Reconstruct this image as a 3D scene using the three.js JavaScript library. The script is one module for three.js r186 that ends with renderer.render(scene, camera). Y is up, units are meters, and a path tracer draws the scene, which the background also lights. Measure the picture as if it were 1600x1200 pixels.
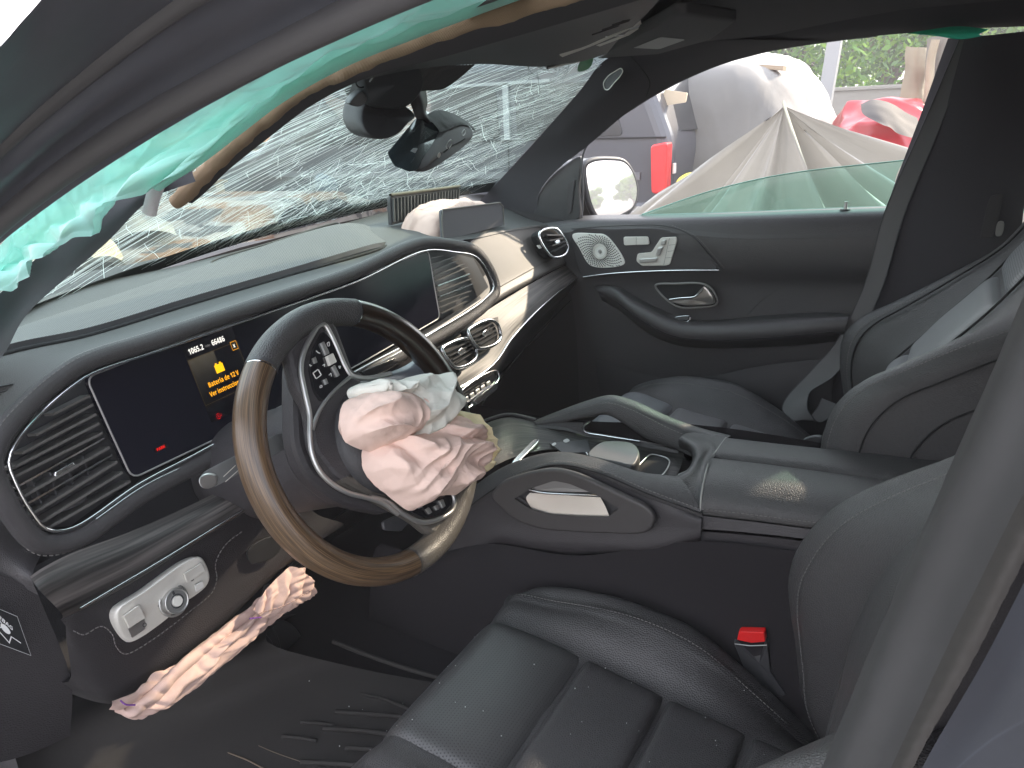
import * as THREE from 'three';
import { mergeGeometries, mergeVertices, toCreasedNormals } from 'three/addons/utils/BufferGeometryUtils.js';
import { RoundedBoxGeometry } from 'three/addons/geometries/RoundedBoxGeometry.js';

// ---------------------------------------------------------------- camera, sky, sun, exposure
// metres; x to the passenger side, y up, z to the rear; z = 0 at the steering wheel
const scene = new THREE.Scene();
const camera = new THREE.PerspectiveCamera(54.916, 4 / 3, 0.02, 400);
{
  const [eye, aim] = [[-1.0878,1.3913,.6299], [-.2817,1.0536,.144]];
  const f = new THREE.Vector3(aim[0] - eye[0], aim[1] - eye[1], aim[2] - eye[2]).normalize();
  const r = new THREE.Vector3().crossVectors(f, new THREE.Vector3(0, 1, 0)).normalize();
  const u = new THREE.Vector3().crossVectors(r, f);
  const roll = -2.16 * Math.PI / 180;
  camera.position.set(...eye);
  camera.up.copy(u).multiplyScalar(Math.cos(roll)).addScaledVector(r, -Math.sin(roll));
  camera.lookAt(...aim);
}
const SUN = new THREE.Vector3(0.80, 0.47, 0.325).normalize();
{ // bright hazy summer sky
  const w = 512, h = 256, data = new Float32Array(w * h * 4), d = new THREE.Vector3();
  for (let j = 0; j < h; j++) for (let i = 0; i < w; i++) {
    const th = ((j + .5) / h - .5) * Math.PI, ph = ((i + .5) / w - .5) * 2 * Math.PI;
    d.set(Math.cos(th) * Math.cos(ph), Math.sin(th), Math.cos(th) * Math.sin(ph));
    const e = Math.max(0, d.y), g = Math.pow(1 - e, 3.2), s = Math.max(0, d.dot(SUN));
    const glow = 0.55 * Math.pow(s, 6) + 1.6 * Math.pow(s, 60);
    const k = (j * w + i) * 4, low = d.y < 0 ? .35 : 1;
    data[k] = low * (0.93 + 0.54 * g + glow);
    data[k + 1] = low * (0.99 + 0.44 * g + glow * .97);
    data[k + 2] = low * (1.14 + 0.27 * g + glow * .88);
    data[k + 3] = 1;
  }
  const t = new THREE.DataTexture(data, w, h, THREE.RGBAFormat, THREE.FloatType);
  t.mapping = THREE.EquirectangularReflectionMapping; t.magFilter = t.minFilter = THREE.LinearFilter; t.needsUpdate = true;
  scene.background = t; scene.environment = t;
}
scene.fog = new THREE.FogExp2(0xe4dfe0, 0.0100); // dusty air
const sun = new THREE.DirectionalLight(0xffedd2, 2.7);
sun.position.copy(SUN).multiplyScalar(40); sun.target.position.set(0, 0, 0);
sun.castShadow = true; sun.shadow.mapSize.set(2048, 2048); sun.shadow.radius = 2;
Object.assign(sun.shadow.camera, { left: -25, right: 25, top: 25, bottom: -25, near: 1, far: 90 });
scene.add(sun, sun.target);
const renderer = new THREE.WebGLRenderer({ antialias: true });
renderer.toneMapping = THREE.LinearToneMapping;
renderer.toneMappingExposure = 3.2;
renderer.shadowMap.enabled = true;

// ---------------------------------------------------------------- helpers
function mulberry(a) { return () => { a |= 0; a = a + 0x6D2B79F5 | 0; let t = Math.imul(a ^ a >>> 15, 1 | a); t = t + Math.imul(t ^ t >>> 7, 61 | t) ^ t; return ((t ^ t >>> 14) >>> 0) / 4294967296; }; }
const V3 = (p) => new THREE.Vector3(p[0], p[1], p[2]);
const lerp = (a, b, t) => a + (b - a) * t, clamp = (x, a = 0, b = 1) => Math.min(b, Math.max(a, x));
const sstep = (a, b, x) => { const t = clamp((x - a) / (b - a)); return t * t * (3 - 2 * t); };
function hash3(x, y, z) { let h = Math.imul(x, 374761393) ^ Math.imul(y, 668265263) ^ Math.imul(z, 1274126177); h = Math.imul(h ^ h >>> 13, 1103515245); return ((h ^ h >>> 16) >>> 0) / 4294967296; }
function noise3(x, y, z, px = 0, py = 0) { // value noise 0..1, optional lattice period
  const X = Math.floor(x), Y = Math.floor(y), Z = Math.floor(z), f = (t) => t * t * t * (t * (t * 6 - 15) + 10);
  const u = f(x - X), v = f(y - Y), w = f(z - Z), m = (a, p) => p ? ((a % p) + p) % p : a;
  const g = (i, j, k) => hash3(m(X + i, px), m(Y + j, py), Z + k);
  return lerp(lerp(lerp(g(0, 0, 0), g(1, 0, 0), u), lerp(g(0, 1, 0), g(1, 1, 0), u), v), lerp(lerp(g(0, 0, 1), g(1, 0, 1), u), lerp(g(0, 1, 1), g(1, 1, 1), u), v), w);
}
function fbm(x, y, z, o = 4, px = 0, py = 0) { let s = 0, a = .5, n = 0; for (let i = 0; i < o; i++) { s += a * noise3(x, y, z + i * 7.3, px, py); n += a; a *= .5; x *= 2; y *= 2; px *= 2; py *= 2; z *= 2; } return s / n; }
const ridge = (x, y, z) => 1 - Math.abs(2 * noise3(x, y, z) - 1);

// textures: fn(u, v) -> number (grey) or [r, g, b] 0..1; size is metres per tile
function tex(n, fn, size = 1, srgb = false, sy = 0) {
  const d = new Uint8Array(n * n * 4);
  for (let j = 0; j < n; j++) for (let i = 0; i < n; i++) {
    const c = fn(i / n, j / n), k = (j * n + i) * 4;
    if (typeof c === 'number') d[k] = d[k + 1] = d[k + 2] = 255 * clamp(c); else { d[k] = 255 * clamp(c[0]); d[k + 1] = 255 * clamp(c[1]); d[k + 2] = 255 * clamp(c[2]); }
    d[k + 3] = 255;
  }
  const t = new THREE.DataTexture(d, n, n); t.wrapS = t.wrapT = THREE.RepeatWrapping; t.magFilter = THREE.LinearFilter; t.minFilter = THREE.LinearMipmapLinearFilter; t.generateMipmaps = true;
  t.repeat.set(1 / size, 1 / (sy || size)); if (srgb) t.colorSpace = THREE.SRGBColorSpace; t.needsUpdate = true; return t;
}
const C = (r, g, b) => new THREE.Color().setRGB(r, g, b);
function mat(c, rough, o = {}) { const P = o.clearcoat || o.sheen || o.transmission || o.ior || o.specularIntensity !== undefined; return new (P ? THREE.MeshPhysicalMaterial : THREE.MeshStandardMaterial)({ color: C(...c), roughness: rough, side: THREE.DoubleSide, ...o }); }

// curves and surfaces
function spl(pts, n, closed = false) { return new THREE.CatmullRomCurve3(pts.map(V3), closed, 'centripetal').getSpacedPoints(n).map((p) => [p.x, p.y, p.z]); }
function lin(pts, n) { // evenly spaced along straight pieces
  const L = [0]; for (let i = 1; i < pts.length; i++) L.push(L[i - 1] + V3(pts[i]).distanceTo(V3(pts[i - 1])));
  const out = []; for (let k = 0; k <= n; k++) { const s = L[L.length - 1] * k / n; let i = 1; while (i < pts.length - 1 && L[i] < s) i++; const t = (s - L[i - 1]) / (L[i] - L[i - 1] || 1); out.push([0, 1, 2].map((q) => lerp(pts[i - 1][q], pts[i][q], t))); }
  return out;
}
function grid(P, closedU = false) { // P[row][col] points -> geometry with uv in metres
  const R = P.length, N = P[0].length, pos = new Float32Array(R * N * 3), uv = new Float32Array(R * N * 2), idx = [];
  const mr = P[R >> 1], mc = N >> 1, U = [0], W = [0];
  for (let i = 1; i < N; i++) U.push(U[i - 1] + Math.hypot(...[0, 1, 2].map((q) => mr[i][q] - mr[i - 1][q])));
  for (let j = 1; j < R; j++) W.push(W[j - 1] + Math.hypot(...[0, 1, 2].map((q) => P[j][mc][q] - P[j - 1][mc][q])));
  for (let j = 0; j < R; j++) for (let i = 0; i < N; i++) { pos.set(P[j][i], (j * N + i) * 3); uv[(j * N + i) * 2] = U[i]; uv[(j * N + i) * 2 + 1] = W[j]; }
  for (let j = 0; j < R - 1; j++) for (let i = 0; i < N - 1; i++) { const a = j * N + i; idx.push(a, a + 1, a + N, a + 1, a + N + 1, a + N); }
  const g = new THREE.BufferGeometry(); g.setAttribute('position', new THREE.BufferAttribute(pos, 3)); g.setAttribute('uv', new THREE.BufferAttribute(uv, 2)); g.setIndex(idx); g.computeVertexNormals(); return g;
}
function displace(g, fn) { // along the normals
  const p = g.attributes.position, n = g.attributes.normal, u = g.attributes.uv;
  for (let i = 0; i < p.count; i++) { const d = fn(u.getX(i), u.getY(i), p.getX(i), p.getY(i), p.getZ(i)); p.setXYZ(i, p.getX(i) + n.getX(i) * d, p.getY(i) + n.getY(i) * d, p.getZ(i) + n.getZ(i) * d); }
  g.computeVertexNormals(); return g;
}
function sheet(rows, nu, nv, o = {}) {
  const S = rows.map((r) => (o.linU ? lin : spl)(r, nu)), P = [];
  const cols = []; for (let i = 0; i <= nu; i++) cols.push((o.linV ? lin : spl)(S.map((r) => r[i]), nv));
  for (let j = 0; j <= nv; j++) P.push(cols.map((c) => c[j]));
  const g = grid(P); if (o.d) displace(g, o.d); return g;
}
function tube(pts, r, n = 0, closed = false, seg = 8) { return new THREE.TubeGeometry(new THREE.CatmullRomCurve3(pts.map(V3), closed, 'centripetal'), n || pts.length * 6, r, seg, closed); }
function path(pts, r, closed = false, seg = 6) { // straight pieces
  const c = new THREE.CurvePath(), q = closed ? [...pts, pts[0]] : pts; for (let i = 1; i < q.length; i++) c.add(new THREE.LineCurve3(V3(q[i - 1]), V3(q[i]))); return new THREE.TubeGeometry(c, q.length * 4, r, seg, false);
}
function frame(o, ux, uy) { const a = V3(ux), b = V3(uy), n = new THREE.Vector3().crossVectors(a, b); return new THREE.Matrix4().makeBasis(a, b, n).setPosition(...o); }
function rshape(pts, r = 0, S = THREE.Shape) { // closed outline with rounded corners
  const s = new S(), n = pts.length;
  for (let i = 0; i < n; i++) {
    const a = pts[(i + n - 1) % n], b = pts[i], c = pts[(i + 1) % n], la = Math.hypot(a[0] - b[0], a[1] - b[1]), lc = Math.hypot(c[0] - b[0], c[1] - b[1]), k = Math.min(r, la * .48, lc * .48);
    const p = [lerp(b[0], a[0], k / la), lerp(b[1], a[1], k / la)], q = [lerp(b[0], c[0], k / lc), lerp(b[1], c[1], k / lc)];
    i ? s.lineTo(...p) : s.moveTo(...p); if (k) s.quadraticCurveTo(...b, ...q);
  }
  s.closePath(); return s;
}
function splshape(pts, S = THREE.Shape) { const c = new THREE.SplineCurve([...pts, pts[0]].map((p) => new THREE.Vector2(...p))); const cc = new THREE.CatmullRomCurve3(pts.map((p) => new THREE.Vector3(p[0], p[1], 0)), true, 'centripetal'); return new S(cc.getSpacedPoints(pts.length * 8).slice(0, -1).map((p) => new THREE.Vector2(p.x, p.y))); }
function plate(shape, m, depth, bevel = 0, h0 = 0, holes = [], bseg = 2) { // extruded along the frame's normal from h0
  for (const h of holes) shape.holes.push(h);
  const g = new THREE.ExtrudeGeometry(shape, { depth: Math.max(depth - 2 * bevel, 1e-4), bevelEnabled: bevel > 0, bevelSize: bevel, bevelThickness: bevel, bevelOffset: -bevel, bevelSegments: bseg, curveSegments: 8 });
  g.translate(0, 0, h0 + bevel); return g.applyMatrix4(m);
}
function box(c, s, m = null, r = 0, seg = 2) { const g = r ? new RoundedBoxGeometry(s[0], s[1], s[2], seg, r) : new THREE.BoxGeometry(...s); if (m) { g.translate(...c); g.applyMatrix4(m); } else g.translate(...c); return g; }
function bar(a, b, w, h, up = [0, 1, 0]) { // a straight bar of section w (side) x h (up)
  const A = V3(a), B = V3(b), d = B.clone().sub(A), L = d.length(); d.normalize(); const s = new THREE.Vector3().crossVectors(d, V3(up)).normalize(), u = new THREE.Vector3().crossVectors(s, d);
  const g = new THREE.BoxGeometry(w, h, L); g.applyMatrix4(new THREE.Matrix4().makeBasis(s, u, d.negate()).setPosition(A.add(B).multiplyScalar(.5))); return g;
}
const plain = (g) => { const q = g.index ? g.toNonIndexed() : g; for (const k of Object.keys(q.attributes)) if (!['position', 'normal', 'uv'].includes(k)) q.deleteAttribute(k); return q; };
const merge = (a) => mergeGeometries(a.map(plain));
function dashes(pts, len, gap, r) { // a row of stitches
  const L = new THREE.CatmullRomCurve3(pts.map(V3), false, 'centripetal'), T = L.getLength(), n = Math.floor(T / (len + gap)), out = [];
  for (let i = 0; i < n; i++) { const a = L.getPointAt(i * (len + gap) / T), b = L.getPointAt((i * (len + gap) + len) / T); out.push(bar([a.x, a.y, a.z], [b.x, b.y, b.z], r * 2, r * 2, [.1, .9, .3])); }
  return merge(out);
}
// objects
const used = {};
function numbered(n) { used[n] = (used[n] ?? -1) + 1; return used[n] ? `${n}_${String(used[n]).padStart(3, '0')}` : n; }
function thing(name, label, category, base = [0, 0, 0], group) {
  const o = new THREE.Group(); o.name = numbered(name); o.position.set(...base); o.userData = { label, category }; if (group) o.userData.group = group; scene.add(o); return o;
}
function part(name, geos, m, parent, label) { // geometry is given in world metres
  let g = Array.isArray(geos) ? (geos.length > 1 ? merge(geos) : geos[0]) : geos, o = parent; const off = new THREE.Vector3();
  while (o && o !== scene) { off.add(o.position); o = o.parent; }
  g.translate(-off.x, -off.y, -off.z);
  const q = new THREE.Mesh(g, m); q.name = name; q.castShadow = q.receiveShadow = true; if (label) q.userData.label = label; parent.add(q); return q;
}
function single(name, geos, m, label, category, base = [0, 0, 0], group) { // a thing that is one mesh
  const g = Array.isArray(geos) ? merge(geos) : geos; g.translate(-base[0], -base[1], -base[2]);
  const q = new THREE.Mesh(g, m); q.name = numbered(name); q.position.set(...base); q.castShadow = q.receiveShadow = true; q.userData = { label, category }; if (group) q.userData.group = group; scene.add(q); return q;
}
function struct(name, geos, m) { const q = new THREE.Mesh(Array.isArray(geos) ? merge(geos) : geos, m); q.name = name; q.castShadow = q.receiveShadow = true; q.userData = { kind: 'structure' }; scene.add(q); return q; }

// ---------------------------------------------------------------- materials
const T = {};
T.leather = tex(512, (u, v) => { // pebbled grain
  let a = 9, b = 9; const n = 46, x = u * n, y = v * n;
  for (let j = -1; j < 2; j++) for (let i = -1; i < 2; i++) { const X = Math.floor(x) + i, Y = Math.floor(y) + j, m = (q) => ((q % n) + n) % n, d = Math.hypot(X + hash3(m(X), m(Y), 1) - x, Y + hash3(m(X), m(Y), 2) - y); if (d < a) { b = a; a = d; } else if (d < b) b = d; }
  return .25 + .55 * clamp((b - a) * 2.2) + .2 * fbm(u * 12, v * 12, 3, 3, 12, 12);
}, .15);
T.mottle = tex(256, (u, v) => .35 + .5 * fbm(u * 6, v * 6, 5, 5, 6, 6), .5);
T.perf = tex(256, (u, v) => { const n = 16, q = (a) => Math.abs(a - Math.round(a)), r = Math.floor(v * n + .5) & 1; const d = Math.hypot(q(u * n + (r ? .5 : 0)), q(v * n)); return d < .2 ? 0 : 1; }, .072);
T.perfc = tex(256, (u, v) => { const n = 16, q = (a) => Math.abs(a - Math.round(a)), r = Math.floor(v * n + .5) & 1; const d = Math.hypot(q(u * n + (r ? .5 : 0)), q(v * n)); return d < .2 ? .25 : 1; }, .072);
T.mesh = tex(256, (u, v) => { const n = 32, q = (a) => Math.abs(a - Math.round(a)), r = Math.floor(v * n + .5) & 1; return Math.hypot(q(u * n + (r ? .5 : 0)), q(v * n)) < .3 ? .12 : 1; }, .17);
T.woodgrey = tex(512, (u, v) => { const s = fbm(u * 3, v * 100, 1, 4, 3, 100), t = fbm(u * 6, v * 200, 8, 3, 6, 200); const k = clamp(.28 + .75 * s + .65 * (t - .5), .05, 1); return [k, k * .965, k * .95]; }, .5, true);
T.woodbrown = tex(512, (u, v) => { const w = v + .02 * fbm(u * 4, v * 4, 3, 3, 4, 4), s = fbm(u * 5, w * 48, 1, 4, 5, 0), t = fbm(u * 8, w * 120, 4, 3, 8, 0), k = sstep(.2, .8, s * .5 + t * .5); return [lerp(.22, .50, k), lerp(.165, .40, k), lerp(.115, .29, k)]; }, .22, true, .045);
T.cloth = tex(256, (u, v) => .5 + .25 * Math.sin(u * 2 * Math.PI * 40) * Math.sin(v * 2 * Math.PI * 40) + .3 * (fbm(u * 8, v * 8, 2, 4, 8, 8) - .5), .06);
T.dirt = tex(512, (u, v) => { const k = .75 + .5 * (fbm(u * 5, v * 5, 7, 6, 5, 5) - .5); return [k, k, k]; }, 1.2);
T.tarp = tex(512, (u, v) => { const k = .8 + .4 * (fbm(u * 4, v * 4, 9, 6, 4, 4) - .5) - .12 * sstep(.6, .8, fbm(u * 9, v * 3, 4, 4, 9, 3)); return [k, k * .985, k * .96]; }, 2.2);
T.patch = tex(512, (u, v) => { const a = fbm(u * 5, v * 5, 3, 5, 5, 5), b = fbm(u * 7, v * 7, 8, 5, 7, 7), r = sstep(.50, .56, a), d = sstep(.58, .63, b); const c = [lerp(.62, .46, r), lerp(.60, .27, r), lerp(.55, .15, r)]; return c.map((q) => lerp(q, .13, d) * (.75 + .5 * fbm(u * 20, v * 20, 1, 3, 20, 20))); }, 1.6);
T.fold = tex(512, (u, v) => fbm(u * 5, v * 5, 2, 6, 5, 5), 1.0);
T.scratch = tex(512, (u, v) => { let k = .72 + .3 * (fbm(u * 9, v * 9, 4, 5, 9, 9) - .5); k += .7 * sstep(.80, .9, fbm(u * 3 + v * 2, v * 60 + u * 22, 5, 3)) * fbm(u * 4, v * 4, 6, 2); return [k, k * .98, k * .95]; }, .35);
const M = {
  leather: mat([.052, .049, .052], .42, { bumpMap: T.leather, bumpScale: .0005 }),
  leatherSeat: mat([.052, .050, .051], .42, { bumpMap: T.leather, bumpScale: .0008 }),
  perf: mat([.060, .060, .060], .40, { bumpMap: T.perf, bumpScale: .0006, map: T.perfc }),
  padTop: mat([.082, .083, .081], .66, { bumpMap: T.leather, bumpScale: .0003 }),
  soft: mat([.038, .035, .038], .55, { bumpMap: T.leather, bumpScale: .0003 }),
  carpet: mat([.013, .011, .013], .98, { bumpMap: T.mottle, bumpScale: .002 }),
  plasticDark: mat([.045, .045, .048], .42),
  gloss: mat([.012, .012, .014], .12, { clearcoat: 1, clearcoatRoughness: .06 }),
  screen: mat([.010, .010, .016], .16, { specularIntensity: .28 }),
  chrome: mat([.75, .76, .78], .18, { metalness: 1 }),
  satin: mat([.50, .50, .49], .38, { metalness: .85 }),
  satinLight: mat([.66, .645, .60], .45, { metalness: .1 }),
  woodGrey: mat([.125, .118, .115], .5, { map: T.woodgrey, bumpMap: T.woodgrey, bumpScale: .0004 }),
  pad: mat([.085, .078, .072], .5, { bumpMap: T.leather, bumpScale: .0002 }),
  woodDeck: mat([.065, .062, .060], .55, { map: T.woodgrey, bumpMap: T.woodgrey, bumpScale: .0004 }),
  woodBrown: mat([.80, .80, .80], .42, { map: T.woodbrown, clearcoat: .45, clearcoatRoughness: .25 }),
  meshGrille: mat([.13, .13, .127], .6, { map: T.mesh, bumpMap: T.mesh, bumpScale: .0008 }),
  stitch: mat([.15, .145, .14], .8),
  headliner: mat([.056, .053, .060], .95, { bumpMap: T.cloth, bumpScale: .0003 }),
  seal: mat([.12, .12, .13], .55, { bumpMap: T.mottle, bumpScale: .0006 }),
  rubber: mat([.028, .027, .026], .65, { bumpMap: T.mottle, bumpScale: .001 }),
  paint: mat([.05, .055, .07], .4, { map: T.scratch, clearcoat: .4, clearcoatRoughness: .3 }),
  bagPink: mat([.80, .60, .52], .85, { bumpMap: T.cloth, bumpScale: .0003, sheen: .3 }),
  bagWhite: mat([.76, .76, .69], .85, { bumpMap: T.cloth, bumpScale: .0003 }),
  bagYellow: mat([.80, .70, .44], .85, { bumpMap: T.cloth, bumpScale: .0003 }),
  bagTeal: mat([.42, .83, .73], .72, { bumpMap: T.cloth, bumpScale: .0002, transmission: .45, thickness: 0 }),
  tan: mat([.52, .38, .25], .98, { map: T.dirt, bumpMap: T.cloth, bumpScale: .002 }),
  belt: mat([.115, .113, .115], .6, { bumpMap: T.cloth, bumpScale: .0004 }),
  lower: mat([.020, .018, .020], .62, { bumpMap: T.leather, bumpScale: .0004 }),
  lid: mat([.062, .060, .060], .48, { bumpMap: T.leather, bumpScale: .0008 }),
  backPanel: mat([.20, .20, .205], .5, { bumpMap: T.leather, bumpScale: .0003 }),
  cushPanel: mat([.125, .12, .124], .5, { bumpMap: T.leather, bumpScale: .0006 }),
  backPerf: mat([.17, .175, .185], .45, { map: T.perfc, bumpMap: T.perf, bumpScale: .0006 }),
  red: mat([.75, .02, .02], .35, { clearcoat: .3 }),
  white: mat([.75, .75, .73], .6),
  glass: mat([.93, .98, .96], .03, { transmission: 1, thickness: 0, ior: 1.5 }),
  glassGreen: mat([.45, .74, .66], .03, { transmission: 1, thickness: 0, ior: 1.5 }),
  mirror: mat([.9, .9, .9], .02, { metalness: 1 }),
  black: mat([.008, .008, .009], .8),
};
// a rounded solid: outline pts swept along off, edges rounded towards the ends
function pebble(pts, off, o = {}) {
  const n = o.n || 64, ring = o.sharp ? lin([...pts, pts[0]], n) : spl(pts, n, true), c = [0, 1, 2].map((q) => ring.reduce((s, p) => s + p[q], 0) / ring.length), r = o.round ?? .18, K = 6, P = [];
  const add = (k, t) => P.push(ring.map((p) => [0, 1, 2].map((q) => c[q] + (p[q] - c[q]) * k + off[q] * t)));
  const e = o.end ?? .25;
  add(.001, 0); add(.5, 0); for (let i = 0; i <= K; i++) { const a = i / K * Math.PI / 2; add(1 - r + r * Math.sin(a), e * (1 - Math.cos(a))); }
  for (let i = 0; i <= K; i++) { const a = i / K * Math.PI / 2; add(1 - r + r * Math.cos(a), 1 - e + e * Math.sin(a)); } add(.5, 1); add(.001, 1);
  const g = grid(P); if (o.d) displace(g, o.d); return g;
}
function ribbon(L, R, n, o = {}) { return sheet([L, R], n, o.nv || 2, { linV: 1, d: o.d }); }
function strips(list, w, nrm) { // thin flat ribbons along polylines, merged
  const pos = [], idx = [], nor = [], nn = V3(nrm);
  for (const [pl, wf] of list) for (let i = 0; i < pl.length - 1; i++) {
    const a = V3(pl[i]), b = V3(pl[i + 1]), s = new THREE.Vector3().crossVectors(b.clone().sub(a).normalize(), nn).normalize().multiplyScalar(w * wf * .5), k = pos.length / 3;
    for (const p of [a.clone().sub(s), a.clone().add(s), b.clone().add(s), b.clone().sub(s)]) { pos.push(p.x, p.y, p.z); nor.push(nn.x, nn.y, nn.z); } idx.push(k, k + 1, k + 2, k, k + 2, k + 3);
  }
  const g = new THREE.BufferGeometry(); g.setAttribute('position', new THREE.Float32BufferAttribute(pos, 3)); g.setAttribute('normal', new THREE.Float32BufferAttribute(nor, 3)); g.setIndex(idx); return g;
}
function crumpleF(x, y, z, f, k) { let s = 0; const w = 1.3 * noise3(x * f * .6 + k, y * f * .6, z * f * .6), w2 = 1.1 * noise3(x * f * .5, y * f * .5 + k, z * f * .5 + 4); for (let i = 0; i < 5; i++) { const a = 2.4 * i + k, b = 1.1 * i + k * .7, q = (Math.cos(a) * Math.cos(b) * x + Math.sin(a) * Math.cos(b) * y + Math.sin(b) * z) * f * (.55 + .2 * i) + (i & 1 ? w : w2) * (1 + .3 * i), t = Math.abs(q - Math.floor(q) - .5) * 2; s += (1 - Math.pow(t, .75)) / (1 + .35 * i); } return s / 3; }
// drapery: warped, uneven folds running across a sheet; u, v in metres
function folds(u, v, phi, lam, seed) {
  const w = 1.5 * noise3(u / lam * .42 + seed, v / lam * .42, seed) + .5 * noise3(u / lam, v / lam + seed, 3), q = (u * Math.cos(phi) + v * Math.sin(phi)) / lam + w, t = 1 - Math.abs(q - Math.floor(q) - .5) * 2, a = .25 + .95 * noise3(u / lam * .5 + 7, v / lam * .5, seed + 4);
  const q2 = (u * Math.cos(phi + .9) + v * Math.sin(phi + .9)) / (lam * .45) + 1.8 * w, t2 = 1 - Math.abs(q2 - Math.floor(q2) - .5) * 2, b = sstep(.42, .75, noise3(u / lam * .7, v / lam * .7 + 5, seed + 9));
  return a * (Math.pow(t, 1.5) - .35) + .32 * b * (Math.pow(t2, 1.6) - .3);
}
// crumpled cloth mound: outline in a plane, domed along the plane's normal
function mound(out2, F, h0, H, o = {}) {
  const seed = o.seed || 1, NA = o.na || 200, NS = o.ns || 70, amp = o.amp ?? .012, fr = o.fr || 22, pw = o.pw || 2.4, c = [0, 1].map((q) => out2.reduce((s, p) => s + p[q], 0) / out2.length);
  const ring = (o.sharp ? lin([...out2, out2[0]].map((p) => [p[0], p[1], 0]), NA) : spl(out2.map((p) => [p[0], p[1], 0]), NA, true)), P = [];
  for (let j = 0; j <= NS; j++) { const t = j / NS, s = t < .8 ? t / .8 : 1 - (t - .8) * .6, under = t > .8; P.push(ring.map((p) => { const x = lerp(c[0], p[0], Math.max(s, .002)), y = lerp(c[1], p[1], Math.max(s, .002)); const z = under ? -(t - .8) * 5 * (o.under ?? .01) : H * Math.pow(1 - Math.pow(s, pw), .55) + (o.tilt ? o.tilt[0] * (x - c[0]) + o.tilt[1] * (y - c[1]) : 0) * (1 - s); const fl = under ? 0 : folds(x, y, o.phi || .6, o.lam || .034, seed) * sstep(1.02, .78, s); return V3([x, y, h0 + z + H * (o.fold ?? .30) * fl]).applyMatrix4(F).toArray(); })); }
  const g = grid(P), dx = o.dir || [1, .35, .6];
  const crumple = crumpleF;
  const crease = (x, y, z, f, k) => { const wx = x + .35 / f * (noise3(x * f * .7, y * f * .7, z * f * .7 + k) - .5) * 2, wy = y + .35 / f * (noise3(x * f * .7 + 9, y * f * .7, z * f * .7 + k) - .5) * 2; return Math.pow(ridge(wx * f * dx[0] + k, wy * f * dx[1], z * f * dx[2]), 2); };
  const wt = (k) => { const t = Math.floor(k / (NA + 1)) / NS; return sstep(0, .3, t); }; let k = 0;
  displace(g, (u, v, x, y, z) => wt(k++) * amp * .85 * (crumple(x, y, z, fr * .6, seed) - .5)); k = 0;
  return displace(g, (u, v, x, y, z) => wt(k++) * amp * .30 * (crumple(y, z, x, fr * 1.7, seed + 3) - .5));
}
// ---------------------------------------------------------------- the yard outside
{ // ground, one sheet to the horizon
  const P = []; const st = [-160, -60, -30, -18, -12, -9, -7, -5, -3, -1, 1, 3, 5, 7, 9, 12, 18, 30, 60, 160];
  for (const z of st) P.push(st.map((x) => [x, -.02 + .05 * (noise3(x * .4, z * .4, 3) - .5), z]));
  struct('ground', grid(P), mat([.17, .155, .125], .95, { map: T.dirt, bumpMap: T.dirt, bumpScale: .01 }));
}
const M2 = {
  concrete: mat([.34, .325, .29], .92, { map: T.dirt, bumpMap: T.dirt, bumpScale: .004 }),
  suv: mat([.060, .062, .075], .32, { clearcoat: .7, clearcoatRoughness: .12 }),
  tint: mat([.03, .032, .036], .08, { clearcoat: .6 }),
  lampRed: mat([.70, .03, .035], .25, { clearcoat: .8 }), lampClear: mat([.75, .7, .7], .2),
  rubber: mat([.03, .03, .03], .8), bumper: mat([.16, .16, .17], .5),
  coverWhite: mat([.33, .325, .315], .9, { transmission: .5, thickness: 0, map: T.tarp, bumpMap: T.tarp, bumpScale: .03 }),
  tarpBeige: mat([.36, .33, .275], .85, { transmission: .3, thickness: 0, map: T.tarp, bumpMap: T.tarp, bumpScale: .01 }),
  tarpRed: mat([.40, .012, .02], .32, { clearcoat: .3, clearcoatRoughness: .25 }), tarpGrey: mat([.40, .38, .34], .8),
  rust: mat([.40, .35, .26], .9, { map: T.tarp }), oldWhite: mat([.25, .24, .21], .7, { map: T.tarp }), patchy: mat([.34, .32, .31], .8, { map: T.patch }),
  terracotta: mat([.36, .17, .09], .9, { map: T.dirt }), plaster: mat([.30, .295, .27], .95, { map: T.dirt }),
  blue: mat([.05, .075, .10], .4, { clearcoat: .5, clearcoatRoughness: .2 }), timber: mat([.42, .33, .24], .9, { map: T.tarp }),
  pole: mat([.34, .35, .36], .55, { metalness: .3 }), yellow: mat([.75, .68, .10], .6),
};
{ // boundary wall
  const w = thing('concrete_wall', 'low pale concrete boundary wall in front of the green trees', 'wall', [13.2, 0, 0]);
  part('wall_panel', box([13.2, .82, -5], [.22, 1.64, 36]), M2.concrete, w); part('coping', box([13.2, 1.66, -5], [.30, .06, 36], null, .012), M2.concrete, w);
}
{ // leaning pole
  const a = V3([9,2.1238,-.8762]), b = V3([9,1.456,-.9207]), d = a.clone().sub(b).normalize(), foot = b.clone().addScaledVector(d, -b.y / d.y), top = b.clone().addScaledVector(d, (5.6 - b.y) / d.y);
  const t = thing('metal_pole', 'leaning grey square metal pole rising in front of the wall', 'pole', foot.toArray());
  part('post', bar(foot.toArray(), top.toArray(), .15, .15, [1, 0, 0]), M2.pole, t);
  part('base_plate', box([foot.x, .01, foot.z], [.3, .03, .3]), M2.pole, t); part('cap', box(top.toArray(), [.18, .03, .18]), M2.pole, t);
}
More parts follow.
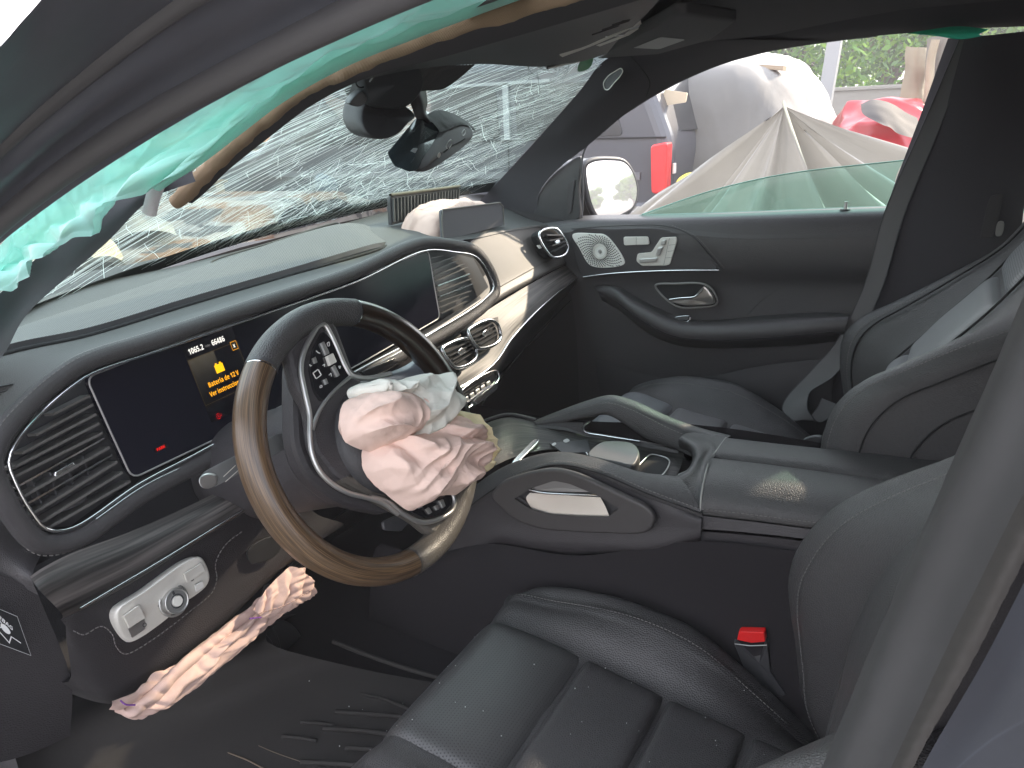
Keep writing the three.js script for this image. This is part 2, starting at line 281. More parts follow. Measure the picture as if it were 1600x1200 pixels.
{ // trees beyond the wall
  const bark = mat([.12, .09, .065], .95), greens = [mat([.13, .33, .010], .6, { transmission: .5, thickness: 0 }), mat([.05, .15, .008], .6, { transmission: .4, thickness: 0 }), mat([.27, .50, .012], .6, { transmission: .5, thickness: 0 })];
  function tree(x, z, h, r, seed, label) {
    const R = mulberry(seed), t = thing('broadleaf_tree', label, 'tree', [x, 0, z], 'trees growing beyond the yard');
    const tr = [tube([[x, 0, z], [x + .1, h * .25, z - .1], [x - .1, h * .5, z + .1], [x, h * .75, z]], .16, 12)];
    const lump = [];
    for (let i = 0; i < 26; i++) { const a = R() * 6.283, e = R() * 1.75 - .75, q = .55 + .45 * R(); lump.push([x + Math.cos(a) * Math.cos(e) * r * q, h * .55 + Math.sin(e) * h * .42 * q, z + Math.sin(a) * Math.cos(e) * r * q, r * (.22 + .2 * R())]); if (i < 7) tr.push(tube([[x, h * .35, z], [lerp(x, lump[i][0], .5), lerp(h * .35, lump[i][1], .6), lerp(z, lump[i][2], .5)], lump[i].slice(0, 3)], .05, 8)); }
    part('trunk', tr, bark, t);
    for (let s = 0; s < 3; s++) {
      const pos = [], nor = []; const n = 3600;
      for (let i = 0; i < n; i++) {
        const l = lump[(R() * lump.length) | 0], a = R() * 6.283, e = Math.asin(2 * R() - 1), q = l[3] * Math.pow(R(), .35), c = [l[0] + Math.cos(a) * Math.cos(e) * q, l[1] + Math.sin(e) * q * .8, l[2] + Math.sin(a) * Math.cos(e) * q];
        const u = new THREE.Vector3(R() - .5, R() - .5, R() - .5).normalize(), w = new THREE.Vector3(R() - .5, R() - .5, R() - .5).cross(u).normalize(), k = .05 + .06 * R();
        const p = [[-1, 0], [0, -.45], [1, 0], [0, .45]].map(([m, o]) => [0, 1, 2].map((g) => c[g] + u.getComponent(g) * m * k + w.getComponent(g) * o * k)), nn = new THREE.Vector3().crossVectors(u, w);
        for (const v of [p[0], p[1], p[2], p[0], p[2], p[3]]) { pos.push(...v); nor.push(nn.x, nn.y, nn.z); }
      }
      const g = new THREE.BufferGeometry(); g.setAttribute('position', new THREE.Float32BufferAttribute(pos, 3)); g.setAttribute('normal', new THREE.Float32BufferAttribute(nor, 3));
      part('crown', g, greens[s], t);
    }
  }
  tree(18, -9.2, 6.5, 3.0, 11, 'green tree seen over the left end of the white vehicle cover');
  tree(17, -5.6, 5.6, 2.7, 12, 'bushy green tree above the plank, left of the leaning pole');
  tree(19.5, -3.2, 6.6, 2.8, 13, 'tall green tree standing directly behind the leaning pole');
  tree(16.8, -1.0, 4.6, 2.3, 14, 'bright green tree just right of the leaning pole');
  tree(18.5, 1.6, 5.8, 2.7, 15, 'green tree behind the scrap vehicle at the window rear edge');
  tree(22, -6.6, 7.5, 3.2, 16, 'tall darker tree at the back of the tree row');
  tree(25.7, 43, 2.1, 1.05, 17, 'tree behind the car, seen in the wing mirror beside the sky');
  tree(28.5, 42, 2.5, 1.15, 18, 'taller tree behind the car, at the wing mirror outer edge');
  tree(25.0, 47, 2.0, 1.1, 19, 'tree far behind the car, at the wing mirror inner edge');
}
// a plain vehicle: profile [z (rear = 0, front negative), y], turned and placed
function vehicle(t, prof, W, paint, o) {
  const [ox, , oz] = t.position.toArray(), rot = new THREE.Matrix4().makeRotationY(o.turn || 0).setPosition(ox, o.y || 0, oz);
  const side = new THREE.Matrix4().makeBasis(new THREE.Vector3(0, 0, 1), new THREE.Vector3(0, 1, 0), new THREE.Vector3(-1, 0, 0)); side.setPosition(W, 0, 0); // extrude runs to -x from x = W
  const R = (g) => g.applyMatrix4(rot);
  part('body', R(plate(rshape(prof, .10), side, W, .09, 0, [], 4)), paint, t);
  for (const w of o.windows || []) for (const s of [0, 1]) { const m = side.clone(); m.setPosition(s ? W + .006 : .012, 0, 0); part('side_window', R(plate(rshape(w, .05), m, .02, .004)), M2.tint, t); }
  for (const [z, r] of o.wheels) for (const x of [.12, W - .12]) {
    const g = new THREE.TorusGeometry(r - .08, .10, 10, 28); g.rotateY(Math.PI / 2); g.translate(x, r, z); const wh = part('wheel', R(g), M2.rubber, t);
    const rim = new THREE.CylinderGeometry(r - .13, r - .13, .12, 20); rim.rotateZ(Math.PI / 2); rim.translate(x, r, z); part('rim', R(rim), M.satin, wh);
  }
  return { side, R };
}
{ // dark SUV parked alongside
  const t = thing('parked_suv', 'dark grey SUV with red tail lamp parked beyond the wing mirror', 'car', [4, 0, -1.12]);
  const prof = [[0, .42], [.02, 1.2], [-.22, 1.76], [-.5, 1.82], [-3.2, 1.82], [-4.05, 1.2], [-5.1, 1.1], [-5.25, .9], [-5.25, .4], [-4.75, .35], [-4.4, .75], [-4.0, .75], [-3.65, .35], [-1.5, .35], [-1.15, .75], [-.75, .75], [-.4, .35]];
  const { side, R } = vehicle(t, prof, 1.95, M2.suv, { wheels: [[-.95, .39], [-4.2, .39]], windows: [[[-.33, 1.25], [-.45, 1.62], [-1.2, 1.62], [-1.18, 1.25]], [[-1.34, 1.25], [-1.36, 1.62], [-2.18, 1.62], [-2.24, 1.25]], [[-2.38, 1.25], [-2.32, 1.62], [-3.05, 1.62], [-3.55, 1.25]]] });
  const fm = (x) => { const m = side.clone(); m.setPosition(x, 0, 0); return m; };
  part('tail_lamp', R(plate(rshape([[-.085, .87], [-.10, 1.19], [.025, 1.21], [.022, .87]], .03), fm(.004), .10, .012)), M2.lampRed, t);
  part('lamp_lens', R(box([.045, 1.03, .028], [.05, .07, .012], null, .004)), M2.lampClear, t);
  part('bumper', R(plate(rshape([[-.42, .45], [-.42, .80], [.06, .82], [.08, .66], [.05, .42]], .05), fm(1.97), 1.99, .04)), M2.suv, t);
  part('body_side_moulding', R(bar([-.006, .98, -.2], [-.006, .98, -3.9], .02, .05)), M2.bumper, t);
  part('door_gap', R(bar([-.001, .55, -2.3], [-.001, 1.22, -2.3], .006, .010, [0, 0, 1])), M.black, t); part('door_gap', R(bar([-.001, .8, -1.27], [-.001, 1.22, -1.27], .006, .010, [0, 0, 1])), M.black, t);
  part('window_trim', R(bar([-.004, 1.235, -.02], [-.004, 1.235, -3.75], .012, .012)), M.black, t);
  part('window_frame', [R(bar([-.008, 1.64, -.9], [-.008, 1.64, -2.9], .02, .022)), R(bar([-.008, 1.64, -1.27], [-.008, 1.24, -1.27], .02, .05, [0, 0, 1]))], M2.pole, t);
  part('roof_rail', [R(bar([.16, 1.86, -.5], [.16, 1.86, -3.0], .03, .03)), R(bar([1.8, 1.86, -.5], [1.8, 1.86, -3.0], .03, .03))], M2.bumper, t);
  part('rear_glass', R(sheet([[[.2, 1.27, -.012], [1.0, 1.27, .03], [1.75, 1.27, -.012]], [[.32, 1.7, -.20], [1.0, 1.7, -.16], [1.63, 1.7, -.20]]], 10, 4)), M2.tint, t);
  part('tail_lamp', R(box([1.90, 1.03, -.03], [.1, .33, .12], null, .03)), M2.lampRed, t);
}
{ // vehicle under a white cover
  const t = thing('covered_vehicle', 'tall vehicle draped in a dirty white fabric cover, behind the SUV', 'covered vehicle', [4.5, 0, -.7]);
  const top = [[-1.16, .02], [-1.16, 1.2], [-1.16, 1.5], ...[[-1.375,1.6866],[-1.2006,1.7034],[-1.0309,1.7063],[-.8644,1.6829],[-.7373,1.645],[-.6394,1.5531],[-.5581,1.4407],[-.4465,1.2879],[-.3158,1.0726],[-.179,.8022]], [-.10, .02]];
  const rows = [[4.30, .01, .2], [4.40, .35, .12], [4.58, .70, .05], [4.72, .90, 0], [4.95, 1, 0], [6.6, 1.03, -.05], [7.2, .6, -.1], [7.3, 0, -.1]];
  const g = sheet(rows.map(([x, f, e]) => top.map(([z, y], i) => [x, y * f * .985 + .01, z + (i > 9 ? e * .5 : 0)])), 90, 60, { d: (u, v, x, y, z) => .05 * (ridge(z * 1.7, y * .8, x * .9) - .5) + .05 * (crumpleF(z, y, x, 2.2, 3) - .5) + .035 * (crumpleF(y, z, x, 5.5, 8) - .5) + .006 * ridge(z * 9 + y * 4, y * 5, 3) });
  part('cover', g, M2.coverWhite, t);
  single('timber_plank', bar([5.2,1.7398,-1.1757], [5.2,1.6753,-.6469], .12, .03), M2.timber, 'weathered timber plank lying on top of the white vehicle cover', 'plank', [5.2,1.7052,-.9155]);
  single('cardboard_scrap', plate(rshape([[-1.218,1.5423],[-1.0674,1.5147],[-1.0781,1.4538],[-1.2234,1.4389],[-1.2713,1.4825]], .01), new THREE.Matrix4().makeBasis(new THREE.Vector3(0, 0, 1), new THREE.Vector3(0, 1, 0), new THREE.Vector3(-1, 0, 0)).setPosition(4.2, 0, 0), .02), mat([.55, .46, .34], .9), 'tan cardboard scrap above the SUV tail, against the white cover', 'cardboard', [4.2,1.4906,-1.1702]);
  { const c = [3.9,.9206,-.9005]; const g2 = new THREE.SphereGeometry(.075, 20, 14); g2.scale(.7, .9, 1.5); displace(g2, (u, v, x, y, z) => .03 * ridge(x * 9, y * 9, z * 9)); g2.translate(...c); single('yellow_bag', g2, M2.yellow, 'small yellow plastic bag between the SUV bumper and beige tarp', 'bag', c); }
}
{ // beige tarp drawn up to a peak
  const ap = [3.35,1.4055,-.2586], t = thing('beige_tarp', 'beige tarpaulin drawn up to a peak with long radiating folds', 'tarpaulin', [ap[0], 0, ap[2]]);
  const P = [], NA = 220, NS = 50; const Rz = (a) => { const c = Math.cos(a), s = Math.sin(a); return 1 / Math.sqrt((c / 2.1) ** 2 + (s / (s > 0 ? 3.7 : 2.05)) ** 2); };
  for (let j = 0; j <= NS; j++) { const s = j / NS, row = []; for (let i = 0; i <= NA; i++) { const a = Math.PI + (i / NA - .5) * Math.PI * 1.94, q = a * 2.9 + .9 * noise3(a * 1.6, s * 1.2, 3), tr = 1 - Math.abs(q - Math.floor(q) - .5) * 2, f = Math.pow(tr, 1.6) * (.5 + .8 * noise3(Math.floor(q), 4, 2)) + .35 * Math.pow(ridge(a * 5.1, 7, s * .6), 2), r = s * Rz(a); row.push([ap[0] + Math.cos(a) * r, Math.max(.01, ap[1] * (1 - Math.pow(s, .93)) - .16 * Math.sin(Math.PI * s) * (1 - .9 * f) + .26 * s * (1 - .4 * s) * (f - .4)), ap[2] + Math.sin(a) * r]); } P.push(row); }
  part('tarp_sheet', displace(grid(P), (u, v, x, y, z) => .02 * (fbm(x * 2.2, y * 2.2, z * 2.2) - .5)), M2.tarpBeige, t);
  const e = []; for (let i = 0; i <= 60; i++) { const a = Math.PI - (.17) * Math.PI + .12 * (i / 60) ** 2, s = i / 60 * .75, r = s * Rz(a); e.push([ap[0] + Math.cos(a) * r - .03, Math.max(.02, ap[1] * (1 - Math.pow(s, .93)) - .16 * Math.sin(Math.PI * s) * .45 + .02), ap[2] + Math.sin(a) * r]); }
  part('piping', tube(e, .007, 60), mat([.40, .39, .30], .8), t);
}
function heap(x, z, rx, rz, h, seed, amp, fr) { // crumpled sheet thrown over a pile
  const P = []; for (let j = 0; j <= 60; j++) { const s = j / 60, row = []; for (let i = 0; i <= 130; i++) { const a = i / 130 * 6.28319, q = 1 + .18 * (noise3(Math.cos(a) * 2 + seed, Math.sin(a) * 2, 1) - .5) * s; row.push([x + Math.cos(a) * rx * s * q, h * Math.pow(Math.max(0, 1 - s * s), .8) + .01, z + Math.sin(a) * rz * s * q]); } P.push(row); }
  return displace(grid(P), (u, v, X, Y, Z) => amp * (ridge(X * fr + seed, Y * fr * 1.5 + Z * .8, Z * fr * .7) - .6) + amp * .5 * (ridge(X * fr * 2.3, Y * fr * 2.8 + seed, Z * fr * 2 + X) - .6));
}
{
  const t = thing('red_tarp', 'glossy red plastic tarpaulin heaped behind the beige tarp', 'tarpaulin', [5.5, 0, .1]);
  part('tarp_sheet', heap(5.6, .05, .95, .95, 1.42, 3, .16, 2.2), M2.tarpRed, t); part('tarp_fold', heap(5.15, .35, .55, .6, 1.06, 8, .14, 3), M2.tarpRed, t);
  const g = sheet([[[4.9,1.399,-.0533],[4.95,1.4216,.008],[5,1.4053,.0983],[5.05,1.3508,.2016],[5.1,1.2923,.2939]], [[4.7,1.3289,-.0027],[4.75,1.3581,.0752],[4.8,1.33,.1679],[4.9,1.2768,.2412],[5,1.2306,.3234]], [[4.6,1.2624,.1316],[4.62,1.245,.1701],[4.65,1.2111,.2099],[4.7,1.1838,.2781],[4.8,1.1622,.3584]]], 30, 14, { d: (u, v, x, y, z) => .02 * (crumpleF(x, y, z, 4, 2) - .5) });
  single('grey_sheet', g, mat([.055, .050, .048], .8), 'curled grey sheet lying over the red tarp', 'sheet', [4.9,1.3214,.1372]);
}
{ // upright scrap at the right of the window
  const t = thing('vehicle_scrap', 'rusty off-white vehicle body panel standing upright behind the red tarp', 'scrap panel', [6.4, 0, .6]);
  part('post', [sheet([[[6.4,1.8419,.0911],[6.4,1.5551,.0995],[6.4,1.301,.1029],[6.4,.497,.1646]], [[6.2,1.8143,.1901],[6.2,1.5454,.2168],[6.2,1.3,.2214],[6.2,.5237,.2751]], [[6.4,1.8121,.2358],[6.4,1.5469,.2578],[6.4,1.2953,.2776],[6.4,.5026,.3647]]], 20, 10, { d: (u, v, x, y, z) => .03 * ridge(y * 6, z * 9, 2) })], M2.rust, t);
  part('body_skin', [sheet([[[6,1.8624,.2557],[6,1.6324,.2694],[6,1.3004,.2964],[6,.5496,.3602]], [[5.8,1.8635,.361],[5.8,1.62,.3743],[5.8,1.3004,.3846],[5.8,.5751,.4312]], [[6.1,1.8877,.5835],[6.1,1.6169,.5822],[6.1,1.2901,.566],[6.1,.5434,.5618]]], 20, 10, { d: (u, v, x, y, z) => .02 * ridge(y * 4, z * 7, 5) })], M2.oldWhite, t);
  part('window_edge', tube([[5.75,1.8337,.3125],[5.75,1.7117,.2999],[5.75,1.5323,.3117],[5.75,1.3726,.3162]], .03, 20), M2.rust, t);
}
// seen through the broken windscreen
{
  const t = thing('low_building', 'low pale building with a terracotta roof edge, seen through the windscreen', 'building', [9, 0, -10]);
  part('wall', box([9, .55, -10.2], [16, 1.1, .3]), M2.plaster, t); part('wall', box([9, 1.65, -10.6], [18, 1.0, .2]), M2.plaster, t);
  part('roof', sheet([[[1, 1.22, -9.6], [17, 1.12, -9.6]], [[1, 1.42, -10.4], [17, 1.32, -10.4]]], 40, 12, { linU: 1, linV: 1, d: (u) => .03 * Math.sin(u * 24) }), M2.terracotta, t);
  part('fascia', box([9, 1.0, -9.72], [16, .12, .05]), M2.timber, t);
  for (let i = 0; i < 4; i++) { const f = part('window', box([4.5 + i * 2.6, 1.75, -10.47], [.9, .5, .06]), M2.tint, t); part('sill', box([4.5 + i * 2.6, 1.47, -10.44], [1, .05, .12]), M2.plaster, f); }
  const w = thing('wrecked_pickup', 'dark blue wrecked pickup seen through the windscreen below the mirror', 'pickup truck', [3.9, 0, -4.4]);
  vehicle(w, [[0, .45], [0, 1.0], [-1.5, 1.0], [-1.6, 1.5], [-2.7, 1.5], [-3.3, 1.02], [-4.4, .95], [-4.5, .45], [-4.1, .35], [-3.85, .7], [-3.4, .7], [-3.1, .35], [-1.2, .35], [-.95, .7], [-.5, .7], [-.25, .35]], 1.8, M2.blue, { turn: -1.15, wheels: [[-.72, .36], [-3.62, .36]], windows: [[[-1.72, 1.04], [-1.75, 1.42], [-2.15, 1.42], [-2.15, 1.04]], [[-2.22, 1.04], [-2.22, 1.42], [-2.65, 1.42], [-3.08, 1.04]]] });
  const r = thing('rusty_car', 'rust-stained pale wrecked car lying low beyond the bonnet', 'car', [1.0, 0, -4.7]);
  vehicle(r, [[0, .4], [0, .82], [-.7, .88], [-1.1, 1.0], [-2.0, 1.0], [-2.6, .85], [-3.7, .76], [-3.8, .4], [-3.4, .3], [-3.2, .6], [-2.8, .6], [-2.6, .3], [-1.2, .3], [-1, .6], [-.6, .6], [-.4, .3]], 1.7, M2.patchy, { turn: -1.35, y: -.08, wheels: [[-.8, .32], [-3.0, .32]], windows: [[[-1.0, .8], [-1.2, .95], [-1.9, .95], [-2.3, .8]]] });
  const sc = [[1.35, .86, -3.9, .9, .5, .5, 'rust'], [2.0, .92, -4.4, .7, .35, -.4, 'patchy'], [1.7, .80, -3.7, .6, .4, 1, 'oldWhite'], [2.6, .95, -4.9, .8, .5, .2, 'timber'], [1.1, .75, -3.4, .5, .3, .2, 'rust']];
  const names = ['large curved rusty body panel on the pale wreck, farthest left', 'rusty bent panel lying at the wreck middle', 'off-white torn panel lying between the rusty panels', 'brown timber board leaning at the far end of the wreck', 'small rusty panel nearest the bonnet'];
  sc.forEach(([x, y, z, w2, d2, a, m], i) => { const g = sheet([[[-w2 / 2, 0, -d2 / 2], [0, .07, -d2 / 2], [w2 / 2, .02, -d2 / 2]], [[-w2 / 2, .06, 0], [0, .15, 0], [w2 / 2, .1, 0]], [[-w2 / 2, 0, d2 / 2], [0, .05, d2 / 2], [w2 / 2, -.05, d2 / 2]]], 20, 12, { d: (u, v) => .05 * (ridge(u * 5, v * 5, i) - .5) }); g.rotateY(a); g.translate(x, y, z); single('scrap_sheet', g, M2[m], names[i], 'scrap metal', [x, y, z]); });
  const pl = thing('pallet_stack', 'stack of brown timber pallets left of the blue pickup', 'pallets', [2.95, 0, -5.6]);
  for (let k = 0; k < 8; k++) { for (let i = 0; i < 5; i++) part('plank', box([2.95, .06 + k * .15, -5.95 + i * .22], [1.1, .025, .12]), M2.timber, pl); part('bearer', [-.45, 0, .45].map((q) => box([2.95 + q, k * .15 + .0, -5.5], [.09, .085, 1.0])), M2.timber, pl); }
}
// ---------------------------------------------------------------- the car shell round the cabin
const car = thing('crashed_car', 'dark shell of a crashed car: pillars, roof lining, floor and broken windscreen', 'car', [0, 0, 0]);
// windscreen, its crack lines lie on the inner face
const wsRows = [[[-.73, 1.085, -.55], [-.5, 1.115, -.63], [0, 1.165, -.67], [.45, 1.188, -.64], [.75, 1.197, -.53]], [[-.65, 1.285, -.33], [-.4, 1.32, -.40], [0, 1.35, -.43], [.4, 1.365, -.40], [.68, 1.36, -.31]], [[-.55, 1.47, -.06], [-.3, 1.505, -.12], [0, 1.522, -.15], [.3, 1.53, -.13], [.59, 1.522, -.075]]];
const wsGeo = sheet(wsRows, 48, 30);
function wsPoint(s, t, h) { const p = wsGeo.attributes.position, n = wsGeo.attributes.normal, x = clamp(s) * 48, y = clamp(t) * 30, i = Math.min(47, x | 0), j = Math.min(29, y | 0), fx = x - i, fy = y - j, k = j * 49 + i, out = []; for (let q = 0; q < 3; q++) { const g = (a, m) => a.getComponent(m, q); out.push(lerp(lerp(g(p, k), g(p, k + 1), fx), lerp(g(p, k + 49), g(p, k + 50), fx), fy) + h * WSN[q]); } return out; }
const WSN = (() => { const n = wsGeo.attributes.normal, k = 15 * 49 + 24, v = new THREE.Vector3(n.getX(k), n.getY(k), n.getZ(k)); if (v.z < 0) v.negate(); return v.toArray(); })();
const windscreen = part('windscreen', wsGeo, mat([.78, .93, .88], .04, { transmission: 1, thickness: 0, ior: 1.5 }), car, 'shattered windscreen with long pale cracks');
{
  const R = mulberry(5), L = [], D = [];
  const ray2 = (s, t, a, len, w, out, jit) => { const pl = []; let x = s, y = t; const n = Math.max(3, len / .035 | 0); for (let i = 0; i <= n; i++) { pl.push(wsPoint(x, y, .0025 + .0008 * R())); const aa = a + (R() - .5) * jit; x += Math.cos(aa) * len / n; y += Math.sin(aa) * len / n * 1.9; if (x < 0 || x > 1 || y < 0 || y > 1) break; } if (pl.length > 1) out.push([pl, w]); };
  const dir = (s) => lerp(.62, .82, s);
  for (let i = 0; i < 95; i++) { const e = R() < .62, s = e ? R() * .92 : .01 + .03 * R(), t = e ? .02 + .10 * R() : R() * .8; ray2(s, t, dir(s) + (R() - .5) * .13, .35 + R() * .9, .75 + .75 * R(), L, .035); }
  for (let i = 0; i < 110; i++) { const s = .05 + .9 * R(), t = .05 + R() * .7; ray2(s, t, dir(s) + 1.25 + (R() - .5) * .7, .02 + R() * .06, .45 + .5 * R(), L, .5); }
  for (let i = 0; i < 28; i++) { const s = R() * .9, t = R() * .8; ray2(s, t, dir(s) + (R() - .5) * .3, .08 + R() * .25, .5 + .6 * R(), L, .08); }
  for (let i = 0; i < 170; i++) { const s = .30 + .66 * R(), t = Math.pow(R(), 1.5) * .75; ray2(s, t, dir(s) + (R() - .5) * .5, .02 + R() * .10, .4 + .8 * R(), L, .5); }
  for (let i = 0; i < 380; i++) { const s = .42 + .40 * R() + .08 * (R() - .5), t = Math.pow(R(), 1.6) * .38; ray2(s, t, dir(s) + (R() - .5) * 1.6, .010 + R() * .045, .5 + 1.3 * R(), L, .9); }
  for (let i = 0; i < 170; i++) { const t = R(), s = .80 + .17 * R() - .0 * t; ray2(s, t, .75 + (R() - .5) * 1.2, .015 + R() * .06, .4 + .9 * R(), L, .7); }
  for (let i = 0; i < 60; i++) { ray2(.78 + .14 * R(), .82 + .17 * R(), R() * 6.28, .03 + R() * .06, .5 + .6 * R(), D, .5); ray2(.5 + .3 * R(), .8 + .18 * R(), .6 + (R() - .5), .05 + .06 * R(), .5, D, .4); }
  const q = part('crack_lines', strips(L, .0012, WSN), mat([.90, .97, .94], .9, { transmission: .62, thickness: 0 }), windscreen); q.userData.kind = 'stuff';
  const q2 = part('crack_lines', strips(D, .0012, WSN), mat([.06, .09, .08], .5), windscreen); q2.userData.kind = 'stuff';
  part('edge_band', [ribbon(wsRows[0].map(([x, y, z]) => [x, y + .001, z + .002]), wsRows[0].map(([x, y, z]) => [x * .985, y + .028, z + .032]), 40)], M.black, windscreen);
  part('band_patch', pebble([[.4466,1.497,-.1],[.5111,1.5072,-.1],[.5196,1.4902,-.11],[.4683,1.4812,-.115]], [0, .003, .004], { n: 20 }), mat([.02, .22, .08], .4), windscreen, 'small green patch of the tinted top band');
}
// driver side door opening: roof frame and A-pillar, ridged, seen from outside
{
  const rows = [
    [[-.9,1.3097,-.0752],[-.9,1.3902,.1478],[-.89,1.4143,.2],[-.88,1.432,.2305],[-.87,1.4492,.2526],[-.87,1.465,.299],[-.86,1.4896,.3663],[-.85,1.5116,.4728]],
    [[-.87,1.2688,-.2003],[-.87,1.3655,.0625],[-.86,1.3975,.1304],[-.85,1.4188,.1697],[-.845,1.4408,.226],[-.84,1.4593,.2731],[-.83,1.4877,.3521],[-.82,1.5126,.4679]],
    [[-.835,1.2151,-.349],[-.835,1.3435,-.0207],[-.83,1.3759,.0603],[-.82,1.4007,.1084],[-.815,1.4319,.189],[-.81,1.4579,.2645],[-.8,1.4834,.3542],[-.79,1.5087,.466]],
    [[-.82,1.1871,-.4058],[-.82,1.3286,-.0567],[-.81,1.3632,.0142],[-.8,1.3911,.0685],[-.795,1.4246,.1593],[-.79,1.455,.2523],[-.78,1.4802,.3461],[-.77,1.5069,.4606]],
    [[-.8,1.1347,-.4975],[-.8,1.2997,-.1121],[-.79,1.3402,-.0369],[-.785,1.3735,.0393],[-.78,1.4141,.1515],[-.77,1.445,.2456],[-.76,1.4697,.3427],[-.75,1.4944,.4558]],
    [[-.772,1.0829,-.6102],[-.77,1.271,-.189],[-.765,1.3224,-.0949],[-.76,1.3623,-.0048],[-.757,1.4064,.1233],[-.75,1.4376,.2361],[-.74,1.4629,.3417],[-.73,1.4869,.4519]],
    [[-.758,1.046,-.6637],[-.755,1.2475,-.2255],[-.75,1.303,-.1318],[-.745,1.3483,-.0253],[-.742,1.3947,.1111],[-.735,1.4294,.2339],[-.73,1.4569,.3504],[-.72,1.478,.4536]],
    [[-.75,1.0135,-.7045],[-.747,1.2234,-.2518],[-.742,1.2846,-.1528],[-.735,1.3339,-.0385],[-.73,1.3834,.1023],[-.725,1.4227,.2328],[-.72,1.4518,.3509],[-.71,1.4731,.4522]],
  ];
  part('roof_frame', sheet(rows, 70, 70, { d: (u, v, x, y, z) => .0008 * (fbm(x * 60, y * 60, z * 60) - .5) }), mat([.115, .122, .152], .38, { bumpMap: T.mottle, bumpScale: .001 }), car);
  part('door_seal', [tube(rows[3].map(([x, y, z]) => [x - .004, y + .002, z]), .0075, 90), tube(rows[6].map(([x, y, z]) => [x - .002, y, z]), .010, 90)], M.seal, car);
  // inner pillar trim under the curtain airbag
  part('pillar_trim', sheet([[[-.69,1.1256,-.5005],[-.685,1.2304,-.2673],[-.68,1.2756,-.179],[-.67,1.317,-.0998],[-.66,1.3446,-.0342],[-.65,1.3609,.0037],[-.635,1.3731,.0318]], [[-.685,1.0856,-.5202],[-.68,1.1877,-.2992],[-.678,1.2396,-.2054],[-.68,1.2848,-.1067],[-.67,1.3205,-.042],[-.66,1.345,.0037],[-.64,1.3569,.0338]], [[-.71,1.0692,-.4541],[-.7,1.1583,-.2739],[-.695,1.2144,-.2037],[-.685,1.2591,-.1252],[-.675,1.2936,-.064],[-.66,1.3336,-.0046],[-.645,1.3491,.0425]]], 50, 12, { d: (u, v, x, y, z) => .001 * fbm(x * 30, y * 30, z * 30) }), M.headliner, car);
  part('pull_cord', tube([[-.66,1.3529,.0171],[-.665,1.3456,.0156],[-.668,1.3347,.0101],[-.67,1.3225,.0044]], .0062, 24, false, 8), mat([.95, .90, .92], .9, { bumpMap: T.cloth, bumpScale: .001, transmission: .4, thickness: 0 }), car, 'short pale woven cord hanging by the pillar');
}
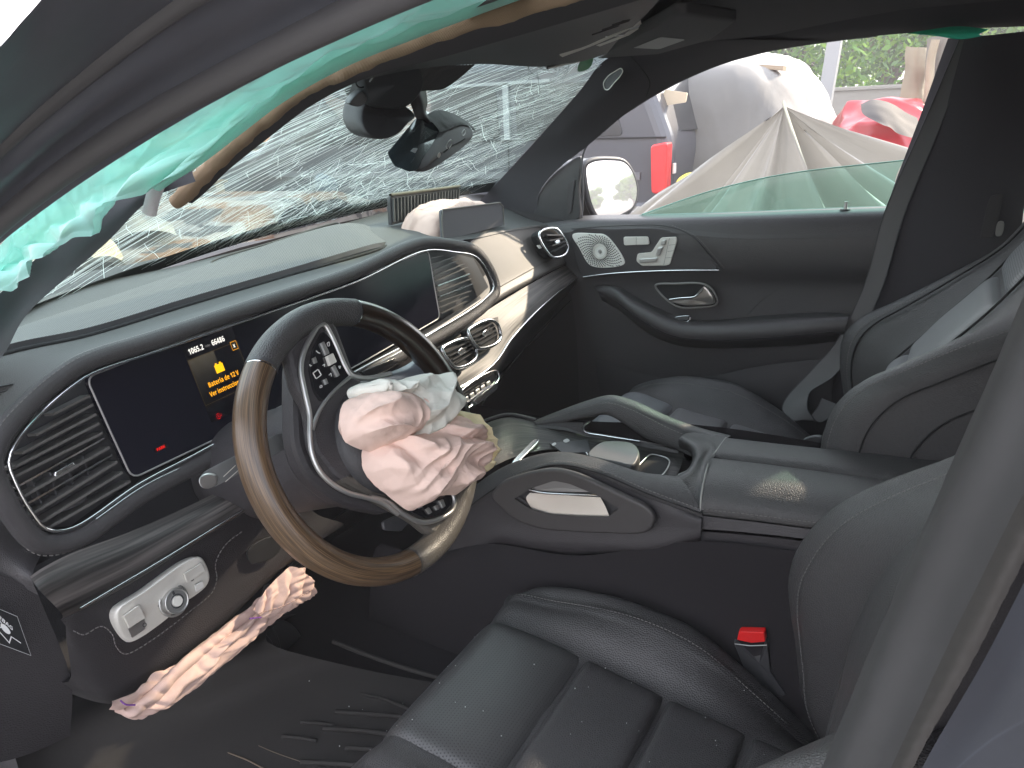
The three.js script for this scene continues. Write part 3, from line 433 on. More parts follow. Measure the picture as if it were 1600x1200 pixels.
// roof lining with its torn, dropped edge
{
  const edge = [[-.6,1.3253,-.0422],[-.6,1.3362,-.0244],[-.6,1.3574,.0143],[-.595,1.3899,.0729],[-.59,1.4203,.1369],[-.58,1.443,.2156],[-.56,1.4597,.2776],[-.52,1.4757,.3354],[-.48,1.4909,.3929]];
  const low = [[-.585,1.321,-.0482],[-.57,1.3312,-.0427],[-.56,1.3496,-.0208],[-.54,1.3821,.0274],[-.52,1.4113,.0738],[-.48,1.4345,.1115],[-.42,1.4519,.1589],[-.36,1.4737,.2299],[-.3,1.4996,.3233]];
  const lining = part('roof_lining', [sheet([edge, low], 60, 6, { linV: 1 }),
    sheet([low.slice(3), [[-.50, 1.47, -.05], [-.3, 1.497, -.10], [-.1, 1.512, -.125], [0, 1.515, -.12], [.1, 1.515, -.12]]], 40, 8, { linV: 1 }),
    sheet([[[-.55, 1.47, -.04], [-.3, 1.497, -.10], [0, 1.515, -.135], [.3, 1.522, -.12], [.60, 1.515, -.07]], [[-.60, 1.53, .12], [-.3, 1.545, .10], [0, 1.555, .10], [.3, 1.55, .10], [.63, 1.525, .14]], [[-.64, 1.56, .5], [-.3, 1.60, .5], [0, 1.605, .5], [.3, 1.60, .5], [.64, 1.55, .5]], [[-.66, 1.55, 1.1], [-.3, 1.6, 1.1], [0, 1.605, 1.1], [.3, 1.6, 1.1], [.66, 1.55, 1.1]], [[-.66, 1.45, 1.75], [-.3, 1.5, 1.8], [0, 1.5, 1.8], [.3, 1.5, 1.8], [.66, 1.45, 1.75]]], 40, 40)], M.headliner, car);
  part('torn_edge', sheet([edge.map(([x, y, z]) => [x - .004, y + .009, z - .002]), edge.map(([x, y, z]) => [x - .014, y + .002, z]), edge.map(([x, y, z]) => [x - .008, y - .007, z]), edge.map(([x, y, z]) => [x + .004, y - .004, z])], 120, 9, { d: (u, v, x, y, z) => .006 * (fbm(x * 70, y * 70, z * 70, 4) - .5) }), M.tan, lining, 'tan fibre edge of the torn roof lining');
  // outer roof skin keeps the daylight out
  part('roof_skin', sheet([[[-.60, 1.52, -.12], [0, 1.57, -.2], [.62, 1.56, -.13]], [[-.74, 1.57, .4], [0, 1.66, .35], [.74, 1.62, .4]], [[-.76, 1.56, 1.1], [0, 1.66, 1.1], [.74, 1.60, 1.1]], [[-.72, 1.47, 1.8], [0, 1.52, 1.9], [.72, 1.47, 1.8]]], 24, 24), M.paint, car);
  // overhead console
  const oc = part('overhead_console', sheet([[[-.2983,1.4445,-.06],[-.1343,1.4653,-.09],[.0481,1.4797,-.1],[.2826,1.4833,-.09],[.3625,1.4924,-.06],[.4064,1.5069,-.02]], [[-.3776,1.4596,.05],[-.2223,1.4759,.02],[-.0432,1.4895,0],[.1084,1.4939,.02],[.1824,1.4995,.05],[.1993,1.5095,.09]], [[-.4757,1.4682,.2],[-.3497,1.4842,.17],[-.1977,1.5014,.15],[-.0691,1.5088,.16],[-.0168,1.5102,.19],[-.0238,1.5151,.22]], [[-.6533,1.461,.36],[-.5408,1.4777,.33],[-.4213,1.494,.31],[-.3581,1.4974,.32],[-.3264,1.4998,.34],[-.3247,1.5012,.36]]], 40, 30), M.soft, car);
  part('reading_lamp', pebble([[.0725,1.5083,.125],[.0957,1.5167,.13],[.1425,1.5299,.155],[.1474,1.5243,.15],[.1298,1.5135,.13]], [.0, -.004, -.003], { n: 30, sharp: 1, round: .1 }), mat([.75, .76, .76], .35), oc);
  part('lamp_surround', [tube([[.1571,1.4954,.005],[.1351,1.5041,.06],[.089,1.5107,.12],[.0638,1.5172,.16],[.0697,1.5246,.18]], .0075, 40), pebble([[.1411,1.5056,.07],[.1198,1.5096,.1],[.1218,1.5197,.16],[.1321,1.5129,.14],[.1611,1.5025,.075]], [0, -.003, -.002], { n: 30, sharp: 1, round: .1 })], M.satinLight, oc);
  for (let i = 0; i < 4; i++) part('button', pebble([[0, 0], [16, -6], [30, -14], [14, -5]].map((_, k) => [[-.0724,1.5105,.21], [-.0704,1.5128,.22], [-.0703,1.5191,.25], [-.0677,1.5162,.235]][k].map((q, m) => q + (m === 2 ? -.016 * i : m === 0 ? .003 * i : -.0045 * i))), [0, -.002, 0], { n: 20, sharp: 1, round: .1 }), M.plasticDark, oc);
  part('console_trim', [tube([[.273,1.4804,-.085],[.3114,1.4876,-.07],[.352,1.494,-.055]], .003, 12)], M.satin, oc);
}
// passenger sun visor
{
  const v = part('sun_visor', pebble([[.5902,1.512,-.1218],[.2074,1.512,.1157],[-.0501,1.512,.2813],[.1028,1.512,.3147],[.3541,1.512,.2065],[.664,1.512,-.0336]], [0, .018, 0], { n: 50, sharp: 1, round: .04 }), mat([.085, .083, .088], .95, { bumpMap: T.cloth, bumpScale: .0003 }), car);
  part('visor_label', pebble([[.3715,1.5105,.0509],[.2102,1.5105,.1622],[.2946,1.5105,.1787],[.4477,1.5105,.0747]], [0, .0006, 0], { n: 30, sharp: 1, round: .02 }), mat([.36, .36, .36], .7), v, 'pale blank sticker on the visor');
  const h = part('grab_handle', [tube([[.8468,1.5793,.18],[.9104,1.5976,.185],[.9815,1.6087,.22],[1.0548,1.6238,.28],[1.2665,1.6499,.34],[1.4727,1.6791,.38]], .012, 30, false, 10)], M.headliner, car);
}
// passenger A-pillar trim and roof side rail
{
  part('pillar_trim', sheet([[[.748,1.1562,-.5796],[.742,1.201,-.523],[.72,1.2772,-.4231],[.67,1.3777,-.2836],[.62,1.4462,-.1828],[.575,1.5095,-.0932],[.56,1.5185,-.0091],[.56,1.5325,.1031]], [[.757,1.1343,-.482],[.745,1.2125,-.4258],[.725,1.2913,-.3369],[.685,1.3696,-.223],[.645,1.4308,-.1197],[.62,1.4825,-.0162],[.62,1.5088,.0993],[.63,1.526,.2432]], [[.762,1.1207,-.385],[.752,1.1989,-.3674],[.742,1.2606,-.3041],[.735,1.3121,-.2237],[.715,1.4143,-.0663],[.7,1.4831,.1053],[.695,1.5084,.2304],[.69,1.5184,.3585]]], 60, 14), M.headliner, car);
  part('side_rail', sheet([[[.692,1.5186,.3582],[.692,1.5216,.4417],[.69,1.522,.5211],[.69,1.5207,.6174],[.69,1.5158,.7276]], [[.64,1.5297,.2663],[.64,1.533,.3996],[.64,1.5326,.5116],[.64,1.53,.6158],[.64,1.5247,.7227]], [[.60, 1.545, .2], [.60, 1.552, .34], [.60, 1.556, .5], [.60, 1.556, .65], [.60, 1.556, .85]]], 30, 8), M.headliner, car);
  part('side_rail', sheet([[[.702,1.4832,.1048],[.697,1.5085,.2299],[.692,1.5186,.3582]], [[.62,1.5088,.0993],[.625,1.5248,.1923],[.64,1.5311,.2788]], [[.56, 1.53, .08], [.58, 1.54, .14], [.60, 1.545, .2]]], 20, 8), M.headliner, car);
  const lb = part('airbag_badge', pebble([[.6,1.4604,-.1116],[.602,1.4749,-.1015],[.6,1.4833,-.085],[.594,1.4887,-.0671],[.592,1.483,-.0615],[.591,1.4727,-.0671],[.592,1.4601,-.0814],[.596,1.4461,-.0986],[.598,1.4479,-.1075]], [-.002, 0, .001], { n: 40, round: .1 }), M.soft, car);
  part('badge_rim', tube([[.597,1.4603,-.1103],[.599,1.4747,-.1002],[.597,1.4832,-.0837],[.591,1.4886,-.0658],[.589,1.4829,-.0603],[.588,1.4725,-.0659],[.589,1.46,-.0801],[.593,1.446,-.0973],[.595,1.4478,-.1062]], .0012, 60, true, 5), M.satinLight, lb);
  part('trim_joint', tube([[.545,1.5087,-.0235],[.6,1.4903,-.0238],[.655,1.4595,-.021],[.7,1.4306,-.0449]], .0012, 20, false, 5), M.black, car);
  // centre pillar behind the passenger window
  part('centre_pillar', sheet([[[.722,1.5091,.5667],[.73,1.3743,.5389],[.745,1.1828,.4972],[.745,1.0439,.4803],[.745,.8915,.4572],[.745,.6918,.4213]], [[.7,1.506,.5881],[.705,1.3737,.5652],[.72,1.1865,.5308],[.725,1.0499,.5139],[.73,.8986,.4854],[.735,.6981,.4367]], [[.68,1.5066,.6349],[.68,1.3714,.6401],[.7,1.1912,.6341],[.71,1.0596,.6181],[.72,.9115,.5763],[.73,.7119,.5068]], [[.69,1.5104,.7285],[.69,1.3677,.7433],[.705,1.1933,.7429],[.71,1.0685,.7529],[.72,.9301,.7421],[.73,.7447,.6991]]], 40, 18), M.headliner, car);
  part('belt_slot', pebble([[.688,1.1302,.678],[.688,1.1937,.6803],[.688,1.2137,.6837],[.689,1.2188,.7043],[.69,1.1716,.7033],[.69,1.1309,.6988]], [-.004, 0, 0], { n: 40, round: .06, sharp: 1 }), M.soft, car);
  part('belt_height_knob', pebble([[.682,1.1374,.7042],[.682,1.1651,.7041],[.682,1.1654,.7126],[.682,1.1378,.7127]], [-.006, 0, 0], { n: 24 }), mat([.16, .155, .15], .5), car);
  part('pillar_seam', tube([[.695,1.2755,.6219],[.706,1.1794,.6014],[.714,1.0906,.5777],[.718,1.0262,.5615]], .001, 30, false, 5), mat([.16, .15, .15], .8), car);
  part('rear_side_glass', sheet([[[.76,1.1697,.7162],[.78,1.176,.7924],[.8,1.1903,.9545]], [[.74,1.3385,.7204],[.76,1.3481,.7817],[.78,1.355,.9185]]], 8, 4), M.glassGreen, car);
}
// near centre pillar in front of the camera: seal, flange and scratched paint
{
  part('door_pillar', sheet([[[-.66,1.3361,.6681],[-.66,1.2942,.6625],[-.655,1.2047,.6469],[-.65,1.102,.6283],[-.65,.9586,.6036],[-.65,.8198,.5793]], [[-.7,1.3308,.6708],[-.7,1.2936,.6653],[-.7,1.2211,.6521],[-.7,1.1378,.6364],[-.7,1.0134,.6169],[-.7,.8931,.5969]], [[-.715,1.3129,.6814],[-.715,1.279,.6766],[-.715,1.2209,.6649],[-.715,1.1449,.6509],[-.715,1.0363,.6334],[-.715,.9247,.6164]], [[-.73,1.2986,.6866],[-.73,1.2678,.6822],[-.73,1.2202,.6714],[-.73,1.1506,.6588],[-.73,1.0551,.6421],[-.73,.9503,.627]]], 60, 24, { d: (u, v, x, y, z) => .0012 * (fbm(x * 40, y * 40, z * 40) - .5) }), mat([.060, .061, .064], .62, { map: T.scratch, bumpMap: T.mottle, bumpScale: .0015 }), car, 'dusty grey edge of the near door pillar');
  part('door_seal', sheet([[[-.724,1.299,.6859],[-.724,1.2678,.6814],[-.724,1.2194,.6703],[-.724,1.1488,.6573],[-.724,1.0486,.6405],[-.724,.9415,.6249]], [[-.748,1.2989,.6884],[-.748,1.2689,.6841],[-.748,1.2239,.6741],[-.748,1.1581,.6623],[-.748,1.0749,.6469],[-.748,.9767,.6333]], [[-.748,1.2892,.6921],[-.748,1.2605,.6877],[-.748,1.2182,.6778],[-.748,1.1535,.666],[-.748,1.0765,.6501],[-.748,.9797,.6379]]], 90, 14, { d: (u, v, x, y, z) => (.0004 * Math.sin(u * 520) + .0012 * (fbm(x * 50, y * 50, z * 50) - .5)) * sstep(.006, .016, v) }), mat([.05, .045, .041], .8, { map: T.dirt, bumpMap: T.mottle, bumpScale: .002 }), car, 'brown dusty ribbed door seal');
  part('outer_panel', sheet([[[-.75,1.2877,.6944],[-.75,1.2591,.6902],[-.75,1.2177,.6808],[-.75,1.1545,.6693],[-.75,1.0803,.6537],[-.75,.9832,.6393]], [[-.77,1.2789,.702],[-.77,1.2501,.6987],[-.77,1.2093,.6929],[-.77,1.1552,.6832],[-.77,1.0894,.6747],[-.77,1.0237,.6629]], [[-.8,1.253,.746],[-.8,1.2269,.7452],[-.8,1.1924,.7428],[-.8,1.144,.7387],[-.8,1.1001,.7316],[-.8,1.0271,.7254]]], 50, 16), M.paint, car);
  part('pillar_inner', sheet([[[-.66,1.3361,.6681],[-.66,1.2942,.6625],[-.655,1.2047,.6469],[-.65,1.102,.6283],[-.65,.9586,.6036],[-.65,.8198,.5793]], [[-.60, 1.36, .78], [-.60, 1.30, .76], [-.60, 1.22, .74], [-.60, 1.05, .72], [-.60, .80, .72], [-.60, .6, .72]]], 30, 4, { linV: 1 }), M.soft, car);
}
// floor, bulkhead, sills, rear of the cabin (closed so that light comes only through the openings)
{
  part('floor', [sheet([[[-.78, .40, -.85], [-.4, .40, -.85], [0, .42, -.85], [.4, .40, -.85], [.78, .40, -.85]], [[-.78, .40, 0], [-.4, .40, 0], [0, .46, 0], [.4, .40, 0], [.78, .40, 0]], [[-.78, .42, 1.8], [-.4, .42, 1.8], [0, .46, 1.8], [.4, .42, 1.8], [.78, .42, 1.8]]], 30, 30, { d: (u, v, x, y, z) => .004 * fbm(x * 40, z * 40, 2) })], M.carpet, car);
  part('bulkhead', [sheet([[[-.78, .40, -.62], [0, .40, -.62], [.78, .40, -.62]], [[-.78, .62, -.76], [0, .62, -.76], [.78, .62, -.76]], [[-.76, 1.08, -.70], [0, 1.15, -.70], [.76, 1.18, -.66]]], 20, 16, { d: (u, v, x, y, z) => .006 * fbm(x * 12, y * 12, z * 12) })], M.carpet, car);
  part('side_trim', [sheet([[[.76, .40, -.75], [.77, .40, .6], [.77, .40, 1.8]], [[.75, .75, -.7], [.775, .75, .6], [.77, .75, 1.8]], [[.752, 1.17, -.60], [.765, 1.0, .7], [.76, 1.12, 1.8]]], 20, 12)], M.soft, car);
  part('kick_panel', [sheet([[[-.74, .38, -.80], [-.755, .38, -.55], [-.765, .40, -.42]], [[-.74, .72, -.75], [-.755, .72, -.5], [-.765, .72, -.38]], [[-.73, 1.06, -.62], [-.755, 1.0, -.42], [-.765, .96, -.30]]], 14, 12)], M.lower, car);
  part('sill_trim', sheet([[[-.72, .38, -.55], [-.72, .38, .1], [-.72, .38, .7], [-.72, .38, 1.8]], [[-.74, .46, -.55], [-.74, .455, .1], [-.74, .455, .7], [-.74, .46, 1.8]], [[-.84, .46, -.50], [-.84, .45, .1], [-.84, .45, .7], [-.84, .46, 1.8]], [[-.90, .30, -.5], [-.90, .30, .1], [-.90, .30, .7], [-.90, .30, 1.8]]], 20, 14), M.plasticDark, car);
  part('rear_panel', box([0, .98, 1.84], [1.6, 1.2, .06]), M.soft, car);
  part('rear_side', [box([-.80, 1.0, 1.36], [.06, 1.2, .98]), box([.79, .72, 1.3], [.05, .7, 1.1]), box([.79, 1.5, 1.3], [.05, .2, 1.1]), box([.79, 1.2, 1.6], [.05, .6, .5])], M.soft, car);
  // bonnet and scuttle ahead of the windscreen
  part('bonnet', sheet([[[-.78, 1.06, -.62], [0, 1.13, -.74], [.78, 1.15, -.62]], [[-.82, 1.02, -1.1], [0, 1.08, -1.15], [.82, 1.06, -1.1]], [[-.80, .86, -1.9], [0, .92, -2.0], [.8, .88, -1.9]]], 24, 20, { d: (u, v) => .02 * (fbm(u * 4, v * 4, 3) - .5) }), mat([.028, .029, .033], .85), car);
}
// ---------------------------------------------------------------- dashboard
const dash = thing('dashboard', 'black leather dashboard with wide dark display, vents and grey wood trim', 'dashboard', [0, .8, -.4]);
const scrF = frame(...[[-.237,1.0518,-.28],[.9983,.0575,-.0058],[-.0573,.973,-.2234]]);
const off = (L, d) => L.map((p) => [p[0] + d[0], p[1] + d[1], p[2] + d[2]]);
{
  // upper pad, from the windscreen to the roll above the display
  const t0 = [[-.80, 1.06, -.50], [-.66, 1.092, -.60], ...[[-.4693,1.1435,-.63],[-.1768,1.1521,-.63],[.2361,1.1692,-.63],[.509,1.1834,-.63]], ...[[.7232,1.1872,-.61],[.7841,1.1875,-.55]], [.79, 1.19, -.48]];
  const t1 = [[-.81, 1.06, -.44], ...[[-.687,1.1197,-.46],[-.5967,1.1245,-.5],[-.4418,1.1347,-.52],[-.2117,1.1539,-.53],[.1297,1.1787,-.53],[.2911,1.1644,-.52],[.573,1.1642,-.51],[.772,1.1539,-.49],[.9283,1.1237,-.46]], [.80, 1.172, -.44]];
  const t2 = [[-.82, 1.052, -.38], ...[[-.7257,1.1288,-.365],[-.6554,1.1369,-.375],[-.535,1.1306,-.385],[-.3634,1.1361,-.39],[-.1602,1.1422,-.39],[.0917,1.1475,-.39],[.2171,1.1429,-.39],[.4483,1.1295,-.39],[.627,1.1245,-.385],[.7795,1.1154,-.37],[.8398,1.1014,-.34]], [.79, 1.13, -.36]];
  const t3 = [[-.82, 1.045, -.36], ...[[-.7335,1.1241,-.35],[-.6671,1.1297,-.355],[-.5487,1.1238,-.365],[-.3803,1.1285,-.37],[-.1806,1.1349,-.37],[.0669,1.1409,-.37],[.2016,1.1379,-.37],[.4231,1.1263,-.37],[.5875,1.1224,-.362],[.7417,1.1123,-.35],[.8279,1.0961,-.33]], [.785, 1.12, -.345]];
  const t4 = [[-.83, 1.02, -.33], ...[[-.7672,1.0782,-.3],[-.7053,1.0768,-.305],[-.6064,1.1146,-.318],[-.4706,1.1264,-.322],[-.2261,1.1367,-.322],[.0258,1.1455,-.322],[.1552,1.1503,-.322],[.3752,1.1304,-.335],[.5565,1.1227,-.34],[.7209,1.1104,-.335],[.8158,1.091,-.32]], [.78, 1.11, -.335]];
  part('upper_pad', sheet([t0, t1, t2, t3, t4], 90, 30), M.padTop, dash);
  // speaker cover
  const m1 = [[-.6666,1.1244,-.47],[-.5939,1.126,-.505],[-.44,1.1372,-.522],[-.2097,1.1558,-.532],[.1322,1.181,-.532],[.2067,1.1698,-.525],[.2322,1.1498,-.5],[.1887,1.1429,-.45]], m2 = [[-.7107,1.1264,-.37],[-.6535,1.1385,-.378],[-.5328,1.1324,-.388],[-.3614,1.1386,-.392],[-.1577,1.145,-.392],[.0808,1.1531,-.392],[.1164,1.1497,-.4],[.1668,1.1445,-.43]];
  const u = [0, .007, .001];
  part('speaker_cover', sheet([off(m1, u), off(m2, u)], 70, 20, { linV: 1 }), M.meshGrille, dash); part('cover_edge', sheet([off(m2, u), off(m2, [0, -.002, .003])], 70, 2, { linV: 1 }), M.plasticDark, dash);
  part('cover_gap', tube(off([[-.7148,1.1241,-.362],[-.6573,1.1353,-.372],[-.5373,1.1287,-.382],[-.3662,1.1339,-.387],[-.1635,1.1395,-.387],[.0839,1.1463,-.387],[.1511,1.1451,-.41]], [0, .001, 0]), .0035, 80), M.black, dash);
  part('demister_slot', pebble([[-.1991,1.1566,-.545],[-.0414,1.171,-.545],[.1426,1.1833,-.545],[.1351,1.1791,-.535],[-.0514,1.1667,-.535],[-.2022,1.153,-.535]], [0, .004, .001], { n: 60, round: .05, sharp: 1 }), M.black, dash);
  part('demister_rim', tube(off([[-.1991,1.1566,-.545],[-.0414,1.171,-.545],[.1426,1.1833,-.545],[.1351,1.1791,-.535],[-.0514,1.1667,-.535],[-.2022,1.153,-.535]], [0, .005, .001]), .0018, 90, true, 5), M.padTop, dash);
  part('side_demister', sheet([[[-.7181,1.1237,-.34],[-.6789,1.1125,-.34],[-.66,1.1068,-.342]], [[-.7332,1.1005,-.32],[-.689,1.1018,-.325],[-.6691,1.1047,-.337]]], 10, 4, { linV: 1 }), M.black, dash);
  for (let i = 0; i < 3; i++) part('slat', bar([-.7137,1.115,-.325].map((q, k) => q + (k === 1 ? -.008 * i : 0)), [-.6705,1.1093,-.332].map((q, k) => q + (k === 1 ? -.006 * i : 0)), .006, .0015), M.plasticDark, dash);

  // rolled leather rim round display and vents, with bright inlay
  const inner = [[-.7274,1.042,-.2711],[-.7122,1.0607,-.2753],[-.6722,1.0851,-.2806],[-.6267,1.1038,-.2845],[-.5999,1.1103,-.2858],[-.4992,1.1133,-.2858],[-.3299,1.1197,-.286],[-.1088,1.1281,-.2863],[.1073,1.1491,-.2895],[.2004,1.1316,-.2848],[.2803,1.1061,-.2784],[.3134,1.0618,-.268],[.3177,1.0291,-.2604],[.2691,1.0104,-.2565],[.1046,.9906,-.2532],[-.0821,.9815,-.2525],[-.2821,.9694,-.2512],[-.4158,.9641,-.251],[-.508,.958,-.2503],[-.5934,.9529,-.2497],[-.6884,.9379,-.247],[-.715,.9489,-.2497],[-.7255,.9799,-.2569],[-.7293,1.0196,-.266]];
  const rim = inner.map((p, i) => { const a = inner[(i + inner.length - 1) % inner.length], b = inner[(i + 1) % inner.length], d = V3(b).sub(V3(a)).normalize(), n = new THREE.Vector3(scrF.elements[8], scrF.elements[9], scrF.elements[10]), o = new THREE.Vector3().crossVectors(d, n).multiplyScalar(-.0125); return [p[0] + o.x, p[1] + o.y, p[2] + o.z]; });
  part('display_rim', tube(rim, .0125, 220, true, 14), M.leather, dash);
  const inlay = inner.map((p, i) => [0, 1, 2].map((q) => p[q] - (rim[i][q] - p[q]) * .26 + scrF.elements[8 + q] * .006));
  part('rim_inlay', tube(inlay, .0021, 220, true, 7), M.chrome, dash);
  part('stitching', dashes(off(rim.slice(0, 9), [-.004, .010, .006]), .004, .003, .0005), M.stitch, dash);
  part('stitching', dashes(off(rim.slice(19, 24).concat([rim[0]]), [-.008, -.010, .004]), .004, .003, .0006), M.stitch, dash);
  const back = [[-.4758,.01],[-.4588,.029],[-.4157,.0526],[-.3673,.0697],[-.339,.075],[-.2342,.072],[-.0577,.0685],[.1728,.0639],[.3988,.0729],[.4945,.0485],[.5761,.0165],[.6077,-.0328],[.6103,-.068],[.5585,-.085],[.3862,-.096],[.1916,-.0942],[-.0172,-.0948],[-.1565,-.0923],[-.2528,-.0931],[-.3419,-.0933],[-.4416,-.1034],[-.4686,-.0901],[-.4776,-.0563],[-.4792,-.0138]];
  part('display_well', plate(rshape(back), scrF, .006, 0, -.034), M.black, dash);
  // lower bright-edged ledge under the display
  part('display_ledge', sheet([[[-.6758,.931,-.2576],[-.5849,.9536,-.2622],[-.4675,.9539,-.2613],[-.3292,.9618,-.2621],[-.1403,.9776,-.2643],[.0145,.9912,-.2663],[.1258,1.0002,-.2676],[.281,1.0183,-.2705]], [[-.6762,.9376,-.2407],[-.5878,.9545,-.2439],[-.4759,.9559,-.2434],[-.3392,.9631,-.244],[-.1529,.9768,-.2458],[-.0003,.9884,-.2473],[.1083,.9983,-.2488],[.257,1.0164,-.2518]], [[-.6782,.93,-.2431],[-.5892,.9434,-.2455],[-.4741,.9436,-.2447],[-.3362,.9508,-.2453],[-.1488,.9632,-.2468],[.009,.9739,-.248],[.1169,.9837,-.2495],[.2687,1.0049,-.2532]]], 60, 10), M.plasticDark, dash);
  part('ledge_trim', tube([[-.6594,.9397,-.2405],[-.5889,.9524,-.2429],[-.477,.954,-.2425],[-.3407,.9606,-.243],[-.1547,.9739,-.2446],[-.0024,.9852,-.2461],[.097,.9945,-.2475]], .0018, 60, false, 6), M.chrome, dash);

  // the one-piece display
  const so = [[-.3642,.0729],[-.2553,.0739],[-.0837,.0731],[.1395,.0698],[.3721,.0717],[.3593,.0085],[.3456,-.0661],[.089,-.0744],[-.1517,-.0773],[-.2682,-.074],[-.3624,-.0709],[-.3637,.0036]];
  const disp = part('display', plate(rshape(so, .013), scrF, .012, .002, -.006), M.screen, dash);
  const sh = rshape(so, .013).getPoints(6).map((p) => new THREE.Vector3(p.x, p.y, .0062).applyMatrix4(scrF).toArray());
  part('display_edge', path(sh, .0013, true, 5), mat([.42, .41, .41], .35, { metalness: .6 }), disp);
  // what the display shows
  const q = [[-.2304,.0254],[-.1231,.0248],[-.1717,-.0634],[-.2262,-.0298]];
  const cv = document.createElement('canvas'); cv.width = 512; cv.height = 512; const c = cv.getContext('2d');
  c.fillStyle = '#07070b'; c.fillRect(0, 0, 512, 512);
  const W = (x, y, s, st) => { c.font = s; c.fillStyle = st; c.fillText(x, ...y); };
  W('1065.2', [40, 70], 'bold 48px sans-serif', '#e8e4dc'); W('miles', [204, 64], '20px sans-serif', '#8d8a86'); W('66486', [270, 70], 'bold 48px sans-serif', '#e8e4dc');
  c.strokeStyle = '#5a4a2c'; c.lineWidth = 2; c.strokeRect(8, 100, 496, 300);
  const gr = c.createLinearGradient(10, 100, 10, 330); gr.addColorStop(0, '#3b372f'); gr.addColorStop(1, '#0b0b0d'); c.fillStyle = gr; c.fillRect(10, 102, 250, 240);
  c.strokeStyle = '#c98a1c'; c.lineWidth = 4; c.strokeRect(440, 92, 58, 54); W('x', [456, 132], 'bold 40px sans-serif', '#f4f0e6');
  c.fillStyle = '#f3b312'; c.fillRect(214, 190, 84, 54); c.fillRect(226, 180, 18, 12); c.fillRect(268, 180, 18, 12);
  c.textAlign = 'center'; W('Batería de 12 V', [256, 306], 'bold 44px sans-serif', '#f0a51a'); W('Ver instrucciones', [256, 364], 'bold 42px sans-serif', '#f0a51a');
  const tx = new THREE.CanvasTexture(cv); tx.colorSpace = THREE.SRGBColorSpace;
  const emi = (t, e) => new THREE.MeshStandardMaterial({ color: 0x000000, roughness: .15, emissive: 0xffffff, emissiveMap: t, emissiveIntensity: e, side: THREE.DoubleSide });
  const panel = (name, p00, ux, uy, w, h, t, e) => { const g = new THREE.PlaneGeometry(w, h); const m = new THREE.Matrix4().makeBasis(V3([ux[0], ux[1], 0]), V3([uy[0], uy[1], 0]), new THREE.Vector3(0, 0, 1)); g.translate(w / 2, h / 2, 0); g.applyMatrix4(m); g.translate(p00[0], p00[1], .0068); g.applyMatrix4(scrF); return part(name, g, emi(t, e), disp); };
  const [bl] = [[-.2585,-.0476]];
  panel('screen_readout', [[-.23,-.0382]][0].map((v, i) => v + (i ? -.012 : .004)), [1, 0], [0, 1], .090, .118, tx, .55);
  const icon = (txt, col, w, h) => { const k = document.createElement('canvas'); k.width = w; k.height = h; const x = k.getContext('2d'); x.fillStyle = '#07070b'; x.fillRect(0, 0, w, h); x.fillStyle = col; x.strokeStyle = col; if (txt) { x.font = 'bold 52px sans-serif'; x.textAlign = 'center'; x.fillText(txt, w / 2, 52); } else { x.lineWidth = 9; x.beginPath(); x.arc(56, 32, 22, 0, 7); x.stroke(); x.beginPath(); x.arc(56, 32, 12, 0, 7); x.fill(); x.fillRect(86, 18, 8, 28); } const t = new THREE.CanvasTexture(k); t.colorSpace = THREE.SRGBColorSpace; return t; };
  panel('park_light', [[-.3202,-.054]][0], [1, 0], [0, 1], .019, .0065, icon('PARK', '#e01812', 192, 64), .6);
  panel('warning_light', [[-.2201,-.0516]][0], [1, 0], [0, 1], .017, .0105, icon('', '#ee1620', 112, 64), .7);

  // outer vents either side of the display
  const ventL = part('air_vent', plate(rshape([[-.4744,.0093],[-.4191,.0536],[-.3538,.071],[-.354,-.0016],[-.351,-.0807],[-.4426,-.096],[-.4697,-.0837],[-.479,-.051]]), scrF, .004, 0, -.026), M.plasticDark, dash);
  const slatMat = mat([.10, .096, .092], .35);
  const slat = (a, b, w, m, p, s = .02) => part('slat', bar(a, b, w, s * 1.0, [scrF.elements[8], scrF.elements[9], scrF.elements[10]]), m, p);
  const SL = [[-.6565,1.0705,-.2936],[-.6079,1.0779,-.2949],[-.6823,1.0541,-.29],[-.6081,1.0661,-.2922],[-.7036,1.04,-.2869],[-.6086,1.0536,-.2893],[-.721,1.0274,-.2842],[-.6088,1.0417,-.2866],[-.7254,1.0174,-.2819],[-.6093,1.029,-.2837],[-.7269,1.0038,-.2788],[-.6063,1.0209,-.2818],[-.7255,.992,-.2761],[-.6072,1.0091,-.2791],[-.7253,.9807,-.2735],[-.6045,.9976,-.2765],[-.7222,.9695,-.2709],[-.6046,.988,-.2743],[-.7183,.9562,-.2678],[-.6031,.9732,-.2709],[-.7098,.947,-.2657],[-.5978,.9584,-.2674]];
  for (let i = 0; i < 11; i++) { const ch = i === 5 || i === 7; slat(SL[2 * i], SL[2 * i + 1], ch ? .0022 : .0032, ch ? M.chrome : slatMat, ventL, ch ? .010 : .024); }
  part('vent_tab', pebble([[-.6779,1.0072,-.269],[-.6546,1.0107,-.2696],[-.6522,1.0064,-.2686],[-.6562,1.0022,-.2676],[-.6776,.9997,-.2672],[-.6801,1.0033,-.2681]], [0, -.002, -.006], { n: 30, sharp: 1, round: .15 }), M.chrome, ventL);
  part('vent_wheel', pebble([[-.6846,.9621,-.2628],[-.6646,.9645,-.2632],[-.6529,.9651,-.2632],[-.6531,.9601,-.2621],[-.6656,.9573,-.2615],[-.6829,.9579,-.2618]], [0, -.002, -.006], { n: 30, round: .2 }), M.plasticDark, ventL);
  const vf = [[-.7212,.9962,-.2852],[-.7202,.9714,-.2795],[-.7004,1.0032,-.2867],[-.7012,.9706,-.2792],[-.6796,1.0041,-.2867],[-.6822,.9719,-.2794],[-.6582,1.0068,-.2872],[-.6608,.974,-.2797],[-.6366,1.0081,-.2873],[-.6394,.9783,-.2805]];
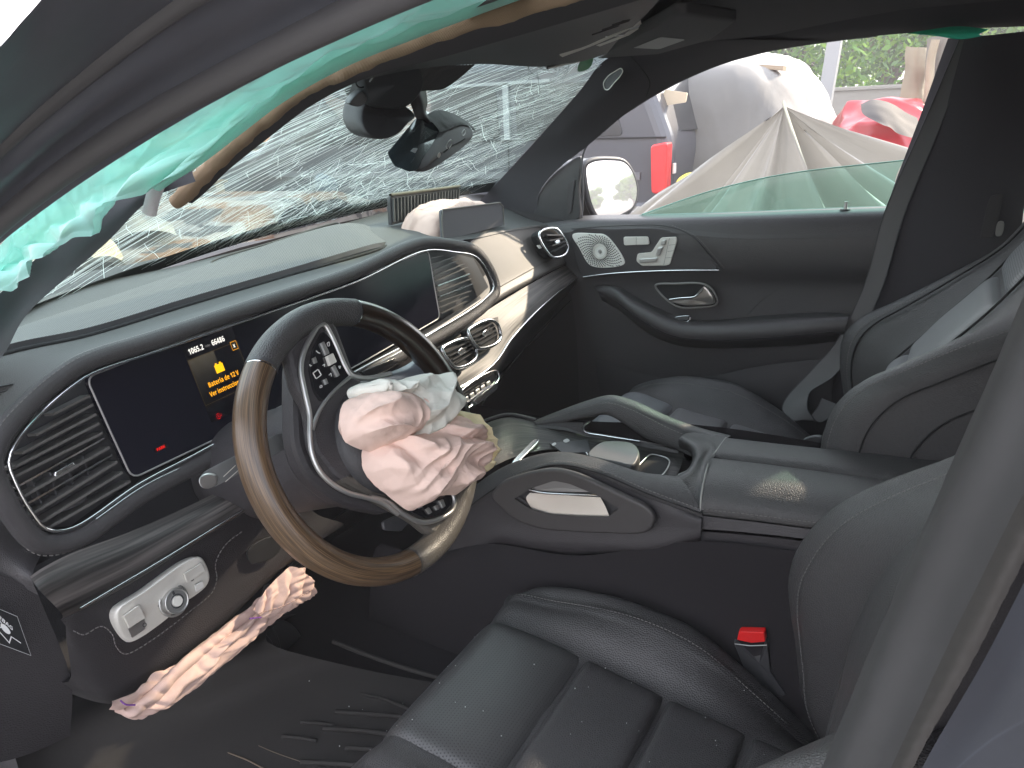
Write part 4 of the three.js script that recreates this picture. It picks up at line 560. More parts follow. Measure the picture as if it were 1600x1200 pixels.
  for (let i = 0; i < 5; i++) part('vane', bar(vf[2 * i], vf[2 * i + 1], .002, .02, [scrF.elements[8], scrF.elements[9], scrF.elements[10]]), M.plasticDark, ventL);
  const ventR = part('air_vent', plate(rshape([[.4029,.0651],[.4826,.047],[.5579,.0149],[.586,-.0626],[.3789,-.0888],[.3978,-.0118]]), scrF, .004, 0, -.026), M.plasticDark, dash);
  const SR = [[.1378,1.1252,-.2982],[.1819,1.1231,-.2973],[.1387,1.1119,-.2951],[.2203,1.1139,-.295],[.1381,1.1002,-.2924],[.2356,1.1045,-.2927],[.138,1.0896,-.29],[.2506,1.0935,-.2901],[.1379,1.079,-.2876],[.2594,1.085,-.288],[.1378,1.0684,-.2851],[.2607,1.0707,-.2848],[.1372,1.0565,-.2824],[.2608,1.0593,-.2822],[.135,1.0463,-.2801],[.2609,1.048,-.2796],[.1328,1.0361,-.2778],[.2499,1.0346,-.2766],[.1301,1.0246,-.2752],[.236,1.0262,-.2747],[.1295,1.0126,-.2724],[.2269,1.0169,-.2727]];
  for (let i = 0; i < 11; i++) { const ch = i === 5 || i === 7; slat(SR[2 * i], SR[2 * i + 1], ch ? .0024 : .0016, ch ? M.chrome : slatMat, ventR, .010); }

  // passenger side face: pad, crease, shadow gap, wood
  const p0 = [[.0573,.9867,-.3],[.1949,1.0217,-.315],[.3546,1.1244,-.338],[.5587,1.1255,-.345],[.7304,1.1124,-.34],[.8259,1.093,-.325],[.9942,1.0625,-.32]];
  const p1 = [[.0425,.9598,-.275],[.1969,.9812,-.282],[.3732,1.0125,-.285],[.5383,1.0241,-.29],[.7016,1.0336,-.295],[.8298,1.032,-.295],[.9737,1.0182,-.3]];
  const p2 = [[.0414,.9406,-.268],[.1738,.9569,-.268],[.3468,.9888,-.27],[.5268,1.0011,-.275],[.7176,1.0107,-.28],[.8297,1.0051,-.285],[.9752,.9933,-.29]];
  part('front_pad', sheet([p0, p1, p2, off(p2, [0, -.012, -.02])], 50, 20), M.pad, dash);
  part('pad_seam', tube(off(p1.slice(2), [0, .0015, .0015]), .0009, 40, false, 5), mat([.10, .09, .08], .8), dash);
  part('leather_badge', pebble([[.5938,1.0801,-.2945],[.6007,1.0709,-.291],[.6427,1.069,-.2945],[.646,1.0768,-.298]], [0, .001, .001], { n: 30, sharp: 1, round: .1 }), M.satinLight, dash);
  const w0 = [[-.1477,.9255,-.265],[.009,.9341,-.268],[.1238,.953,-.27],[.3067,.9765,-.272],[.5319,.9949,-.278],[.7372,1.0035,-.282],[.8425,.9955,-.285]], w1 = [[-.1402,.8936,-.215],[-.0174,.896,-.22],[.1107,.8863,-.225],[.2528,.9051,-.225],[.3577,.9387,-.235],[.5378,.9649,-.245],[.7459,.9805,-.255],[.863,.9766,-.26]], w2 = [[-.1486,.8791,-.195],[-.0357,.8817,-.2],[.0918,.8742,-.205],[.2321,.8831,-.21],[.3337,.9138,-.222],[.5184,.9502,-.235],[.7393,.9715,-.248],[.8654,.9653,-.255]];
  part('wood_trim', sheet([w0, w1, w2], 60, 14), M.woodGrey, dash);
  part('trim_strip', tube(off(w2, [0, -.001, .002]), .0022, 70, false, 6), M.chrome, dash);
  const l1 = [[-.1385,.8425,-.2],[-.0185,.8478,-.205],[.1122,.8356,-.215],[.2614,.8415,-.225],[.3617,.874,-.24],[.5543,.9131,-.255],[.7828,.9435,-.265],[.917,.9353,-.27]];
  part('lower_pad', sheet([off(w2, [0, -.003, -.002]), l1, off(l1, [0, -.05, -.05]), off(l1, [0, -.14, -.10]), off(l1, [0, -.26, -.24]), off(l1, [0, -.40, -.36])], 40, 24), M.leather, dash);
  part('glovebox_gap', tube(off([[.2051,.7735,-.245],[.3481,.8232,-.252],[.4955,.8592,-.262],[.7046,.8973,-.275],[.8726,.9199,-.285]], [0, 0, .004]), .0014, 40, false, 5), M.black, dash);
  part('glovebox_latch', pebble([[.2186,.8007,-.24],[.2462,.8127,-.243],[.2567,.806,-.243],[.2315,.7931,-.24]], [0, 0, .003], { n: 20 }), M.satin, dash);
  // centre vents
  const cv2 = [[[.0542,.9579,-.231],[.0756,.9609,-.235],[.1537,.9529,-.238],[.1734,.9394,-.234],[.1688,.9144,-.226],[.1446,.9063,-.222],[.084,.9128,-.216],[.0681,.9217,-.217]], [[.1543,.9687,-.234],[.1753,.9727,-.238],[.2515,.9691,-.241],[.2764,.9544,-.237],[.2748,.9257,-.229],[.2485,.9183,-.225],[.1819,.9259,-.219],[.1641,.9337,-.22]]];
  for (const L0 of cv2) {
    const L = off(L0, [0, .004, .012]), v = part('centre_vent', pebble(off(L, [0, -.002, -.006]), [0, -.004, -.016], { n: 48, round: .08 }), M.black, dash);
    part('vent_frame', tube(L, .0042, 80, true, 8), M.chrome, v);
    const mid = (t, s) => [0, 1, 2].map((q) => lerp(lerp(L[0][q], L[6][q], t), lerp(L[2][q], L[4][q], t), s) - (q === 2 ? .003 : 0));
    for (let i = 1; i < 5; i++) part('slat', bar(mid(i / 5, .02), mid(i / 5, .98), .0022, .012, [0, .3, 1]), M.plasticDark, v);
    part('vent_tab', pebble([mid(.42, .35), mid(.32, .62), mid(.50, .68), mid(.62, .38)], [0, .001, .006], { n: 24, round: .15 }), M.chrome, v);
  }
  part('vent_housing', sheet([[[.0447,.9492,-.236],[.1471,.9583,-.243],[.2435,.9691,-.246],[.323,.9628,-.248]], [[.0441,.9197,-.216],[.1307,.907,-.216],[.2324,.9128,-.222],[.3053,.9294,-.232]]], 20, 6, { d: () => .004 }), M.woodGrey, dash);
  // right end vent
  { const L = [[.6106,1.1039,-.2954],[.6259,1.1149,-.294],[.672,1.1141,-.2784],[.6846,1.101,-.2698],[.6946,1.0646,-.2543],[.678,1.0468,-.2539],[.6386,1.0443,-.2662],[.6251,1.0545,-.2741]], v = part('side_vent', pebble(off(L, [0, -.002, -.006]), [0, -.004, -.02], { n: 48, round: .08 }), M.black, dash);
    part('vent_frame', tube(L, .0034, 80, true, 8), M.chrome, v); const mid = (t, s) => [0, 1, 2].map((q) => lerp(lerp(L[1][q], L[6][q], t), lerp(L[3][q], L[4][q], t), s));
    for (let i = 1; i < 5; i++) part('slat', bar(mid(i / 5, .04), mid(i / 5, .9), .003, .016, [0, .3, 1]), M.plasticDark, v);
    part('vent_tab', pebble([mid(.46, .35), mid(.42, .6), mid(.55, .62), mid(.6, .37)], [0, .001, .006], { n: 24, round: .15 }), M.chrome, v);
    part('side_grille', Array.from({ length: 6 }, (_, i) => box([.60 + i * .016, 1.155 + i * .0005, -.47 + i * .003], [.009, .006, .012])), M.black, dash); }
  // climate switch row under the wood
  { const L = [[.0529,.8628,-.192],[.2305,.8632,-.205],[.2294,.8492,-.2],[.2045,.843,-.195],[.0539,.8385,-.185]], s = part('switch_panel', pebble(L, [0, -.012, -.012], { n: 40, sharp: 1, round: .05 }), M.gloss, dash);
    part('switch_bar', pebble(off([[.0937,.8439,-.186],[.206,.8486,-.194],[.21,.8386,-.192],[.1956,.8332,-.19],[.1074,.831,-.183]], [0, 0, .006]), [0, -.006, -.006], { n: 30, sharp: 1, round: .1 }), M.chrome, s);
    for (let i = 0; i < 5; i++) part('switch', pebble([[0, 0], [9, -6], [10, -1], [1, 5]].map((_, k) => { const A = [[.071,.857,-.189],[.192,.8585,-.198]], t = i / 5 + (k === 1 || k === 2 ? .13 : 0); return [lerp(A[0][0], A[1][0], t), lerp(A[0][1], A[1][1], t) - (k > 1 ? .008 : 0), lerp(A[0][2], A[1][2], t) + .003 + (k > 1 ? .002 : 0)]; }), [0, 0, .003], { n: 20, sharp: 1 }), M.satin, s);
    part('panel_rim', tube(off(L, [0, .001, .003]), .0016, 50, true, 5), M.chrome, s); }
  // centre panel behind the wheel with a hazard switch
  part('hazard_switch', pebble([[-.1675,.9798,-.24],[-.1124,.9769,-.243],[-.0571,.9751,-.246],[-.0546,.9646,-.243],[-.1001,.9612,-.24],[-.1563,.9646,-.237]], [0, .002, .006], { n: 40, sharp: 1, round: .1 }), M.gloss, dash);

  // driver side: wood panel, leather lower panel, light switches
  const a0 = [[-.7578,.9253,-.212],[-.7449,.9256,-.216],[-.7067,.9214,-.225],[-.6303,.9086,-.23],[-.534,.9012,-.232],[-.4474,.8991,-.232],[-.3556,.8999,-.232]], a1 = [[-.7637,.9223,-.188],[-.7529,.9217,-.19],[-.7213,.9128,-.198],[-.6497,.8987,-.204],[-.5553,.8947,-.206],[-.4665,.8947,-.208],[-.3711,.8935,-.21]], a2 = [[-.7511,.8801,-.178],[-.7454,.8797,-.178],[-.7314,.8768,-.18],[-.668,.8705,-.186],[-.5734,.8738,-.188],[-.4854,.8772,-.19],[-.3814,.8794,-.195]];
  part('wood_trim', sheet([a0, a1, a2, off(a2, [0, -.01, -.01])], 60, 16), M.woodGrey, dash);
  part('trim_strip', tube(off([[-.7316,.876,-.18],[-.7016,.874,-.184],[-.6217,.8731,-.188],[-.4875,.8782,-.19]], [0, .001, .002]), .0016, 40, false, 6), M.chrome, dash);
  const b1 = [[-.748,.8681,-.186],[-.743,.8555,-.187],[-.7295,.8405,-.19],[-.6614,.8351,-.195],[-.5736,.837,-.198],[-.4773,.8451,-.2],[-.3625,.8548,-.205]], b2 = [[-.7456,.8326,-.2],[-.7394,.8069,-.2],[-.7169,.7659,-.2],[-.6581,.76,-.205],[-.5599,.7587,-.21],[-.4592,.7781,-.215],[-.3307,.7888,-.22]], b3 = [[-.749,.7751,-.21],[-.7327,.7427,-.21],[-.7027,.7041,-.21],[-.6363,.6978,-.215],[-.5301,.7019,-.22],[-.4087,.7221,-.225],[-.2534,.7211,-.23]];
  part('lower_panel', sheet([off(a2, [0, -.008, -.008]), b1, b2, b3, off(b3, [0, -.02, -.05]), off(b3, [0, -.03, -.18]), off(b3, [0, .05, -.34])], 50, 30), M.lower, dash);
  part('stitching', dashes(off([[-.7452,.8526,-.187],[-.7344,.8388,-.189],[-.7138,.8353,-.192],[-.7015,.8141,-.196],[-.6985,.7911,-.2],[-.6882,.7716,-.203],[-.6522,.7659,-.205],[-.5908,.7691,-.208],[-.5512,.7746,-.21],[-.5418,.7908,-.208],[-.5414,.8183,-.204],[-.5241,.8389,-.2],[-.489,.8449,-.2]], [0, .003, .010]), .004, .0025, .0005), M.stitch, dash);
  { // light switch module
    const L = off([[-.6963,.8352,-.19],[-.6925,.8465,-.188],[-.6529,.8485,-.19],[-.5889,.8535,-.193],[-.5693,.8478,-.194],[-.5601,.8314,-.197],[-.5562,.8016,-.202],[-.564,.7921,-.204],[-.6091,.7875,-.205],[-.6239,.7802,-.207],[-.6752,.7786,-.207],[-.6846,.789,-.205]], [0, .004, .012]);
    const s = part('light_switch_panel', pebble(L, [0, -.006, -.020], { n: 72, round: .06, end: .3 }), M.satinLight, dash);
    const O = V3([-.6186,.8066,-.197]).add(new THREE.Vector3(0, .006, .014)), ux = V3([-.5806,.8079,-.197]).sub(V3([-.6545,.8045,-.197])).normalize(), nn = new THREE.Vector3(-.05, .28, .96).normalize(), uy = new THREE.Vector3().crossVectors(nn, ux).normalize(); nn.crossVectors(ux, uy);
    const K = new THREE.Matrix4().makeBasis(ux, uy, nn).setPosition(O), cyl = (r1, r2, h, z) => { const g = new THREE.CylinderGeometry(r1, r2, h, 40); g.rotateX(Math.PI / 2); g.translate(0, 0, z); return g.applyMatrix4(K); }, tor = (R, r, z) => { const g = new THREE.TorusGeometry(R, r, 8, 48); g.translate(0, 0, z); return g.applyMatrix4(K); };
    const kn = part('rotary_knob', [cyl(.0155, .0175, .010, .003), tor(.0155, .0012, .008)], M.satin, s);
    part('knob_ring', tor(.0085, .0009, .0085), M.plasticDark, kn); part('knob_button', cyl(.0065, .0072, .003, .009), M.satinLight, kn); part('knob_mark', box([0, .0125, .0085], [.003, .005, .001], K), M.plasticDark, kn);
    part('knob_recess', tor(.0195, .0014, .0005), M.satin, s);
    const key = (L2, m, d) => part('switch_key', pebble(off(L2, [0, .005, .0145]), [0, d * .3, d], { n: 36, sharp: 1, round: .08 }), m, s);
    key([[-.6888,.8332,-.192],[-.6677,.8354,-.192],[-.6603,.8087,-.199],[-.6819,.8075,-.2]], M.satinLight, .004); key([[-.6001,.839,-.194],[-.5718,.8386,-.196],[-.5666,.8216,-.198],[-.5955,.8206,-.199]], M.satinLight, .003);
    key([[-.5857,.8104,-.199],[-.5729,.8093,-.2],[-.5706,.798,-.202],[-.5834,.7974,-.203]], M.white, .003);
    part('key_recess', pebble(off([[-.6815,.8053,-.2],[-.6594,.8057,-.2],[-.6592,.7897,-.203],[-.6773,.7868,-.205]], [0, .005, .0135]), [0, 0, .001], { n: 30, sharp: 1, round: .05 }), M.satin, s);
    part('key_mark', [path([[-.030, .012, .001], [-.028, .014, .001]], .0006).applyMatrix4(K), tor(.0022, .0004, .0), ...[[-.046, -.004], [.032, .012]].map(([x, y]) => { const g = new THREE.TorusGeometry(.0022, .0005, 5, 20); g.translate(x, y, .003); return g.applyMatrix4(K); }), ...[[-.019, .006], [-.013, .017], [-.003, .022], [.010, .021]].map(([x, y]) => box([x, y, .0005], [.004, .0012, .0006], K))], M.plasticDark, s);
  }
  // card slot and open recess by the column
  part('recess', pebble([[-.481,.8046,-.205],[-.4379,.805,-.205],[-.4144,.7825,-.207],[-.4278,.7661,-.21],[-.4737,.7768,-.21]], [0, 0, .003], { n: 30, round: .08 }), M.black, dash);
  // column cowl and stalk
  const cw = part('column_cowl', pebble([[-.47, 1.035, -.06], [-.43, 1.055, -.07], [-.40, 1.055, -.07], [-.36, 1.035, -.06], [-.345, .985, -.04], [-.36, .935, -.02], [-.42, .915, -.01], [-.46, .93, -.02], [-.49, .98, -.04]].map(([x, y, z]) => [x - .01, y - .005, z]), [0, -.09, -.24], { n: 60, round: .1, end: .1 }), M.soft, dash);
  const st = part('stalk', pebble([[0, 0], [1, 1], [2, 0], [1, -1]].map((_, k) => [[-.6086,1.0108,-.09], [-.592,1.0126,-.09], [-.5853,.9979,-.085], [-.6021,.9922,-.085]][k]), V3([-.4915,1.0095,-.08]).sub(V3([-.5958,1.0021,-.088])).toArray(), { n: 40, round: .12, end: .06 }), mat([.13, .135, .135], .5), dash, 'grey column stalk with a bright oval end');
  part('stalk_tip', pebble([[-.6083,1.0112,-.088],[-.5975,1.0113,-.088],[-.5879,1.004,-.086],[-.5893,.9964,-.085],[-.6015,.9953,-.085],[-.6099,1.0024,-.086]], [-.006, .0, .004], { n: 40, round: .25 }), M.satin, st);
  part('stalk_marks', strips([[off([-.5944,1.0077,-.068] && [[-.5948,1.0092,-.066], [-.5759,1.0157,-.066]], [0, 0, 0]), .8], [[[-.5936,1.0019,-.066], [-.5736,1.008,-.066]], .8]], .0012, [0, .3, 1]), M.satinLight, st);
  // label on the dash end
  { const k = document.createElement('canvas'); k.width = 256; k.height = 256; const x = k.getContext('2d'); x.fillStyle = '#101114'; x.fillRect(0, 0, 256, 256); x.fillStyle = x.strokeStyle = '#d8d8d8'; x.save(); x.translate(60, 30); x.rotate(.5); x.font = 'bold 40px sans-serif'; x.fillText('AIRBAG', -10, 30); x.restore(); x.lineWidth = 7; x.beginPath(); x.arc(60, 110, 30, 0, 7); x.stroke(); x.beginPath(); x.ellipse(110, 130, 34, 24, .8, 0, 7); x.fill(); x.beginPath(); x.moveTo(60, 160); x.lineTo(120, 220); x.lineTo(140, 170); x.lineTo(200, 190); x.stroke(); x.lineWidth = 3; x.strokeRect(3, 3, 250, 250);
    const tx2 = new THREE.CanvasTexture(k); tx2.colorSpace = THREE.SRGBColorSpace; const g = new THREE.BufferGeometry(), P = [[-.7997,.9096,-.24],[-.7755,.8764,-.235],[-.7776,.8263,-.225],[-.8086,.8681,-.23]]; g.setAttribute('position', new THREE.Float32BufferAttribute([...P[0], ...P[3], ...P[2], ...P[0], ...P[2], ...P[1]], 3)); g.setAttribute('uv', new THREE.Float32BufferAttribute([0, 1, 0, 0, 1, 0, 0, 1, 1, 0, 1, 1], 2)); g.computeVertexNormals(); g.translate(0, .002, .008);
    part('warning_label', g, new THREE.MeshStandardMaterial({ map: tx2, roughness: .6, side: THREE.DoubleSide }), dash); }
  part('end_cap', sheet([[[-.8212,.9756,-.28],[-.7988,.9525,-.26],[-.7604,.9115,-.25],[-.7421,.8795,-.245]], [[-.8553,.8939,-.25],[-.8204,.8708,-.245],[-.7819,.818,-.24],[-.7385,.7584,-.235]], [[-.8951,.7596,-.24],[-.86,.7263,-.24],[-.8022,.6864,-.25],[-.7471,.6625,-.26]]], 20, 14), M.lower, dash);
  part('end_pad', sheet([[[-.7672,1.0782,-.3],[-.7472,1.0391,-.295],[-.7352,1.0101,-.29],[-.7283,.9495,-.28],[-.7149,.9165,-.27]], [[-.7973,1.013,-.27],[-.7766,.9795,-.265],[-.7638,.9568,-.262],[-.7538,.9276,-.255],[-.7453,.9071,-.24]], [[-.8245,.971,-.275],[-.8,.9443,-.262],[-.7696,.9145,-.258],[-.7562,.9001,-.25],[-.7429,.8807,-.243]]], 20, 12), M.leather, dash);
}
// ---------------------------------------------------------------- steering wheel, turned to the right
const WF = frame(...[[-.4215,1.0046,.0083],[.9989,0,.0467],[.0196,.9075,-.4196]]), wl = (x, y, h) => new THREE.Vector3(x, y, h).applyMatrix4(WF).toArray();
const wheel = thing('steering_wheel', 'turned steering wheel with brown wood and black leather rim', 'steering wheel', wl(0, 0, 0));
{
  const R = .1720, ang = (p) => Math.atan2(p[1], p[0]);
  const [jl, ju, jb] = [[-.112,.1372],[.0549,.1603],[-.0236,-.1743]];
  const aL = ang(jl), aU = ang(ju); let aB = ang(jb); if (aB > 0) aB -= 2 * Math.PI;
  const aR = aB + (aL - aU);
  const arc = (a0, a1, k = 1, d) => { const P = [], n = Math.max(6, Math.round(Math.abs(a1 - a0) * 34)); for (let j = 0; j <= 22; j++) { const q = j / 22 * 2 * Math.PI, rr = R + .0180 * k * Math.cos(q), h = .0222 * k * Math.sin(q); P.push(Array.from({ length: n + 1 }, (_, i) => { const a = lerp(a0, a1, i / n); return wl(Math.cos(a) * rr, Math.sin(a) * rr, h); })); } const g = grid(P); return d ? displace(g, d) : g; };
  part('leather_grip', arc(aU, aL, 1.0, (u, v, x, y, z) => .0006 * fbm(x * 30, y * 30, z * 30)), M.leatherSeat, wheel);
  part('leather_grip', arc(aB, aR, 1.02, (u, v, x, y, z) => .0016 * (fbm(x * 40, y * 40, z * 40) - .5) - .004 * sstep(.72, .95, noise3(x * 22, y * 22, z * 22 + 3))), mat([.085, .078, .068], .38, { bumpMap: T.leather, bumpScale: .0004 }), wheel, 'worn, torn leather grip');
  part('wood_grip', arc(aL, aB + 2 * Math.PI, .985), M.woodBrown, wheel, 'brown wood lower rim');
  part('wood_grip', arc(aR, aU, .985), mat([.17, .155, .145], .3, { map: T.woodbrown, clearcoat: .8, clearcoatRoughness: .15 }), wheel, 'dark wood upper rim');
  const joint = (a) => arc(a - .012, a + .012, 1.03);
  for (const a of [aL, aU, aB, aR]) part('rim_joint', joint(a), M.plasticDark, wheel);
  part('rim_joint', [arc(aU - .022, aU - .016, 1.01), arc(aL + .016, aL + .024, 1.0)], M.chrome, wheel);
  // spokes and hub
  part('back_shell', plate(rshape([[-.0486,.1357],[-.0808,.0762],[-.1017,.0324],[-.1031,-.0085],[-.0741,-.057],[-.0074,-.1057],[.0766,-.1001],[.1133,.0066],[.0351,.0871],[.0084,.1556]], .02), WF, .03, .008, -.045), M.soft, wheel);
  part('spoke', plate(rshape([[-.0714,.1462],[-.03,.1667],[.0101,.1707],[.0163,.1511],[.0111,.0834],[.0411,.0249],[-.0359,-.0548],[-.082,-.0271],[-.0963,.0194],[-.0785,.0678],[-.0833,.095]], .012), WF, .020, .006, -.010), M.leather, wheel);
  part('spoke', plate(rshape([[-.082,-.0271],[-.0015,-.0056],[.1007,-.0562],[.1276,-.1133],[.1088,-.161],[.054,-.1759],[.0218,-.1554],[.0036,-.1243],[-.0334,-.0813]], .012), WF, .020, .006, -.010), mat([.085, .078, .068], .40, { bumpMap: T.leather, bumpScale: .0003 }), wheel);
  { const P = []; for (let j = 0; j <= 18; j++) { const s = j / 18; P.push(Array.from({ length: 61 }, (_, i) => { const a = i / 60 * 2 * Math.PI, r = .079 * s; return wl(Math.cos(a) * r + .012, Math.sin(a) * r - .006, .004 + .030 * Math.pow(1 - Math.pow(s, 3), .6)); })); } part('airbag_cover', grid(P), mat([.034, .034, .037], .5, { bumpMap: T.leather, bumpScale: .0003 }), wheel, 'round hub cover torn open by the airbag'); }
  const pad = part('button_panel', plate(rshape([[-.0119,.1508],[-.0057,.1359],[-.0033,.0834],[-.0281,.0773],[-.0596,.0671],[-.0631,.0838],[-.056,.1106],[-.0374,.1334]], .006), WF, .006, .001, .009), M.gloss, wheel);
  part('spoke_trim', tube([...[[-.4448,.9166,.0634],[-.4586,.936,.0538],[-.4776,.9515,.0457],[-.5015,.9681,.0369],[-.5171,.9855,.0281],[-.5255,1.0036,.0193],[-.5253,1.0235,.0101],[-.5167,1.044,.001],[-.5051,1.063,-.0072],[-.4969,1.0897,-.0192],[-.4885,1.1134,-.0298],[-.4746,1.1296,-.0367],[-.45,1.146,-.0431],[-.4347,1.1535,-.0458],[-.4262,1.1531,-.0453],[-.4235,1.1452,-.0415],[-.4228,1.1232,-.0313],[-.4236,1.1006,-.0208],[-.4205,1.0875,-.0146],[-.396,1.0762,-.0082],[-.356,1.0705,-.0037]]], .0034, 160, false, 9), M.satin, wheel);
  part('spoke_trim', tube([[-.4214,1.0861,-.014],[-.4451,1.0809,-.0127],[-.4695,1.0733,-.0103],[-.4924,1.0619,-.0061],[-.5103,1.0479,-.0005]], .0026, 40, false, 8), M.satin, wheel);
  const key = (pts, m, d = .003) => part('button', pebble(pts, [0, .42 * d, .9 * d], { n: 28, sharp: 1, round: .12 }), m, pad);
  key([[-.4481,1.118,-.0289],[-.4366,1.1189,-.0288],[-.437,1.1077,-.0237],[-.4499,1.1065,-.0237]], M.satinLight, .005);
  key([[-.4466,1.1342,-.0364],[-.4407,1.1351,-.0365],[-.4404,1.1199,-.0294],[-.4473,1.1193,-.0295]], M.satin); key([[-.4457,1.1045,-.0226],[-.4406,1.1055,-.0228],[-.44,1.0925,-.0167],[-.445,1.0915,-.0165]], M.satin);
  key([[-.4684,1.1211,-.0313],[-.4627,1.1219,-.0314],[-.4638,1.1151,-.0283],[-.4682,1.1148,-.0284]], M.satin); key([[-.4659,1.0945,-.0189],[-.4615,1.0948,-.0188],[-.4621,1.0886,-.016],[-.4666,1.0884,-.0161]], M.satin);
  part('button_mark', [path([[-.4752,1.1059,-.024],[-.4656,1.1079,-.0245],[-.4649,1.1006,-.0211],[-.4745,1.0987,-.0207]], .0007, true, 5), path([[-.4354,1.1322,-.0344],[-.4317,1.1329,-.0345],[-.4334,1.1285,-.0326],[-.4366,1.1286,-.0327]], .0005, true, 5), path([[-.4563,1.1281,-.0335],[-.4548,1.1254,-.0321],[-.4525,1.124,-.0314]], .0006, false, 5), path([[-.4739,1.1164,-.0289],[-.4743,1.1142,-.0279],[-.4721,1.1144,-.0278]], .0006, false, 5), path([[-.4736,1.0898,-.0165],[-.4706,1.0897,-.0163],[-.4718,1.0877,-.0154],[-.4749,1.0878,-.0157]], .0005, true, 5), path([[-.4539,1.0974,-.0191],[-.4499,1.0986,-.0195],[-.4511,1.095,-.0179]], .0005, false, 5), path([[-.434,1.1029,-.0207],[-.4311,1.1021,-.0202],[-.4338,1.0996,-.0192]], .0005, true, 5), path([[-.4568,1.1101,-.0251],[-.4532,1.1107,-.0252],[-.4549,1.108,-.0241]], .0005, false, 5)], M.white, pad);
  const pad2 = part('button_panel', plate(rshape([[-.0155,-.0824],[.0193,-.0816],[.0823,-.114],[.0776,-.1327],[.0524,-.1383],[.0211,-.1307],[.0007,-.1123]], .006), WF, .006, .001, .009), M.gloss, wheel);
  part('spoke_trim', tube([[-.4741,.9516,.0458],[-.4517,.9355,.0544],[-.4371,.9132,.0654],[-.4134,.8914,.0766],[-.3791,.882,.0825],[-.3526,.8828,.0834],[-.343,.894,.0787],[-.3475,.9139,.0692]], .0034, 70, false, 9), M.satin, wheel);
  for (const L of [[[-.4021,.9039,.0724],[-.3955,.9036,.0728],[-.3941,.896,.0764],[-.3996,.8959,.0762]], [[-.3852,.9008,.0746],[-.38,.9003,.0751],[-.3802,.8942,.0779],[-.3853,.8948,.0774]], [[-.3739,.903,.0741],[-.366,.9023,.0749],[-.367,.8929,.0791],[-.3743,.8926,.079]], [[-.4125,.9136,.0674],[-.405,.913,.0681],[-.4058,.9081,.0703],[-.4118,.909,.0696]], [[-.439,.9344,.0565],[-.426,.9314,.0586],[-.4266,.9232,.0623],[-.4363,.9274,.0599]]]) part('button', pebble(L, [0, .0013, .003], { n: 24, sharp: 1, round: .12 }), M.satin, pad2);
  part('paddle', plate(rshape([[-.0142,-.1109],[.0255,-.1159],[.029,-.1323],[.0099,-.1373],[-.0169,-.1218]], .004), WF, .006, .002, -.035), M.plasticDark, wheel);
}
// smooth column cover seen through the upper right of the rim
part('column_cover', sheet([[[-.3528,1.062,-.03],[-.2873,1.0563,-.035],[-.2367,1.0597,-.04],[-.2013,1.0492,-.05],[-.1862,1.032,-.05]], [[-.3818,1.0705,-.01],[-.3013,1.0536,-.015],[-.2326,1.0478,-.02],[-.2012,1.0244,-.03],[-.1961,1.0079,-.03]], [[-.3929,1.0319,0],[-.31,1.0217,0],[-.2417,1.0076,-.005],[-.2155,.9959,-.01],[-.212,.9647,-.01]]], 30, 14), mat([.20, .22, .25], .35), dash, 'smooth grey cover behind the wheel rim');

// deployed driver airbag, hanging from the hub
{
  const t = thing('steering_wheel_airbag', 'deflated pink and off-white airbag crumpled out of the steering wheel hub', 'airbag', wl(.06, -.02, .04));
  part('bag_panel', mound([[-.039,-.0019],[.0242,-.007],[.101,-.014],[.1381,-.0444],[.1404,-.0832],[.1135,-.1138],[.074,-.1186],[.0275,-.1075],[-.0163,-.1024],[-.0381,-.0736],[-.0539,-.0491],[-.0564,-.0223]], WF, .03, .075, { seed: 4, phi: .9, lam: .036, amp: .013, fr: 26, na: 260, ns: 110 }), M.bagPink, t, 'lower pink fold of the airbag');
  part('bag_panel', mound([[-.0349,.0676],[-.012,.0704],[.018,.0572],[.0601,.0518],[.1106,.0367],[.1182,.0169],[.1221,-.0135],[.0822,-.0258],[.0339,-.0332],[.0051,-.0217],[-.0011,.0249],[-.0245,.0487],[-.036,.0561]], WF, .035, .072, { seed: 9, phi: 2.2, lam: .036, amp: .013, fr: 24, na: 220, ns: 90, dir: [.5, 1, .6] }), M.bagWhite, t, 'off-white upper fold of the airbag');
  part('bag_panel', mound([[-.0723,.0397],[-.0545,.0581],[-.02,.0565],[.0204,.0448],[.0425,.023],[.0401,-.006],[.0085,-.02],[-.0363,-.0144],[-.0683,.0036],[-.0789,.0225]], WF, .045, .070, { seed: 15, phi: 1.9, lam: .036, amp: .013, fr: 26, na: 220, ns: 90, tilt: [.1, 0] }), M.bagPink, t, 'upper left pink fold of the airbag');
  part('bag_panel', mound([[.1212,-.0139],[.1497,-.0262],[.1714,-.0607],[.1576,-.0931],[.1303,-.1192],[.107,-.1189],[.1092,-.0832],[.1105,-.0444]], WF, .02, .055, { seed: 21, phi: .2, lam: .03, amp: .006, fr: 24 }), M.bagYellow, t, 'yellow stained edge of the airbag');
}
